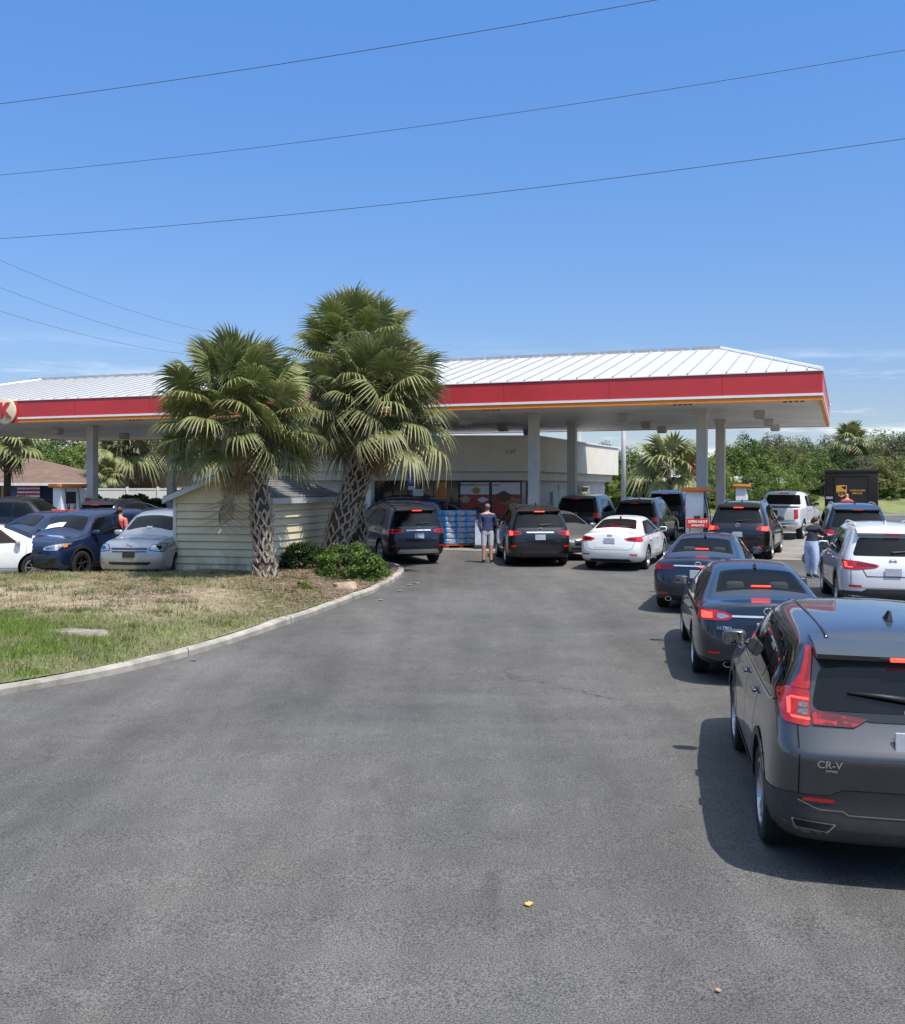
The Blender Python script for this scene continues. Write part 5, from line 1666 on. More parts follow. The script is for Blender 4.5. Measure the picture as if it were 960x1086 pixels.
# ------------------------------------------------------------------ shrubs, rock, weeds on the island
def leaf_cloud(seed, n, ell, size, cols, clumps=60, up=.3, hollow=.55, flat=1.0, sprays=False):
    """leaf-sized faces in clumps through the volume of an ellipsoid sitting on z = 0"""
    rng = np.random.default_rng(seed)
    th = rng.uniform(0, 2 * np.pi, clumps); cz = rng.uniform(-.2, 1, clumps); rr = np.sqrt(np.clip(1 - cz ** 2, 0, 1))
    k = rng.uniform(hollow, 1.0, clumps) ** .6
    cc = np.stack([rr * np.cos(th) * k, rr * np.sin(th) * k, cz * k], 1)
    cs = rng.uniform(.14, .30, clumps); ct = rng.uniform(.62, 1.35, clumps)
    idx = rng.integers(0, clumps, n)
    d = rng.normal(0, 1, (n, 3)); d /= np.linalg.norm(d, axis=1)[:, None]
    rad = rng.uniform(.25, 1, n) ** .5
    p = cc[idx] + d * (cs[idx] * rad)[:, None] * np.array((1, 1, .8))
    p = p * np.array(ell); p[:, 2] = np.maximum(p[:, 2], .02)
    nrm = d * .8 + np.array((0, 0, up)) + rng.normal(0, .45, (n, 3)); nrm /= np.linalg.norm(nrm, axis=1)[:, None]
    t = np.cross(nrm, rng.normal(0, 1, (n, 3))); t /= np.linalg.norm(t, axis=1)[:, None]
    b_ = np.cross(nrm, t)
    s = size * rng.uniform(.55, 1.35, n)[:, None]
    asp = .48
    V = np.stack([p - t * s, p - b_ * s * asp, p + t * s, p + b_ * s * asp], 1).reshape(-1, 3)
    Fq = np.arange(4 * n).reshape(n, 4)
    ci = rng.integers(0, len(cols), n)
    C = np.array(cols)[ci] * (ct[idx] * rng.uniform(.75, 1.25, n))[:, None]
    return V, Fq, np.repeat(C, 4, axis=0)
LEAF = mat('leaf', (.08, .13, .03), rough=.5, var=.15, scale=4, attr='Col', transl=.32, spec=.18)
WOOD = mat('tree_bark', (.12, .095, .07), rough=.95, var=.4, scale=6, bump=.5, bscale=20)
def bush(name, label, loc, ell, seed, n, size, cols, cat='shrub', group=None, clumps=70, stems=6):
    r = empty(name, loc); tag(r, label, cat, group)
    V, Fq, C = leaf_cloud(seed, n, ell, size, cols, clumps)
    link('foliage', np_mesh('foliage', V, Fq, C), LEAF, r)
    q = MB(); rn = random.Random(seed)
    for i in range(stems):
        a = rn.uniform(0, 6.28); q.tube([(0, 0, -.05), (.35 * ell[0] * math.cos(a), .35 * ell[1] * math.sin(a), ell[2] * .4), (.75 * ell[0] * math.cos(a), .75 * ell[1] * math.sin(a), ell[2] * .75)], [.02, .014, .006], 5)
    q.build('stem', WOOD, r)
    return r
p = base_at(370, 620); bush('juniper_shrub', 'bright green rounded shrub beside the rock at the kerb', p, (.84, .70, .84), 4, 15000, .034, [(.085, .14, .028), (.125, .185, .04), (.06, .105, .024)])
p = base_at(395, 616); bush('juniper_shrub', 'small low green shrub spreading towards the kerb corner', p, (.44, .42, .50), 5, 7000, .032, [(.07, .125, .025), (.10, .16, .035)])
p = base_at(322, 613); bush('dark_shrub', 'dark green shrub between the shed wall and the leaning palm', p, (.78, .6, .66), 6, 11000, .034, [(.035, .065, .018), (.05, .09, .022), (.028, .052, .016)])
p = base_at(322, 634); bush('weed_clump', 'yellow green weed tuft in the mulch left of the rock', p, (.26, .2, .16), 7, 700, .04, [(.16, .20, .03), (.12, .17, .03)], 'weed', clumps=14, stems=3)
p = base_at(306, 638); bush('weed_clump', 'tiny olive weed tuft nearest the left palm', p, (.16, .14, .10), 8, 350, .035, [(.13, .14, .03), (.10, .13, .03)], 'weed', clumps=9, stems=2)
def rock(name, label, loc, sc, seed, m):
    bm = bmesh.new(); bmesh.ops.create_icosphere(bm, subdivisions=4, radius=1)
    for v in bm.verts:
        n_ = noise.noise(v.co * 1.3 + Vector((seed, 0, 0))) * .35 + noise.noise(v.co * 3.5 + Vector((0, seed, 0))) * .12
        c = v.co * (1 + n_)
        c.z = max(-.35, min(c.z, .62 + .08 * c.x))
        v.co = Vector((c.x * sc[0], c.y * sc[1], c.z * sc[2]))
    me = bpy.data.meshes.new(name); bm.to_mesh(me); bm.free()
    o = link(name, me, m, None, True, 40); o.location = loc; tag(o, label, 'rock'); return o
rock('rock', 'pale squarish rock in front of the bright green shrub', base_at(367, 630), (.30, .2, .30), 3, mat('rock_tan', (.36, .27, .19), rough=.9, var=.35, scale=6, bump=.5, bscale=25))
rock('rock', 'long flat grey stone half buried in the grass near the kerb', base_at(75, 690) + Vector((0, 0, .0)), (.60, .22, .15), 9, mat('rock_grey', (.24, .215, .175), rough=.9, var=.3, scale=8, bump=.5, bscale=30))

# ------------------------------------------------------------------ trees beyond the lot
def limb_tree(seed, h, rad):
    rn = random.Random(seed); q = MB()
    top = h * .55
    q.tube([(0, 0, -.2), (.1 * rn.uniform(-1, 1), .1, h * .2), (.25 * rn.uniform(-1, 1), .1, top)], [.045 * h * .55, .035 * h * .5, .02 * h * .5], 8)
    for i in range(7):
        a = rn.uniform(0, 6.28); z0 = h * rn.uniform(.18, .5)
        q.tube([(0, 0, z0), (rad * .4 * math.cos(a), rad * .4 * math.sin(a), z0 + h * .15), (rad * .75 * math.cos(a), rad * .75 * math.sin(a), z0 + h * rn.uniform(.22, .38))], [.012 * h, .008 * h, .003 * h], 5)
    return q.mesh('trunk')
GREENS = {'mid': [(.125, .175, .045), (.16, .215, .055), (.09, .135, .035)], 'olive': [(.18, .195, .07), (.21, .225, .08), (.135, .15, .05)],
          'bright': [(.18, .245, .05), (.21, .28, .06), (.13, .19, .04)], 'dark': [(.06, .095, .03), (.08, .12, .036), (.045, .075, .025)], 'grey': [(.16, .165, .095), (.18, .18, .11), (.12, .13, .07)]}
TREES = {}
def tree_proto(kind, seed, h=7.0, rad=3.0, n=9500, size=.125, clumps=130):
    V, Fq, C = leaf_cloud(seed, n, (rad, rad, h * .62), size, GREENS[kind], clumps, hollow=.35)
    V[:, 2] += h * .34 - .12 * h * (np.sqrt((V[:, 0] ** 2 + V[:, 1] ** 2)) / rad)
    V[:, 2] = np.maximum(V[:, 2], .15)
    return np_mesh('crown', V, Fq, C), limb_tree(seed, h, rad)
for i, k in enumerate(['mid', 'olive', 'bright', 'dark', 'grey', 'mid']): TREES[i] = (k, *tree_proto(k, 50 + i))
def tree(i, loc, s, sz, label, group, rz=0):
    k, cm_, tm_ = TREES[i]
    r = empty('tree', loc, rz); r.scale = (s, s, sz); tag(r, label, 'tree', group)
    o = bpy.data.objects.new('crown', cm_); COL.objects.link(o); o.parent = r
    if not cm_.materials: cm_.materials.append(LEAF)
    o = bpy.data.objects.new('trunk', tm_); COL.objects.link(o); o.parent = r
    if not tm_.materials: tm_.materials.append(WOOD)
    return r
def gb(x, y): return bankz(x, y) if (12 < x < 97 and y > 82.5) else gz(y)
WG = 'bushy trees along the bank behind the lot'
LAB = ['mid green bushy tree in the thicket behind the lot', 'olive green rounded tree in the thicket behind the lot', 'bright green tree standing out in the thicket behind the lot', 'dark green tree in the thicket behind the lot', 'grey green thinner tree in the thicket behind the lot', 'mid green bushy tree in the thicket behind the lot']
rn = random.Random(5)
# (pixel of the crown's middle, distance, pixel of the crown's top, kind)
rows = [(640, 92, 468, 3), (668, 90, 470, 0), (690, 95, 478, 3), (735, 96, 468, 5), (752, 92, 478, 2), (778, 95, 466, 0), (792, 99, 458, 3), (808, 94, 466, 5), (822, 100, 458, 4), (838, 96, 463, 1), (852, 101, 462, 3), (868, 97, 470, 0), (884, 101, 460, 4), (905, 99, 462, 3), (920, 97, 464, 1), (936, 101, 455, 1), (955, 98, 457, 4), (975, 100, 452, 0),
        (770, 88.5, 500, 2), (800, 87.5, 495, 0), (826, 87, 492, 2), (850, 90, 488, 0), (872, 91, 480, 5), (893, 92, 474, 3), (915, 91, 482, 4), (938, 90, 484, 1), (960, 91, 480, 1), (785, 86, 512, 2), (812, 85.5, 514, 0), (655, 87, 490, 2), (678, 86, 498, 0), (745, 87, 498, 0), (722, 86, 505, 3), (880, 95, 476, 2), (845, 86.5, 510, 2), (1000, 95, 465, 1), (610, 90, 474, 0),
        (1035, 98, 458, 0), (1070, 96, 462, 1), (1105, 99, 456, 4), (1140, 97, 460, 0), (1175, 100, 458, 3), (1020, 91, 482, 2), (1060, 90, 486, 0), (1100, 91, 484, 1)]
for (px, Y, pyt, k) in rows:
    g = gx(px, Y); g.z = gb(g.x, Y) - .1
    zt = CZ - (pyt - HY) / F * Y
    h = zt - g.z
    s = h / 7.0
    tree(k, g, s * rn.uniform(.95, 1.3) * (1.1 if Y < 92 else 1), s * 1.02, LAB[k], WG, rn.uniform(0, 6.28))
# low growth at the foot of the thicket, one unbroken mass
V, Fq, C = [], [], []
off = 0
rng = np.random.default_rng(3)
for i in range(46):
    px = rng.uniform(630, 1010); Y = rng.uniform(85.0, 89) if px < 850 else rng.uniform(88.5, 92)
    g = gx(px, Y); g.z = gb(g.x, Y)
    v_, f_, c_ = leaf_cloud(300 + i, 520, (rng.uniform(1.0, 1.9), 1.0, rng.uniform(.5, 1.3)), .14, GREENS[['mid', 'bright', 'olive'][i % 3]], 20)
    V.append(v_ + np.array(g)); Fq.append(f_ + off); C.append(c_); off += len(v_)
o = link('undergrowth', np_mesh('undergrowth', np.concatenate(V), np.concatenate(Fq), np.concatenate(C)), LEAF); o['kind'] = 'stuff'
# left background: oaks and palms between and behind the houses
LG = 'trees behind the houses'
LAB2 = ['mid green broad tree behind the houses', 'olive broad tree behind the houses', 'bright green broad tree behind the houses', 'dark broad tree behind the houses', 'grey green broad tree behind the houses', 'mid green broad tree behind the houses']
for (px, Y, pyt, k) in [(-20, 88, 440, 3), (20, 92, 445, 2), (45, 86, 452, 0), (70, 90, 448, 3), (92, 86, 458, 2), (118, 92, 452, 1), (150, 95, 456, 3), (180, 92, 450, 0), (60, 82, 470, 5), (215, 95, 455, 3), (105, 81, 478, 0), (130, 80, 486, 1), (250, 96, 460, 1), (300, 98, 462, 0)]:
    g = gx(px, Y); g.z = gz(Y) - .1
    h = CZ - (pyt - HY) / F * Y - g.z
    s = h / 7.0
    tree(k, g, s * rn.uniform(1.0, 1.25), s, LAB2[k], LG, rn.uniform(0, 6.28))
PC = crown_mesh(71, 30, 1.0, 1.0, 18, lo=-55, hi=80, dead_n=8, yellow=.08)
PCY = crown_mesh(73, 34, 1.15, 1.15, 18, lo=-60, hi=82, dead_n=9, yellow=.22, droopk=1.1)
def far_palm(px, Y, pyc, label, cm_, sc, group=None, r=.2):
    g = gx(px, Y); zc = CZ - (pyc - HY) / F * Y
    g.z = gb(g.x, Y) - .05
    root = empty('sabal_palm', g); tag(root, label, 'palm', group)
    q = MB(); q.tube([(0, 0, 0), (.05, 0, (zc - g.z) * .5), (0, 0, zc - g.z)], [r * 1.15, r, r * .9], 10)
    q.build('trunk', BARK, root, True)
    o = bpy.data.objects.new('crown', cm_); COL.objects.link(o); o.parent = root; o.location = (0, 0, zc - g.z); o.scale = (sc,) * 3; o.rotation_euler = (0, 0, px)
    if not cm_.materials: cm_.materials.append(PALMLEAF)
far_palm(709, 82.8, 494, 'large shaggy sabal palm beyond the pump, with hanging dead fronds', PCY, 1.35)
far_palm(902, 93, 466, 'sabal palm poking out of the thicket above the brown truck', PC, .95)
far_palm(7, 61, 459, 'slim trunked palm in front of the navy house beside the flag', PC, 1.0)
far_palm(126, 70, 470, 'palm with a hanging skirt of brown leaves behind the white fence', PCY, 1.05, None, .12)
far_palm(150, 72, 466, 'palm close to the arched porch of the tan house', PCY, 1.0, None, .12)
far_palm(113, 66, 500, 'young short palm just behind the white fence', PC, .55, None, .09)
# hedges in front of the house and fence
def hedge(label, px0, px1, Y, pyt, seed):
    a, b_ = gx(px0, Y), gx(px1, Y); h = CZ - (pyt - HY) / F * Y - gz(Y)
    L_ = b_.x - a.x; rng = np.random.default_rng(seed); n = 9000
    p = np.stack([rng.uniform(0, L_, n), rng.uniform(-.5, .5, n), rng.uniform(.02, 1, n) ** .7 * h], 1)
    p[:, 2] *= 1 + .10 * np.sin(p[:, 0] * 2.3 + seed) + .05 * np.sin(p[:, 0] * 7)
    nrm = rng.normal(0, 1, (n, 3)); nrm /= np.linalg.norm(nrm, axis=1)[:, None]
    t = np.cross(nrm, rng.normal(0, 1, (n, 3))); t /= np.linalg.norm(t, axis=1)[:, None]; b2 = np.cross(nrm, t)
    s = .075 * rng.uniform(.6, 1.4, n)[:, None]
    V = np.stack([p - t * s, p - b2 * s * .6, p + t * s, p + b2 * s * .6], 1).reshape(-1, 3)
    C = np.array([(.05, .085, .022), (.07, .11, .03), (.035, .06, .018)])[rng.integers(0, 3, n)] * rng.uniform(.7, 1.3, n)[:, None]
    o = link('hedge', np_mesh('hedge', V, np.arange(4 * n).reshape(n, 4), np.repeat(C, 4, axis=0)), LEAF)
    o.location = (a.x, Y, gz(Y)); tag(o, label, 'hedge')
hedge('dark clipped hedge under the striped flag', -30, 60, 60, 529, 1)
hedge('dark clipped hedge in front of the white fence', 96, 180, 59.5, 527, 2)

# a stand of trees across the road at the viewer's back: it is what the nearest car's glass mirrors
V, Fq, C = [], [], []; off = 0
for i, (x, y, h, r_) in enumerate([(-26, -9, 9, 4.5), (-33, 2, 10, 5), (-22, 6, 7, 3), (-15, -17, 10, 5), (-4, -18, 9, 4.5), (5, -17, 11, 5), (14, -16, 9, 5), (23, -15, 10, 5), (31, -8, 9, 5)]):
    v_, f_, c_ = leaf_cloud(700 + i, 3000, (r_, r_, h * .6), .24, GREENS[['mid', 'dark', 'olive'][i % 3]], 70, hollow=.35)
    v_[:, 2] += h * .3
    V.append(v_ + np.array((x, y, gz(y)))); Fq.append(f_ + off); C.append(c_); off += len(v_)
o = link('woodland', np_mesh('woodland', np.concatenate(V), np.concatenate(Fq), np.concatenate(C)), LEAF); o['kind'] = 'stuff'
# ------------------------------------------------------------------ the vehicles themselves
P_GREY = paint('graphite', (.066, .070, .077), .55, .34)
P_INK = paint('ink_blue', (.020, .026, .040), .5, .34)
P_NAVY = paint('navy', (.016, .026, .050), .5, .34)
P_BLACK = paint('black', (.008, .008, .009), .2, .34)
P_WHITE = paint('white', (.74, .74, .73), 0, .4)
P_WHITE2 = paint('cool_white', (.66, .67, .69), 0, .4)
P_MIDN = paint('midnight', (.008, .013, .026), .4, .34)
P_BLUE = paint('blue', (.010, .022, .070), .5, .34)
P_BRIGHTB = paint('bright_blue', (.012, .05, .28), .4, .34)
P_SILVER = paint('silver', (.40, .405, .41), .6, .36)
P_MIDGREY = paint('mid_grey', (.16, .165, .165), .5, .36)
P_BROWN = mat('truck_brown', (.011, .0085, .007), rough=.5, var=.15, scale=2, spec=.3)
CLAD = mat('dark_cladding', (.035, .036, .038), rough=.6, var=.12, scale=10)

# --- nearest: the graphite crossover
c = make_suv('crossover', 'dark graphite crossover nearest the camera with tall glowing red tail lamps', 'car', LANE, P_GREY,
    L=4.62, hw=.935, H=1.665, wb=2.65, ro=.92, b=1.15, hd=1.06, R=.365, level=3, rake=.26, rw=(.70, .625), bump_top=.66, clad=CLAD, rear_w=.95,
    tail=[(.715, 1.085), (.88, 1.095), (.90, 1.16), (.89, 1.25), (.83, 1.31), (.70, 1.31)],  tail_side=[(.16, 1.12), (.40, 1.215), (.24, 1.265), (.16, 1.25)],
    tailmat=TAIL, qy=.62, crease=1.0,
    tail_in=[('lamp_upper', [[(.70, 1.31), (.815, 1.31), (.75, 1.40), (.715, 1.49), (.685, 1.575), (.655, 1.575)]], TAIL),
             ('lamp_glow', [[(.71, 1.256), (.82, 1.256), (.835, 1.243), (.71, 1.241)], [(.822, 1.246), (.848, 1.240), (.852, 1.145), (.832, 1.145)], [(.71, 1.137), (.838, 1.142), (.83, 1.126), (.71, 1.121)]], TAILLIT),
             ('clear_lens', [[(.72, 1.15), (.79, 1.15), (.785, 1.188), (.72, 1.188)], [(.72, 1.194), (.785, 1.194), (.775, 1.228), (.72, 1.228)]], mat('smoked_lens', (.17, .16, .17), rough=.2, metal=.4, var=.5, scale=40, coat=1.0)),
             ('lamp_inner', [[(.70, 1.095), (.70, 1.19), (.32, 1.15), (.42, 1.095)]], TAILDK),
             ('lamp_inner_bar', [[(.69, 1.105), (.69, 1.175), (.645, 1.17), (.60, 1.128), (.51, 1.126), (.50, 1.105)], [(.50, 1.106), (.53, 1.162), (.47, 1.158), (.44, 1.12), (.38, 1.12), (.41, 1.106)]], TAIL)],
    refl=rect(.56, .598, .77, .622), plate_z=1.02, badge_z=1.20, chrome_trim=True, rails=False, front=None, wiper=False, rim='twin', fin=P_GREY)
hw = c.hw
c.P('gloss_strip', [rp([(-.70 * hw, 1.185), (.70 * hw, 1.185), (.30 * hw, 1.135), (-.30 * hw, 1.135)], .02)], 'rear', GLOSSK, .007)
c.P('chrome_line', strip([(-.80 * hw, .60), (-.66 * hw, .545), (-.50 * hw, .545), (-.46 * hw, .52), (.46 * hw, .52), (.50 * hw, .545), (.66 * hw, .545), (.80 * hw, .60)], .007), 'rear', ALLOY, .012)
for sd in (-1, 1):
    ex = [(sd * x * hw, z) for x, z in [(.54, .452), (.84, .465), (.815, .405), (.595, .392)]]
    e_ = c.P('exhaust_finisher', [rp(ex, .015)], 'rear', ALLOY, .012)
    exi = [(sd * x * hw, z) for x, z in [(.558, .446), (.828, .458), (.806, .411), (.605, .399)]]
    c.P('exhaust_opening', [rp(exi, .012)], 'rear', GAP, .018, parent=e_)
text_on(c, 'badge_lettering', 'CR-V', .070, -.60 * hw, .865, CHROME, .007, .001)
text_on(c, 'badge_lettering', 'HYBRID', .022, -.585 * hw, .823, CHROME, .007, .001)
h1_, n1_ = c.hit(-.02, 1.27, 'rear'); h2_, n2_ = c.hit(-.42, 1.305, 'rear')
q = MB(); q.tube([h1_ + n1_ * .035, h1_.lerp(h2_, .5) + n1_ * .040, h2_ + n2_ * .022], [.022, .016, .008], 8); q.build('rear_wiper', BLACKP, c.root, True)
for sd in (-1, 1):
    pts = []
    for y in np.linspace(.45, 2.75, 12):
        h, n = c.hit(sd * .545 * hw, y, 'top'); pts.append(h + Vector((0, 0, .004)))
    q = MB(); q.tube(pts, .012, 6); q.build('roof_moulding', GLOSSK, c.root, True)
place(c.root, ground(940, 899), 11, .92)

# --- second: ink blue saloon
c = make_sedan('saloon_car', 'ink blue saloon with a lit left tail lamp, second behind the graphite crossover', 'car', LANE, P_INK,
    L=4.85, hw=.915, H=1.46, wb=2.80, ro=1.05, deck=1.06, b=.99, level=3, seen_in=True,
    tail=[(.94, 1.00), (.60, .985), (.47, .93), (.56, .875), (.94, .865)], tail_side=[(.04, .87), (.14, .87), (.30, .99), (.05, 1.0)],
    tail_in=[('lamp_glow', [[(.90, .975), (.76, .97), (.76, .895), (.90, .89)]], TAILLIT), ('clear_lens', [[(.70, .965), (.60, .955), (.53, .925), (.62, .895), (.70, .90)]], CLEARL)],
    refl=rect(.66, .44, .82, .475, .0), chrome_bar=.93, badge_z=1.0, plate_z=.78, exhaust=(-.55, .55), chrome_trim=True)
text_on(c, 'badge_lettering', 'ALTIMA', .055, -.60 * c.hw, .775, CHROME, .014, .002)
place(c.root, ground(804, 714), 9.5, 1.05)
# --- third: navy saloon
c = make_sedan('saloon_car', 'navy saloon with chrome tail pipe and unlit tail lamps ahead of the ink blue one', 'car', LANE, P_NAVY,
    L=4.9, hw=.93, H=1.47, wb=2.85, ro=1.08, deck=1.05, b=.99, seen_in=True, tailmat=TAILDK,
    tail=[(.95, .99), (.55, .97), (.42, .93), (.55, .875), (.95, .85)], tail_in=[('lamp_lens', [[(.92, .97), (.78, .965), (.78, .88), (.92, .87)]], TAIL)],
    chrome_bar=.955, plate_z=.80, exhaust=(-.62, .62))
c.P('brake_strip', [rect(.02, .925, .44, .955, .01)], 'rear', TAILLIT, .016)
c.P('red_sticker', [rect(.10, .79, .42, .88, .01)], 'rear', REFLECT, .016)
place(c.root, ground(746, 645), 19, 1.08)
# --- fourth: black SUV with bright lamps
c = make_suv('suv_car', 'black SUV with brightly lit right lamp ahead of the navy saloon', 'car', LANE, P_BLACK,
    L=4.95, hw=.97, H=1.78, wb=2.8, ro=1.05, b=1.14, hd=1.1,
    tail=[(.94, 1.10), (.62, 1.08), (.56, .98), (.94, .92)], tail_in=[('lamp_glow', [[(.92, 1.08), (.74, 1.07), (.74, .96), (.92, .94)]], TAILLIT)], rail_mat=CHROME)
place(c.root, ground(787, 592), 23, 1.05)
# --- fifth: white pickup (cage with a step for the bed)
def make_pickup(name, label, cat, group, paint_):
    L, hw, H, ro, wb, Rw = 5.6, .99, 1.92, 1.2, 3.5, .395
    bt = 1.30
    def low(y, t=1.0): return [(y, .82 * t, .42), (y, .97 * t, .48), (y, 1.0 * t, .75), (y, .99 * t, 1.05)]
    st = [
        [(.10, .80, .46), (.02, .93, .52), (0, .96, .75), (.0, .96, 1.05), (.01, .95, bt - .04), (.02, .90, bt), (.03, .60, bt + .005)],
        low(.30) + [(.30, .97, bt - .03), (.30, .91, bt), (.30, .6, bt + .005)],
        low(1.70) + [(1.70, .97, bt - .03), (1.70, .91, bt), (1.70, .6, bt + .005)],
        low(1.84) + [(1.84, .97, bt - .03), (1.80, .89, bt + .06), (1.80, .62, bt + .06)],
        low(1.98) + [(1.96, .95, bt - .02), (1.96, .80, H - .10), (2.0, .62, H - .01)],
        low(2.6) + [(2.6, .95, bt - .04), (2.6, .80, H - .08), (2.6, .64, H + .01)],
        low(3.3) + [(3.3, .95, bt - .05), (3.2, .79, H - .10), (3.15, .62, H - .02)],
        low(4.05) + [(4.05, .93, 1.20), (4.05, .84, 1.24), (4.0, .60, 1.27)],
        low(5.3, .98) + [(5.3, .90, 1.06), (5.3, .80, 1.12), (5.28, .55, 1.14)],
        [(5.5, .78, .46), (5.6, .90, .52), (5.6, .92, .70), (5.58, .90, .90), (5.55, .84, .98), (5.5, .76, 1.04), (5.45, .5, 1.06)],
    ]
    crown = [(0, 0), (0, 0), (0, 0), (0, 0), (.03, 0), (.03, 0), (.03, .06), (.03, .12), (.03, .05), (0, 0)]
    me = cage(st, hw, (.02, .10), crown, {3: .3, 4: .5, 5: .5}, {5: .8, 6: .6, 2: .3, 1: .4}, {1: .5}, 'cage')
    c = Car(name, label, cat, group, paint_, me, [(ro, Rw), (ro + wb, Rw)], Rw, hw, L, H, 2, 'five', None, .255)
    c.P('rear_window', [rp([(-.74 * hw, 1.40), (.74 * hw, 1.40), (.66 * hw, H - .13), (-.66 * hw, H - .13)], .06)], 'rear', GLASS, .008)
    for sd in ('left', 'right'):
        c.P('side_window', [rp(g, .05) for g in ([(2.10, bt + .03), (2.60, bt + .02), (2.60, H - .17), (2.12, H - .18)], [(2.68, bt + .02), (3.70, bt), (3.25, H - .19), (2.68, H - .17)])], sd, GLASS, .007)
        c.P('door_gap', strip([(2.64, bt), (2.64, .55)], .012) + strip([(2.05, bt + .1), (2.05, .75)], .012) + strip([(1.88, bt), (1.88, .55)], .015) + strip([(3.85, bt - .05), (3.8, .55)], .012), sd, GAP, .003, step=.1)
    for sd in (-1, 1):
        t = c.P('tail_light', [rp([(sd * .94 * hw, .88), (sd * .83 * hw, .88), (sd * .83 * hw, 1.26), (sd * .94 * hw, 1.26)], .02)], 'rear', TAIL, .010, step=.05)
        c.P('tail_light_side', [rect(.02, .90, .12, 1.25, .02)], 'left' if sd < 0 else 'right', TAIL, .010, parent=t)
    c.P('tailgate_gap', strip([(-.81 * hw, bt - .03), (-.81 * hw, .82), (.81 * hw, .82), (.81 * hw, bt - .03)], .012), 'rear', GAP, .004, step=.1)
    c.P('tailgate_handle', [rect(-.16, 1.14, .16, 1.22, .02)], 'rear', BLACKP, .010)
    c.P('tailgate_trim', [rect(-.62, 1.00, .16, 1.16, .03)], 'rear', GLOSSK, .006)
    c.P('bed', [rect(-.80 * hw, .14, .80 * hw, 1.62, .05)], 'top', BLACKP, .006)
    q = MB(); q.box((-.97 * hw, -.13, .56), (.97 * hw, .10, .78), 0, None, .04); q.build('rear_bumper', CHROME, c.root, True, 50)
    q = MB(); q.box((-.5 * hw, -.145, .50), (.5 * hw, -.02, .60), 0, None, .02); q.build('bumper_step', BLACKP, c.root, True, 50)
    q = MB(); q.box((-.152, -.16, .62), (.152, -.145, .76), 0, None, .005); q.build('license_plate', PLATE, c.root)
    hb = MB(); hb.box((-.2, -.01, -.018), (.2, .01, .018)); o = hb.build('high_brake_light', TAIL, c.root)
    h, n = c.hit(0, H - .07, 'rear'); o.location = h + n * .012
    handles(c, (2.75, 2.16), bt - .14, CHROME); mirrors(c, 3.52, bt + .04, hw * 1.0, GLOSSK)
    badge_ring(c, 'badge', 0, 1.06, 'rear', .06)
    return c
c = make_pickup('pickup_truck', 'white crew cab pickup driving away beyond the black SUV', 'pickup', LANE, P_WHITE2)
place(c.root, ground(827, 571), 29, 1.2)
# --- right hand queue
c = make_suv('suv_car', 'white SUV at the right edge with red wedge tail lamps', 'car', LANE, P_WHITE2,
    L=4.75, hw=.945, H=1.70, wb=2.78, ro=1.0, b=1.12, hd=1.06, level=3, bump_top=.50, clad=CLAD,
    tail=[(.94, 1.07), (.66, 1.06), (.30, 1.00), (.26, .97), (.34, .93), (.66, .895), (.92, .895)], tail_side=[(.06, .90), (.16, .90), (.36, 1.04), (.08, 1.07)],
    tail_in=[('lamp_glow', [[(.91, 1.04), (.86, 1.04), (.855, .935), (.90, .93)], [(.86, .955), (.76, .955), (.76, .93), (.86, .93)]], TAILLIT), ('lamp_inner', [[(.69, 1.04), (.32, .99), (.32, .965), (.69, .965)]], TAILDK)],
    refl=rect(.60, .56, .84, .60), plate_z=.86, badge_z=1.06, rails=True, rail_mat=GREYM, lit=False)
c.P('plate_recess', strip([(-.62 * c.hw, .97), (-.50 * c.hw, .77), (.50 * c.hw, .77), (.62 * c.hw, .97)], .014), 'rear', GAP, .004)
place(c.root, ground(938, 647), 14, 1.0)
c = make_suv('suv_car', 'dark blue SUV ahead of the white one, person at its left side', 'car', LANE, P_NAVY,
    L=4.8, hw=.95, H=1.80, wb=2.75, ro=1.0, b=1.14, hd=1.1, tail=[(.94, 1.12), (.70, 1.10), (.66, .98), (.94, .94)], rail_mat=CHROME, lit=False)
place(c.root, ground(906, 600), 15, 1.0)

# --- middle lanes
c = make_sedan('saloon_car', 'white saloon with unlit red wrap lamps waiting left of the pump', 'car', LANE, P_WHITE,
    L=4.85, hw=.91, H=1.46, wb=2.78, ro=1.05, deck=1.04, b=.98, tail=[(.95, .98), (.62, .965), (.44, .92), (.56, .86), (.95, .83)], tail_side=[(.05, .84), (.16, .84), (.34, .96), (.06, .98)],
    tail_in=[('lamp_lens', [[(.80, .955), (.60, .94), (.54, .91), (.62, .88), (.80, .87)]], TAILDK)], refl=rect(.62, .46, .84, .50), lit=False, plate_z=.86, badge_z=1.0, tailmat=REFLECT)
place(c.root, ground(655, 602.5), 21, 1.05)
c = make_suv('suv_car', 'black SUV with chrome bar over its plate beside the man in blue', 'car', LANE, P_BLACK,
    L=4.9, hw=.945, H=1.74, wb=2.75, ro=1.02, b=1.12, hd=1.08, rail_mat=CHROME, clad=CLAD, bump_top=.44,
    tail=[(.95, 1.08), (.60, 1.05), (.56, .97), (.95, .90)], tail_in=[('lamp_glow', [[(.92, 1.06), (.82, 1.05), (.82, .94), (.92, .92)]], TAILLIT), ('lamp_inner', [[(.76, 1.03), (.60, 1.02), (.60, .98), (.76, .97)]], TAILDK)],
    refl=rect(.74, .60, .90, .65), chrome_bar=1.02, plate_z=.88, badge_z=1.10, exhaust=(-.5, .5))
place(c.root, ground(568, 598.5), -3, 1.02)
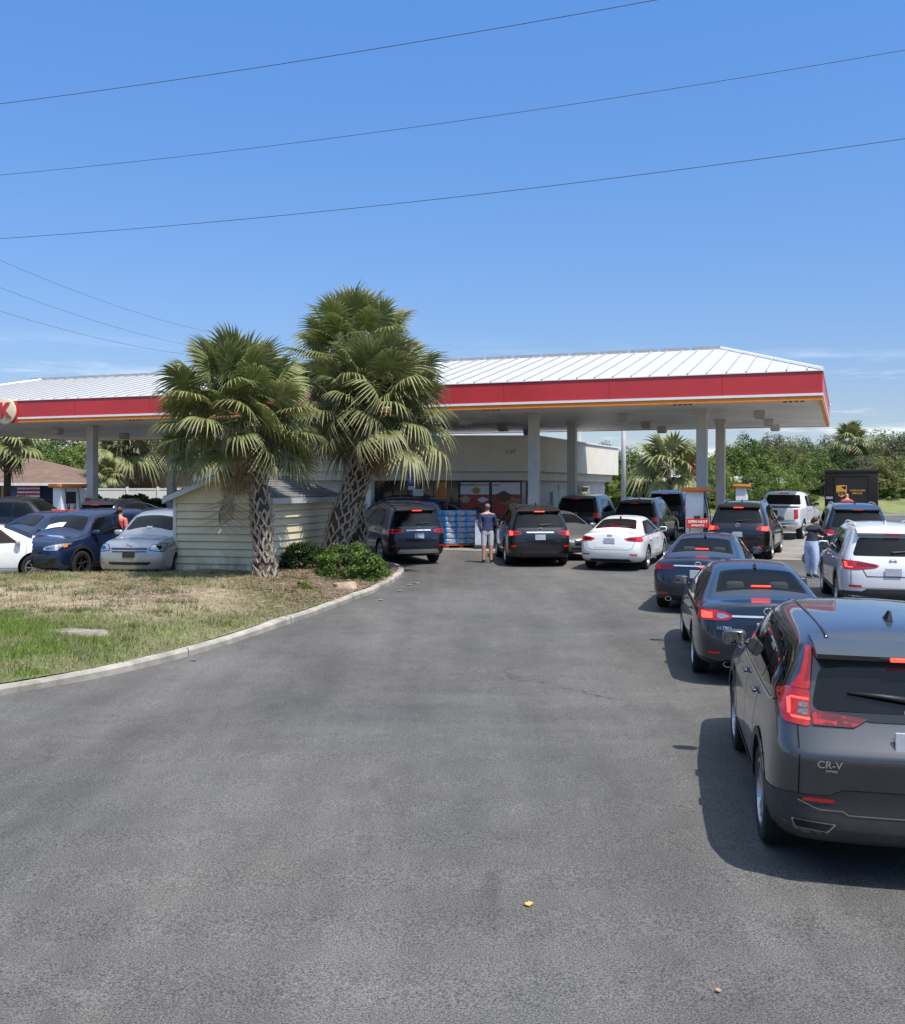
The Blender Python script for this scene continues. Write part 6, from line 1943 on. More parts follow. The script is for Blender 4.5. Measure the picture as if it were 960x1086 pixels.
c = make_suv('suv_car', 'midnight blue SUV with silver lower bumper turning by the right palms', 'car', LANE, P_MIDN,
    L=4.75, hw=.93, H=1.74, wb=2.80, ro=.98, b=1.12, hd=1.08, clad=None, rail_mat=BLACKP,
    tail=[(.94, 1.08), (.54, 1.06), (.50, .98), (.94, .94)], tail_side=[(.06, .95), (.18, .95), (.34, 1.06), (.08, 1.08)], tail_in=[('lamp_lens', [[(.90, 1.04), (.58, 1.03), (.58, 1.0), (.90, .98)]], TAILDK)], refl=rect(.70, .56, .88, .60), plate_z=.88, chrome_bar=1.04)
c.P('rear_bumper', [rp([(-.88 * c.hw, .30), (.88 * c.hw, .30), (.80 * c.hw, .44), (-.80 * c.hw, .44)], .04)], 'rear', BLACKP, .007)
c.P('bumper_guard', [rp([(-.72 * c.hw, .36), (.72 * c.hw, .36), (.64 * c.hw, .48), (-.64 * c.hw, .48)], .05)], 'rear', ALLOY, .014)
place(c.root, ground(433, 596.5), -21, .98)
c = make_sedan('saloon_car', 'mid grey saloon facing the camera, half hidden behind the black SUV', 'car', LANE, P_MIDGREY,
    front=dict(head=[(.92, .74), (.50, .66), (.52, .58), (.90, .62)], lens=[(.84, .70), (.62, .65), (.62, .61), (.84, .64)], dark=[('grille', [[(-.42, .66), (.42, .66), (.36, .50), (-.36, .50)], [(-.5, .42), (.5, .42), (.5, .28), (-.5, .28)]], GLOSSK)], plate=.40, badge=.62),
    tail=T_WRAP, lit=False)
place(c.root, ground(607, 592), 163, 3.85)
c = make_suv('minivan', 'black minivan at the pump left of the white saloon', 'car', LANE, P_BLACK,
    L=5.1, hw=.99, H=1.78, wb=3.0, ro=1.05, b=1.10, hd=1.06, box=.05, roof_end=.64, cowl=.78, tail=[(.94, 1.10), (.74, 1.08), (.72, .92), (.94, .90)], lit=False, rails=False)
place(c.root, ground(617, 571), 21, 1.05)
c = make_suv('suv_car', 'black SUV with roof rails right of the minivan', 'car', LANE, P_BLACK,
    L=4.75, hw=.93, H=1.72, wb=2.72, ro=1.0, tail=[(.94, 1.10), (.72, 1.08), (.70, .96), (.94, .92)], lit=False, rail_mat=CHROME)
place(c.root, ground(678, 578), 22, 1.0)
c = make_suv('suv_car', 'large navy SUV left of the white pump under the sabal palm', 'car', LANE, P_NAVY,
    L=5.1, hw=1.0, H=1.90, wb=2.95, ro=1.1, b=1.2, hd=1.15, box=.05, roof_end=.64, cowl=.77, tail=[(.95, 1.22), (.80, 1.22), (.80, .98), (.95, .98)], lit=False, rails=False)
place(c.root, ground(709, 564), 21, 1.1)
# parked in front of the shop, only their tops show
c = make_suv('suv_car', 'blue SUV parked at the shop windows behind the midnight one', 'car', 'cars parked at the shop', P_BLUE, H=1.74, tail=[(.94, 1.10), (.72, 1.08), (.70, .96), (.94, .92)], lit=False)
place(c.root, gx(416, 40.8), -80, 2.4)
c = make_suv('suv_car', 'black SUV parked behind the stacked blue water cases', 'car', 'cars parked at the shop', P_BLACK, H=1.62, tail=[(.94, 1.10), (.72, 1.08), (.70, .96), (.94, .92)], lit=False)
place(c.root, gx(462, 41.3), 83, 2.4)

# --- left side, behind the shed
FRONT_SUV = dict(head=[(.92, .97), (.62, .95), (.56, .83), (.90, .79)], lens=[(.84, .93), (.70, .92), (.68, .85), (.84, .83)], plate=.72, badge=.93,
                 dark=[('grille', [[(-.48, .875), (.48, .875), (.45, .84), (-.45, .84)], [(-.46, .80), (.46, .80), (.43, .775), (-.43, .775)], [(-.56, .53), (.56, .53), (.50, .46), (-.50, .46)]], GLOSSK), ('lower_grille', [[(-.72, .34), (.72, .34), (.66, .27), (-.66, .27)]], BLACKP)],
                 fog=[(.86, .52), (.74, .51), (.76, .47), (.86, .47)])
c = make_suv('suv_car', 'silver SUV facing the camera beside the cream shed', 'car', LEFTG, P_SILVER,
    level=3, L=4.6, hw=.92, H=1.71, wb=2.66, ro=1.0, b=1.12, hd=1.09, roof_end=.635, cowl=.755, clad=None, front=FRONT_SUV, tail=[(.94, 1.10), (.72, 1.08), (.70, .96), (.94, .92)], lit=False)
c.P('parking_permit', [rect(-.10, 3.36, .06, 3.42, .01)], 'top', PLATE, .012)
place(c.root, ground(154, 614), 186, 3.66)
F2 = dict(head=[(.93, .96), (.52, .86), (.50, .79), (.88, .78)], lens=[(.80, .90), (.58, .85), (.58, .81), (.80, .82)], plate=.50, badge=.84, head_side=[(4.16, .86), (4.30, .85), (4.30, .91), (4.12, .93)], sidemat=AMBER,
          dark=[('grille', [[(-.46, .80), (.46, .80), (.38, .64), (-.38, .64)], [(-.60, .46), (.60, .46), (.56, .32), (-.56, .32)]], GLOSSK)], fog=[(.86, .58), (.66, .54), (.66, .46), (.86, .44)], fogmat=GLOSSK)
c = make_suv('suv_car', 'blue SUV with a white sunshade card behind its windscreen', 'car', LEFTG, P_BLUE,
    level=3, L=4.55, hw=.92, H=1.69, wb=2.70, ro=.95, b=1.11, hd=1.07, roof_end=.635, cowl=.755, clad=BLACKP, front=F2, tail=[(.94, 1.10), (.72, 1.08), (.70, .96), (.94, .92)], lit=False, rails=False, rimmat=ALLOYD, rim='five')
c.P('windscreen_card', [rect(-.02, 3.20, .56, 3.36, .01)], 'top', WHITEP, .014)
place(c.root, ground(58, 612), 200, 3.65)
c = make_sedan('saloon_car', 'white saloon cut by the left edge of the photo', 'car', LEFTG, P_WHITE, level=3, L=4.7, wb=2.72, rim='multi',
    front=dict(head=[(.92, .76), (.52, .68), (.54, .60), (.90, .63)], lens=[(.84, .72), (.64, .67), (.64, .63), (.84, .66)], dark=[('grille', [[(-.42, .66), (.42, .66), (.36, .50), (-.36, .50)]], GLOSSK)], plate=.40, badge=.62), tail=T_WRAP, lit=False)
place(c.root, ground(39, 612.5), 71, 3.77)
c = make_sedan('saloon_car', 'blue saloon half hidden between the white saloon and the blue SUV', 'car', LEFTG, P_BLUE, front=None, tail=T_WRAP, lit=False)
place(c.root, ground(16, 594), 200, 3.85)
c = make_suv('suv_car', 'black SUV at the far left pump, red box sign in front of it', 'car', LEFTG, P_BLACK, H=1.74, tail=[(.94, 1.10), (.72, 1.08), (.70, .96), (.94, .92)], lit=False)
place(c.root, ground(10, 577), 100, 1.6)
c = make_suv('suv_car', 'dark blue SUV behind the grey column, seen from behind', 'car', LEFTG, P_NAVY, H=1.72, tail=[(.94, 1.10), (.72, 1.08), (.70, .96), (.94, .92)], lit=False)
place(c.root, ground(113, 582), 8, 1.0)
c = make_sedan('sports_car', 'bright blue low car in front of the hedge and white fence', 'car', LEFTG, P_BRIGHTB, H=1.42, front=None, tail=T_WRAP, lit=False, L=4.75)
place(c.root, gx(138, 50), 60, 2.4)

# --- brown delivery truck
def delivery_truck():
    r = empty('delivery_truck'); tag(r, 'tall brown parcel delivery truck with gold shield, seen from behind', 'truck')
    W2, L, H = 1.16, 7.0, 2.92
    GOLD = mat('gold_lettering', (.50, .27, .055), rough=.45, var=.1)
    q = MB(); q.box((-W2, 0, .72), (W2, L - 1.2, H), 0, None, .09); q.build('cargo_body', P_BROWN, r, True, 40)
    q = MB(); q.add([(-W2, L - 1.22, .5), (W2, L - 1.22, .5), (W2, L - 1.22, H - .1), (-W2, L - 1.22, H - .1), (-W2 * .92, L, .5), (W2 * .92, L, .5), (W2 * .92, L - .05, 1.35), (-W2 * .92, L - .05, 1.35), (-W2 * .95, L - .55, H - .25), (W2 * .95, L - .55, H - .25)],
                    [(0, 1, 5, 4), (4, 5, 6, 7), (7, 6, 9, 8), (8, 9, 2, 3), (0, 4, 7, 8, 3), (1, 2, 9, 6, 5)]); q.build('cab', P_BROWN, r, False, fix=True)
    q = MB(); q.box((-W2 - .01, -.02, H - .16), (W2 + .01, .10, H - .02), 0, None, .02); q.build('roof_rim', P_BROWN, r)
    q = MB()
    q.box((-.70, -.012, .80), (.70, .0, 2.60)); q.build('rear_door', mat('truck_door_brown', (.0095, .0072, .006), rough=.5, var=.15, scale=3), r)
    q = MB()
    for (x0, x1, z0, z1) in ((-.74, -.70, .78, 2.64), (.70, .74, .78, 2.64), (-.74, .74, 2.60, 2.64)): q.box((x0, -.03, z0), (x1, -.001, z1))
    q.build('door_frame', P_BROWN, r)
    for x in np.linspace(-.9, .9, 3):
        pass
    for s_ in (-1, 1):
        q = MB(); q.box((s_ * .95 - .07, -.03, 1.02), (s_ * .95 + .07, 0, 1.36), 0, None, .02); t = q.build('tail_light', TAIL, r)
        q = MB(); q.box((s_ * .95 - .05, -.04, .90), (s_ * .95 + .05, 0, 1.0), 0, None, .015); q.build('reversing_light', mat('pale_lamp', (.8, .55, .45), rough=.3), r)
        q = MB(); q.box((s_ * (W2 + .14) - .09, L - 1.5, 1.75), (s_ * (W2 + .14) + .09, L - 1.4, 2.2), 0, None, .03); q.build('side_mirror', GLOSSK, r)
        for (y) in (1.5, L - 1.1):
            q = MB(); q.lathe([(0, -.13), (.26, -.13), (.40, -.11), (.42, -.05), (.42, .05), (.40, .11), (.26, .13), (0, .13)], 28, 0, None, 'x'); o = q.build('wheel', TYRE, r, True, 40); o.location = (s_ * (W2 - .16), y, .42)
    q = MB(); q.box((-W2, -.22, .48), (W2, .05, .70), 0, None, .03); q.build('rear_bumper', BLACKP, r)
    q = MB(); q.box((-W2 + .1, -.01, 1.75), (-W2 + .36, .0, 2.05), 0, None, .0); q.build('vent_panel', GAP, r)
    q = MB(); q.box((-1.10, -.016, 1.55), (-.80, -.002, 1.66)); q.build('notice_plate', mat('plate_pale_blue', (.25, .30, .38), rough=.5), r)
    sh = [(-.23, .27), (-.12, .285), (0, .29), (.12, .285), (.23, .27), (.235, .05), (.20, -.10), (.12, -.21), (0, -.28), (-.12, -.21), (-.20, -.10), (-.235, .05)]
    fx = frame_mx((-.42, -.014, 1.90), (1, 0, 0), (0, 0, 1))
    q = MB(); q.prism(sh, 0, .012, 0, fx); s1 = q.build('shield_emblem', GOLD, r)
    q = MB(); q.prism([(-.02, .20), (.19, .22), (.21, .10), (.10, .08)], 0, .014, 0, fx @ Matrix.Translation((0, .02, .0))); q.build('shield_swoosh', P_BROWN, s1)
    text_obj('emblem_lettering', 'ups', .26, P_BROWN, fx @ Matrix.Translation((-.02, -.06, .014)), s1, .002, .008)
    text_obj('door_lettering', 'WORLDWIDE', .105, GOLD, frame_mx((.26, -.016, 1.94), (1, 0, 0), (0, 0, 1)), r, .002, .003)
    text_obj('door_lettering', 'SERVICES', .105, GOLD, frame_mx((.26, -.016, 1.81), (1, 0, 0), (0, 0, 1)), r, .002, .003)
    return r
place(delivery_truck(), gx(903, 48), 20, 0)
# ------------------------------------------------------------------ people
def person(label, P, face, h, skin, hair, regions, pose, mats, hairless=False, group=None, rad={}):
    """one skinned body; regions(v) gives the material of a face from its rest position"""
    root = empty('person', P, -R(face)); tag(root, label, 'person', group)
    s = h / 1.78
    J = dict(pelvis=(0, 0, .95), waist=(0, .0, 1.10), chest=(0, -.01, 1.32), upper=(0, -.02, 1.44), neck=(0, 0, 1.52), jaw=(0, .03, 1.60), head=(0, .01, 1.68), crown=(0, 0, 1.755), nose=(0, .115, 1.655),
             hipL=(-.095, 0, .90), kneeL=(-.11, .01, .50), ankleL=(-.11, -.02, .085), heelL=(-.11, -.05, .04), toeL=(-.13, .16, .03), hipR=(.095, 0, .90), kneeR=(.11, .01, .50), ankleR=(.11, -.02, .085), heelR=(.11, -.05, .04), toeR=(.13, .16, .03),
             shL=(-.19, -.02, 1.43), elL=(-.26, -.03, 1.15), wrL=(-.27, .06, .92), shR=(.19, -.02, 1.43), elR=(.26, -.03, 1.15), wrR=(.27, .06, .92))
    J.update(pose)
    RAD = dict(pelvis=(.175, .135), waist=(.165, .125), chest=(.185, .13), upper=(.15, .10), neck=(.058, .06), jaw=(.062, .075), head=(.078, .095), crown=(.055, .065), nose=(.014, .016),
               hipL=(.115, .12), kneeL=(.078, .078), ankleL=(.042, .045), heelL=(.04, .04), toeL=(.042, .028), shL=(.078, .078), elL=(.052, .052), wrL=(.03, .026))
    RAD.update(rad)
    for k in list(RAD):
        if k.endswith('L'): RAD[k[:-1] + 'R'] = RAD[k]
    E = [('pelvis', 'waist'), ('waist', 'chest'), ('chest', 'upper'), ('upper', 'neck'), ('neck', 'jaw'), ('jaw', 'head'), ('head', 'crown'), ('head', 'nose')]
    for a in 'LR': E += [('pelvis', 'hip' + a), ('hip' + a, 'knee' + a), ('knee' + a, 'ankle' + a), ('ankle' + a, 'heel' + a), ('ankle' + a, 'toe' + a), ('upper', 'sh' + a), ('sh' + a, 'el' + a), ('el' + a, 'wr' + a)]
    for a in 'LR':
        w_, e_ = Vector(J['wr' + a]), Vector(J['el' + a]); d = (w_ - e_).normalized()
        side = Vector((0, 1, 0)); side = (side - d * side.dot(d)).normalized(); nrm = d.cross(side)
        J['palm' + a] = w_ + d * .07; RAD['palm' + a] = (.036, .022); E.append(('wr' + a, 'palm' + a))
        for i, (o_, ln) in enumerate(((-.030, .062), (-.010, .078), (.010, .074), (.030, .058))):
            k1, k2 = f'f{a}{i}a', f'f{a}{i}b'
            p1 = w_ + d * .105 + side * o_; p2 = p1 + d * ln * .75 + nrm * .022 * (1 if a == 'L' else -1)
            J[k1], J[k2] = p1, p2; RAD[k1] = (.0095, .0095); RAD[k2] = (.007, .007); E += [('palm' + a, k1), (k1, k2)]
        t1 = w_ + d * .04 + side * .045; t2 = t1 + d * .05 + side * .012
        J['t1' + a], J['t2' + a] = t1, t2; RAD['t1' + a] = (.012, .012); RAD['t2' + a] = (.008, .008); E += [('wr' + a, 't1' + a), ('t1' + a, 't2' + a)]
    bm = bmesh.new(); sl_ = bm.verts.layers.skin.verify()
    V = {}
    for k, p in J.items():
        v = bm.verts.new(Vector(p)); V[k] = v
        v[sl_].radius = RAD[k]; v[sl_].use_root = (k == 'pelvis')
    for a, b_ in E: bm.edges.new((V[a], V[b_]))
    me = bpy.data.meshes.new('tmp'); bm.to_mesh(me); bm.free()
    o = bpy.data.objects.new('tmp', me); COL.objects.link(o)
    sk = o.modifiers.new('k', 'SKIN'); sk.use_smooth_shade = True
    ss = o.modifiers.new('s', 'SUBSURF'); ss.levels = 2
    dg = bpy.context.evaluated_depsgraph_get(); dg.update()
    bme = bpy.data.meshes.new_from_object(o.evaluated_get(dg)); bpy.data.objects.remove(o)
    bme.name = 'body'
    b_ = link('body', bme, mats, root, True)
    for p in bme.polygons: p.material_index = regions(p.center)
    bme.transform(Matrix.Scale(s, 4))
    if hair:
        q = MB(); hd = Vector(J['head']); q.ball((hd.x, hd.y - .012, hd.z + .022), (.083, .100, .088), 8)
        hm = q.mesh('hair')
        bm = bmesh.new(); bm.from_mesh(hm)
        kill = [v for v in bm.verts if (v.co.y - hd.y > .03 and v.co.z < hd.z + .05) or v.co.z < hd.z - (.045 if not isinstance(hair, tuple) else hair[1])]
        bmesh.ops.delete(bm, geom=kill, context='VERTS'); bm.to_mesh(hm); bm.free()
        hm.transform(Matrix.Scale(s, 4))
        link('hair', hm, hair[0] if isinstance(hair, tuple) else hair, root, True)
    return root
SKIN = mat('skin', (.42, .24, .17), rough=.55, var=.08)
SKIN2 = mat('skin_tanned', (.50, .27, .18), rough=.5, var=.08)
NAVYT = mat('navy_tshirt', (.030, .048, .115), rough=.85, var=.2, scale=9)
SHORTS = mat('pale_grey_shorts', (.52, .54, .60), rough=.85, var=.15, scale=12)
SHOE = mat('dark_shoe', (.04, .04, .045), rough=.6)
HAIRG = mat('short_grey_hair', (.17, .13, .11), rough=.8, var=.3, scale=40)
HAIRB = mat('brown_hair', (.07, .035, .02), rough=.7, var=.3, scale=30)
CHECK = mat('red_check_shirt', (.42, .06, .07), rough=.85, var=.6, scale=22)
REDT = mat('red_white_shirt', (.62, .14, .12), rough=.85, var=.5, scale=14)
WHITET = mat('white_sleeve', (.66, .66, .66), rough=.85, var=.1)
DARKT = mat('dark_top', (.02, .022, .03), rough=.85, var=.2)
PALEBL = mat('pale_blue_cloth', (.38, .46, .62), rough=.85, var=.30, scale=18)
JEAN = mat('blue_jeans', (.06, .08, .14), rough=.9, var=.2)
def reg_man(c):
    x, y, z = c
    if abs(x) > .20 and z < 1.19: return 0
    if z > 1.485: return 0
    if z > .965: return 1
    if z > .52 and abs(x) < .30: return 2
    if z > .10: return 0
    return 3
person('man in navy t-shirt and pale shorts standing by the black SUV', ground(517, 597), -6, 1.80, SKIN, HAIRG, reg_man,
       dict(elR=(.27, .02, 1.17), wrR=(.36, .20, 1.10), elL=(-.255, -.03, 1.16), wrL=(-.20, .12, .99)), [SKIN, NAVYT, SHORTS, SHOE])
def reg_check(c):
    x, y, z = c
    if z > 1.49: return 0
    if abs(x) > .24 and z < 1.0: return 0
    return 1 if z > .93 else 2
person('bald man in red checked shirt standing behind the brown truck', gx(898.5, 46), 30, 1.84, SKIN2, None, reg_check, {}, [SKIN2, CHECK, JEAN])
def reg_red(c):
    x, y, z = c
    if z > 1.48: return 0
    if x < -.13 and z > .95: return 2
    if z > .92: return 1
    return 3
person('brown haired person in red and white top beside the silver SUV', gx(127, 28.9), 20, 1.80, SKIN, (HAIRB, .10), reg_red, {}, [SKIN, REDT, WHITET, JEAN])
def reg_pale(c):
    x, y, z = c
    if z > 1.48: return 0
    if y > .33 and z > 1.0: return 0
    return 1 if z > 1.04 else (2 if z > .12 else 3)
pp = person('person in dark top and pale blue patterned trousers beside the dark blue SUV', gx(861, 27.2), 60, 1.66, SKIN, (HAIRB, .09), reg_pale,
       dict(chest=(0, .06, 1.30), upper=(0, .10, 1.40), neck=(0, .13, 1.48), jaw=(0, .17, 1.55), head=(0, .16, 1.63), crown=(0, .15, 1.70), nose=(0, .27, 1.60), shL=(-.19, .09, 1.39), shR=(.19, .09, 1.39), elR=(.24, .28, 1.22), wrR=(.20, .50, 1.20), elL=(-.24, .24, 1.20), wrL=(-.16, .46, 1.16)), [SKIN, DARKT, PALEBL, SHOE], rad=dict(hipL=(.15, .15), kneeL=(.125, .125), pelvis=(.19, .15)))
# ------------------------------------------------------------------ pumps and small things on the forecourt
PUMPW = mat('pump_white', (.74, .75, .75), rough=.45, var=.08, scale=3)
PUMPD = mat('pump_dark', (.03, .03, .035), rough=.4)
PUMPO = mat('pump_cap_orange', (.70, .20, .02), rough=.5, var=.12)
SIGNR = mat('sign_red', (.55, .035, .03), rough=.45, var=.08)
SIGNW = mat('sign_white', (.75, .75, .74), rough=.5)
HOSE = mat('hose_black', (.015, .015, .015), rough=.7)
def pump(label, P, th=20.8):
    r = empty('fuel_pump', P, -R(th)); tag(r, label, 'fuel pump', 'fuel pumps under the canopy')
    q = MB(); q.box((-.42, -.65, 0), (.42, .65, .16), 0, None, .02); q.build('plinth', CONC, r)
    q = MB(); q.box((-.29, -.52, .162), (.29, -.30, 2.10), 0, None, .015); q.box((-.29, .30, .162), (.29, .52, 2.10), 0, None, .015); q.box((-.22, -.30, .162), (.22, .30, 1.25), 0, None, .01); q.box((-.20, -.30, 1.252), (.20, .30, 2.10))
    q.build('cabinet', PUMPW, r)
    q = MB(); q.box((-.44, -.66, 2.102), (.44, .66, 2.25), 0, None, .03); q.build('pump_cap', PUMPO, r, True, 40)
    for s_ in (-1, 1):
        q = MB(); q.box((s_ * .205, -.24, 1.42), (s_ * .225, .24, 1.92), 0, None, 0); q.build('display_panel', PUMPD, r, fix=True)
        q = MB(); q.box((s_ * .235 - .012, -.22, .60), (s_ * .235 + .012, .22, 1.05)); q.build('pump_decal', SIGNR, r)
        for k in (-.14, .14):
            n_ = MB(); n_.tube([(s_ * .26, k, 1.10), (s_ * .30, k, 1.28), (s_ * .27, k + .03, 1.38)], [.03, .026, .02], 6)
            n_.build('nozzle', HOSE, r, True)
            n_ = MB(); n_.tube([(s_ * .28, k * 2.3, 2.05), (s_ * .40, k * 2.2, 1.5), (s_ * .46, k * 1.8, .75), (s_ * .38, k * 1.4, .55), (s_ * .30, k, 1.12)], .018, 6)
            n_.build('hose', HOSE, r, True)
    return r
def cpg(t, v):
    p = cp(t, v, 0); return Vector((p.x, p.y, gz(p.y)))
pump('white pump with orange cap in front of the grey column, red sign at its foot', cpg(4.05, 1.75))
pump('small pump seen past the rear column with dark hoses', gx(787, 58))
pump('white pump with orange cap at the far left by the hedge', gx(72, 44.0), 35)
def island(label, px, Y, ln):
    o_ = MB(); o_.box((-.62, -ln / 2, -.1), (.62, ln / 2, .15), 0, None, .05)
    o = o_.build('pump_island', CONC); g = gx(px, Y); o.location = g; o.rotation_euler = (0, 0, -R(20.8)); tag(o, label, 'kerb island', 'raised concrete pump islands'); return o
island('raised concrete island under the white pump beside the red sign', 748, 37.2, 6.5)
# red sign on its stand
g = ground(740, 585)
st = empty('forecourt_sign', gx(740, 34.2), -R(4)); tag(st, 'red sign with white lettering standing before the white pump', 'sign')
q = MB(); q.box((-.36, -.02, .93), (.36, .02, 1.24), 0, None, .01); q.build('sign_board', SIGNR, st)
q = MB(); q.tube([(-.25, 0, 0), (-.25, 0, .94)], .018, 6); q.tube([(.25, 0, 0), (.25, 0, .94)], .018, 6); q.box((-.34, -.16, 0), (-.16, .16, .03)); q.box((.16, -.16, 0), (.34, .16, .03)); q.box((-.12, -.03, 1.24), (.08, .03, 1.33), 0, None, .01); q.build('sign_stand', PUMPD, st)
text_obj('sign_lettering', 'OPEN NEXT', .115, SIGNW, frame_mx((0, -.0225, 1.13), (1, 0, 0), (0, 0, 1)), st, .002, .004)
text_obj('sign_lettering', 'AVAILABLE', .085, SIGNW, frame_mx((0, -.0225, 1.01), (1, 0, 0), (0, 0, 1)), st, .002, .003)
st = empty('forecourt_sign', gx(73, 37), -R(-10)); tag(st, 'red box sign in front of the far left pump', 'sign')
q = MB(); q.box((-.30, -.05, 1.18), (.30, .05, 1.42), 0, None, .01); q.build('sign_board', SIGNR, st)
q = MB(); q.box((-.60, -.05, 1.18), (-.34, .05, 1.44), 0, None, .03); q.build('sign_box', SIGNR, st)
q = MB(); q.tube([(0, 0, 0), (0, 0, 1.19)], .03, 8); q.box((-.22, -.2, 0), (.22, .2, .04)); q.build('sign_stand', PUMPD, st)
# red notice on the left column
p = cp(30.3, 3.05, 0); q = MB(); q.box((-.17, -.012, -.30), (.17, .012, .30)); o = q.build('notice_sign', SIGNR); o.location = (p.x - .09, p.y - .26, 2.13 - .06); o.rotation_euler = (0, 0, -R(20.8)); tag(o, 'red notice fixed on the grey column at the left', 'sign')
# round hanging ornaments near the right column
for i, (px, py, m_) in enumerate([(737.5, 491, SIGNR), (738, 500, PUMPO)]):
    p = cp(4.03, 3.05, 0)
    q = MB(); q.tube([(.13 * math.cos(t), 0, .13 * math.sin(t)) for t in np.linspace(0, 2 * math.pi, 17)], .045, 6)
    o = q.build('round_notice', m_); pp_ = pt(px, py, p.y + .1); o.location = pp_
    tag(o, ['upper, red ring notice left of the pump column', 'lower, orange ring notice left of the pump column'][i], 'notice')
    q = MB(); q.box((.15, -.015, -.015), (p.x - .15 - pp_.x, .015, .015)); q.build('bracket', GREYM, o)
# stacked water cases on a pallet
BLUEW = mat('blue_shrink_wrap', (.10, .29, .50), rough=.3, var=.35, scale=9, coat=.4)
BLUEP = mat('blue_wrap_print', (.42, .30, .28), rough=.4, var=.6, scale=16)
g = gx(484, 38.2); g.z = gz(38.2)
r = empty('water_case_stack', g, R(20)); tag(r, 'shrink wrapped blue water cases stacked on a pallet left of the man', 'water cases')
q = MB()
for x in (-.55, 0, .55): q.box((x - .07, -.55, 0), (x + .07, .55, .09))
q.box((-.62, -.58, .092), (.62, .58, .125)); q.build('pallet', mat('pallet_orange', (.45, .12, .05), rough=.8, var=.2), r)
rn = random.Random(9)
q = MB()
for k in range(6):
    for ix in range(3):
        for iy in range(2):
            x0, y0 = -.60 + ix * .40, -.56 + iy * .56; j = rn.uniform(-.012, .012)
            q.box((x0 + .004 + j, y0 + .004, .13 + k * .205), (x0 + .396 + j, y0 + .556, .13 + k * .205 + .20), 0, None, .035)
q.build('water_cases', BLUEW, r, True, 50)
for k in range(6):
    for ix in range(3):
        q = MB(); q.box((-.60 + ix * .40 + .10, -.563, .13 + k * .205 + .04), (-.60 + ix * .40 + .30, -.554, .13 + k * .205 + .16))
        q.build('case_label', BLUEP, r)
# stone clad bin, white board
g = gx(506, 40)
r = empty('litter_bin', g); tag(r, 'brown aggregate litter bin right of the water cases', 'litter bin')
q = MB(); q.lathe([(0, 0), (.27, 0), (.29, .06), (.29, 1.16), (.27, 1.2), (0, 1.2)], 20); q.build('bin_body', mat('brown_aggregate', (.17, .115, .065), rough=.95, var=.6, scale=22, bump=.6, bscale=30), r, True, 40)
q = MB(); q.lathe([(.28, 1.202), (.24, 1.34), (.10, 1.42), (0, 1.43)], 20); q.build('bin_lid', PUMPD, r, True)
r = empty('board_sign', gx(508.5, 37.2), R(8)); tag(r, 'pale blue and white board leaning beside the man', 'sign')
q = MB(); q.box((-.16, -.02, .15), (.16, .02, 1.05), 0, None, .01); q.build('board', mat('board_pale', (.45, .50, .62), rough=.5, var=.2, scale=5), r)
q = MB(); q.box((-.20, -.12, 0), (.20, .12, .148), 0, None, .02); q.build('board_foot', PUMPD, r)
# accessible parking sign at the shop
r = empty('parking_sign', gx(436, 42.9)); tag(r, 'blue accessible parking sign on a post before the shop windows', 'sign')
q = MB(); q.tube([(0, 0, 0), (0, 0, 3.05)], .045, 8); q.build('sign_post', mat('post_blue_grey', (.10, .13, .18), rough=.6), r)
q = MB(); q.box((-.15, -.075, 2.22), (.15, -.055, 2.72), 0, None, .005); q.build('sign_face', mat('sign_blue', (.05, .22, .50), rough=.4), r)
q = MB(); q.lathe([(0, -.004), (.05, -.004), (.05, .0), (0, .0)], 12, 0, frame_mx((0, -.078, 2.62), (1, 0, 0), (0, 0, 1))); q.box((-.03, -.082, 2.41), (.02, -.077, 2.57)); q.tube([(.09 * math.cos(t), -.08, 2.41 + .08 * math.sin(t)) for t in np.linspace(1.9, 6.4, 14)], .012, 5); q.build('sign_symbol', SIGNW, r)
q = MB(); q.box((-.13, -.075, 2.02), (.13, -.055, 2.18), 0, None, .005); q.build('sign_plate', SIGNW, r)
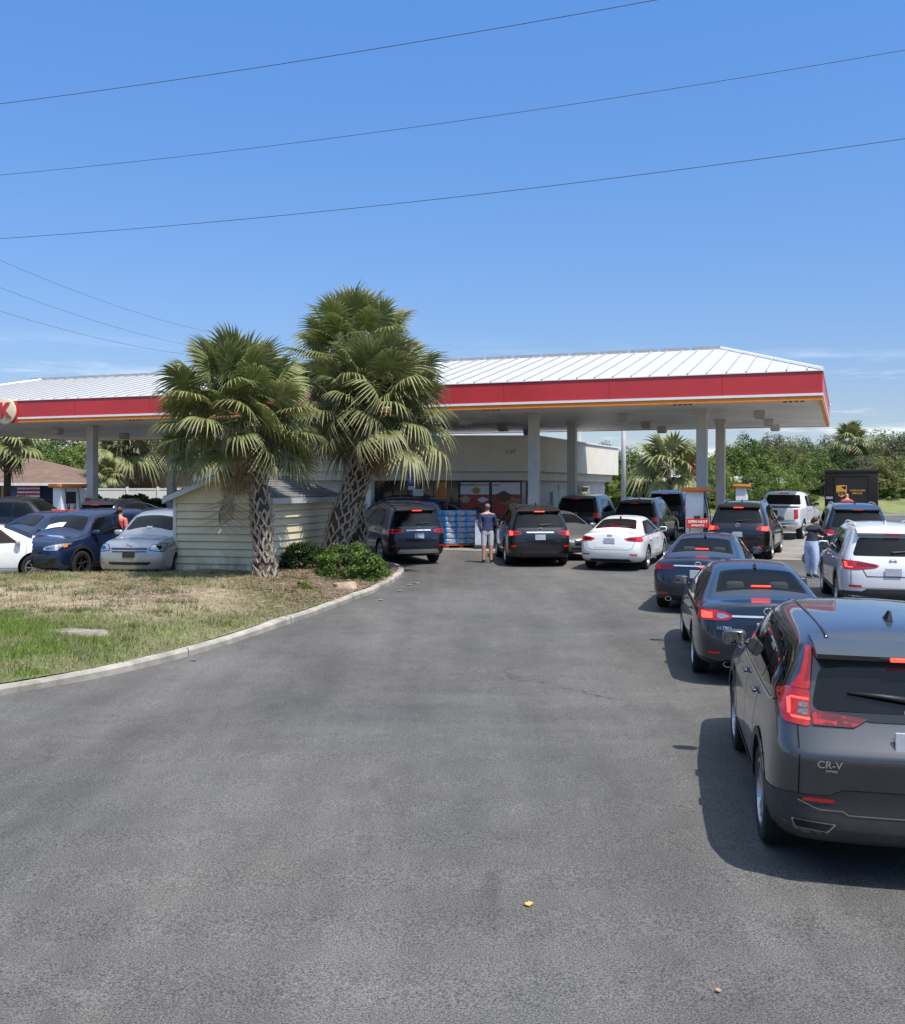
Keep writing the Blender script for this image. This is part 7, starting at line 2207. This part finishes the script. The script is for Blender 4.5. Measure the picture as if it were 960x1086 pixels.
# vending rack on the side wall of the shop
r = empty('display_rack', Vector((wl[1].x, wl[1].y, 0)) + Vector((sd_.x * 7.6 + sn.x * .4, sd_.y * 7.6 + sn.y * .4, gz(50)))); tag(r, 'rack of coloured bottles against the white side wall of the shop', 'rack')
r.rotation_euler = (0, 0, math.atan2(sd_.y, sd_.x))
q = MB()
for z in (.1, .8, 1.5, 2.1): q.box((-.9, -.2, z), (.9, .2, z + .04))
for x in (-.9, .9): q.box((x - .02, -.2, 0), (x + .02, .2, 2.2))
q.build('rack_frame', GREYM, r)
rn = random.Random(4); BC = [mat('bottle_' + n_, c_, rough=.3) for n_, c_ in (('yellow', (.6, .45, .05)), ('red', (.5, .04, .04)), ('green', (.06, .3, .08)), ('white', (.7, .7, .7)), ('blue', (.05, .12, .4)))]
for z in (.142, .842, 1.542):
    for i in range(8):
        q = MB(); q.lathe([(0, 0), (.08, 0), (.08, .30), (.03, .38), (.03, .44), (0, .44)], 10); o = q.build('bottle', rn.choice(BC), r, True, 40); o.location = (-.76 + i * .215, -.05, z)
# litter on the asphalt
def leaf_bit(name, label, px, py, s, m_, cat='leaf', seed=0):
    rn = random.Random(seed); P = ground(px, py, .004)
    q = MB(); n_ = 7
    pts = [(s * (1 + .4 * rn.uniform(-1, 1)) * math.cos(t), s * .6 * (1 + .4 * rn.uniform(-1, 1)) * math.sin(t), .006 + rn.uniform(0, .018)) for t in np.linspace(0, 2 * math.pi, n_ + 1)[:-1]]
    q.add(pts + [(0, 0, .022)] + [(a, b_, c_ - .004) for a, b_, c_ in pts], [(i, (i + 1) % n_, n_) for i in range(n_)] + [(n_ + 1 + i, n_ + 1 + (i + 1) % n_, (i + 1) % n_, i) for i in range(n_)])
    o = q.build(name, m_); o.location = P; o.rotation_euler = (0, 0, rn.uniform(0, 6)); tag(o, label, cat)
leaf_bit('dry_leaf', 'yellow leaf lying alone on the asphalt in the foreground', 560, 961, .035, mat('leaf_yellow', (.55, .36, .08), rough=.7), seed=1)
leaf_bit('dry_leaf', 'small tan leaf near the bottom edge of the asphalt', 761, 1053, .018, mat('leaf_tan', (.40, .24, .13), rough=.8), seed=2)
leaf_bit('plastic_wrapper', 'crumpled blue and white wrapper lying against the kerb', 205, 701, .06, mat('wrapper_blue', (.14, .20, .48), rough=.4, var=.6, scale=30), 'wrapper', 3)
for i, (px, py) in enumerate([(434, 621), (441, 619), (424, 627), (404, 637)]):
    leaf_bit('dry_leaf', ['dry palm scrap off the tip of the kerb', 'dry palm scrap farthest right of the kerb tip', 'dry palm scrap lying below the kerb bend', 'dry palm scrap along the kerb left of the others'][i], px, py, .10, mat('leaf_dry', (.30, .23, .14), rough=.9, var=.3), 'leaf', 10 + i)
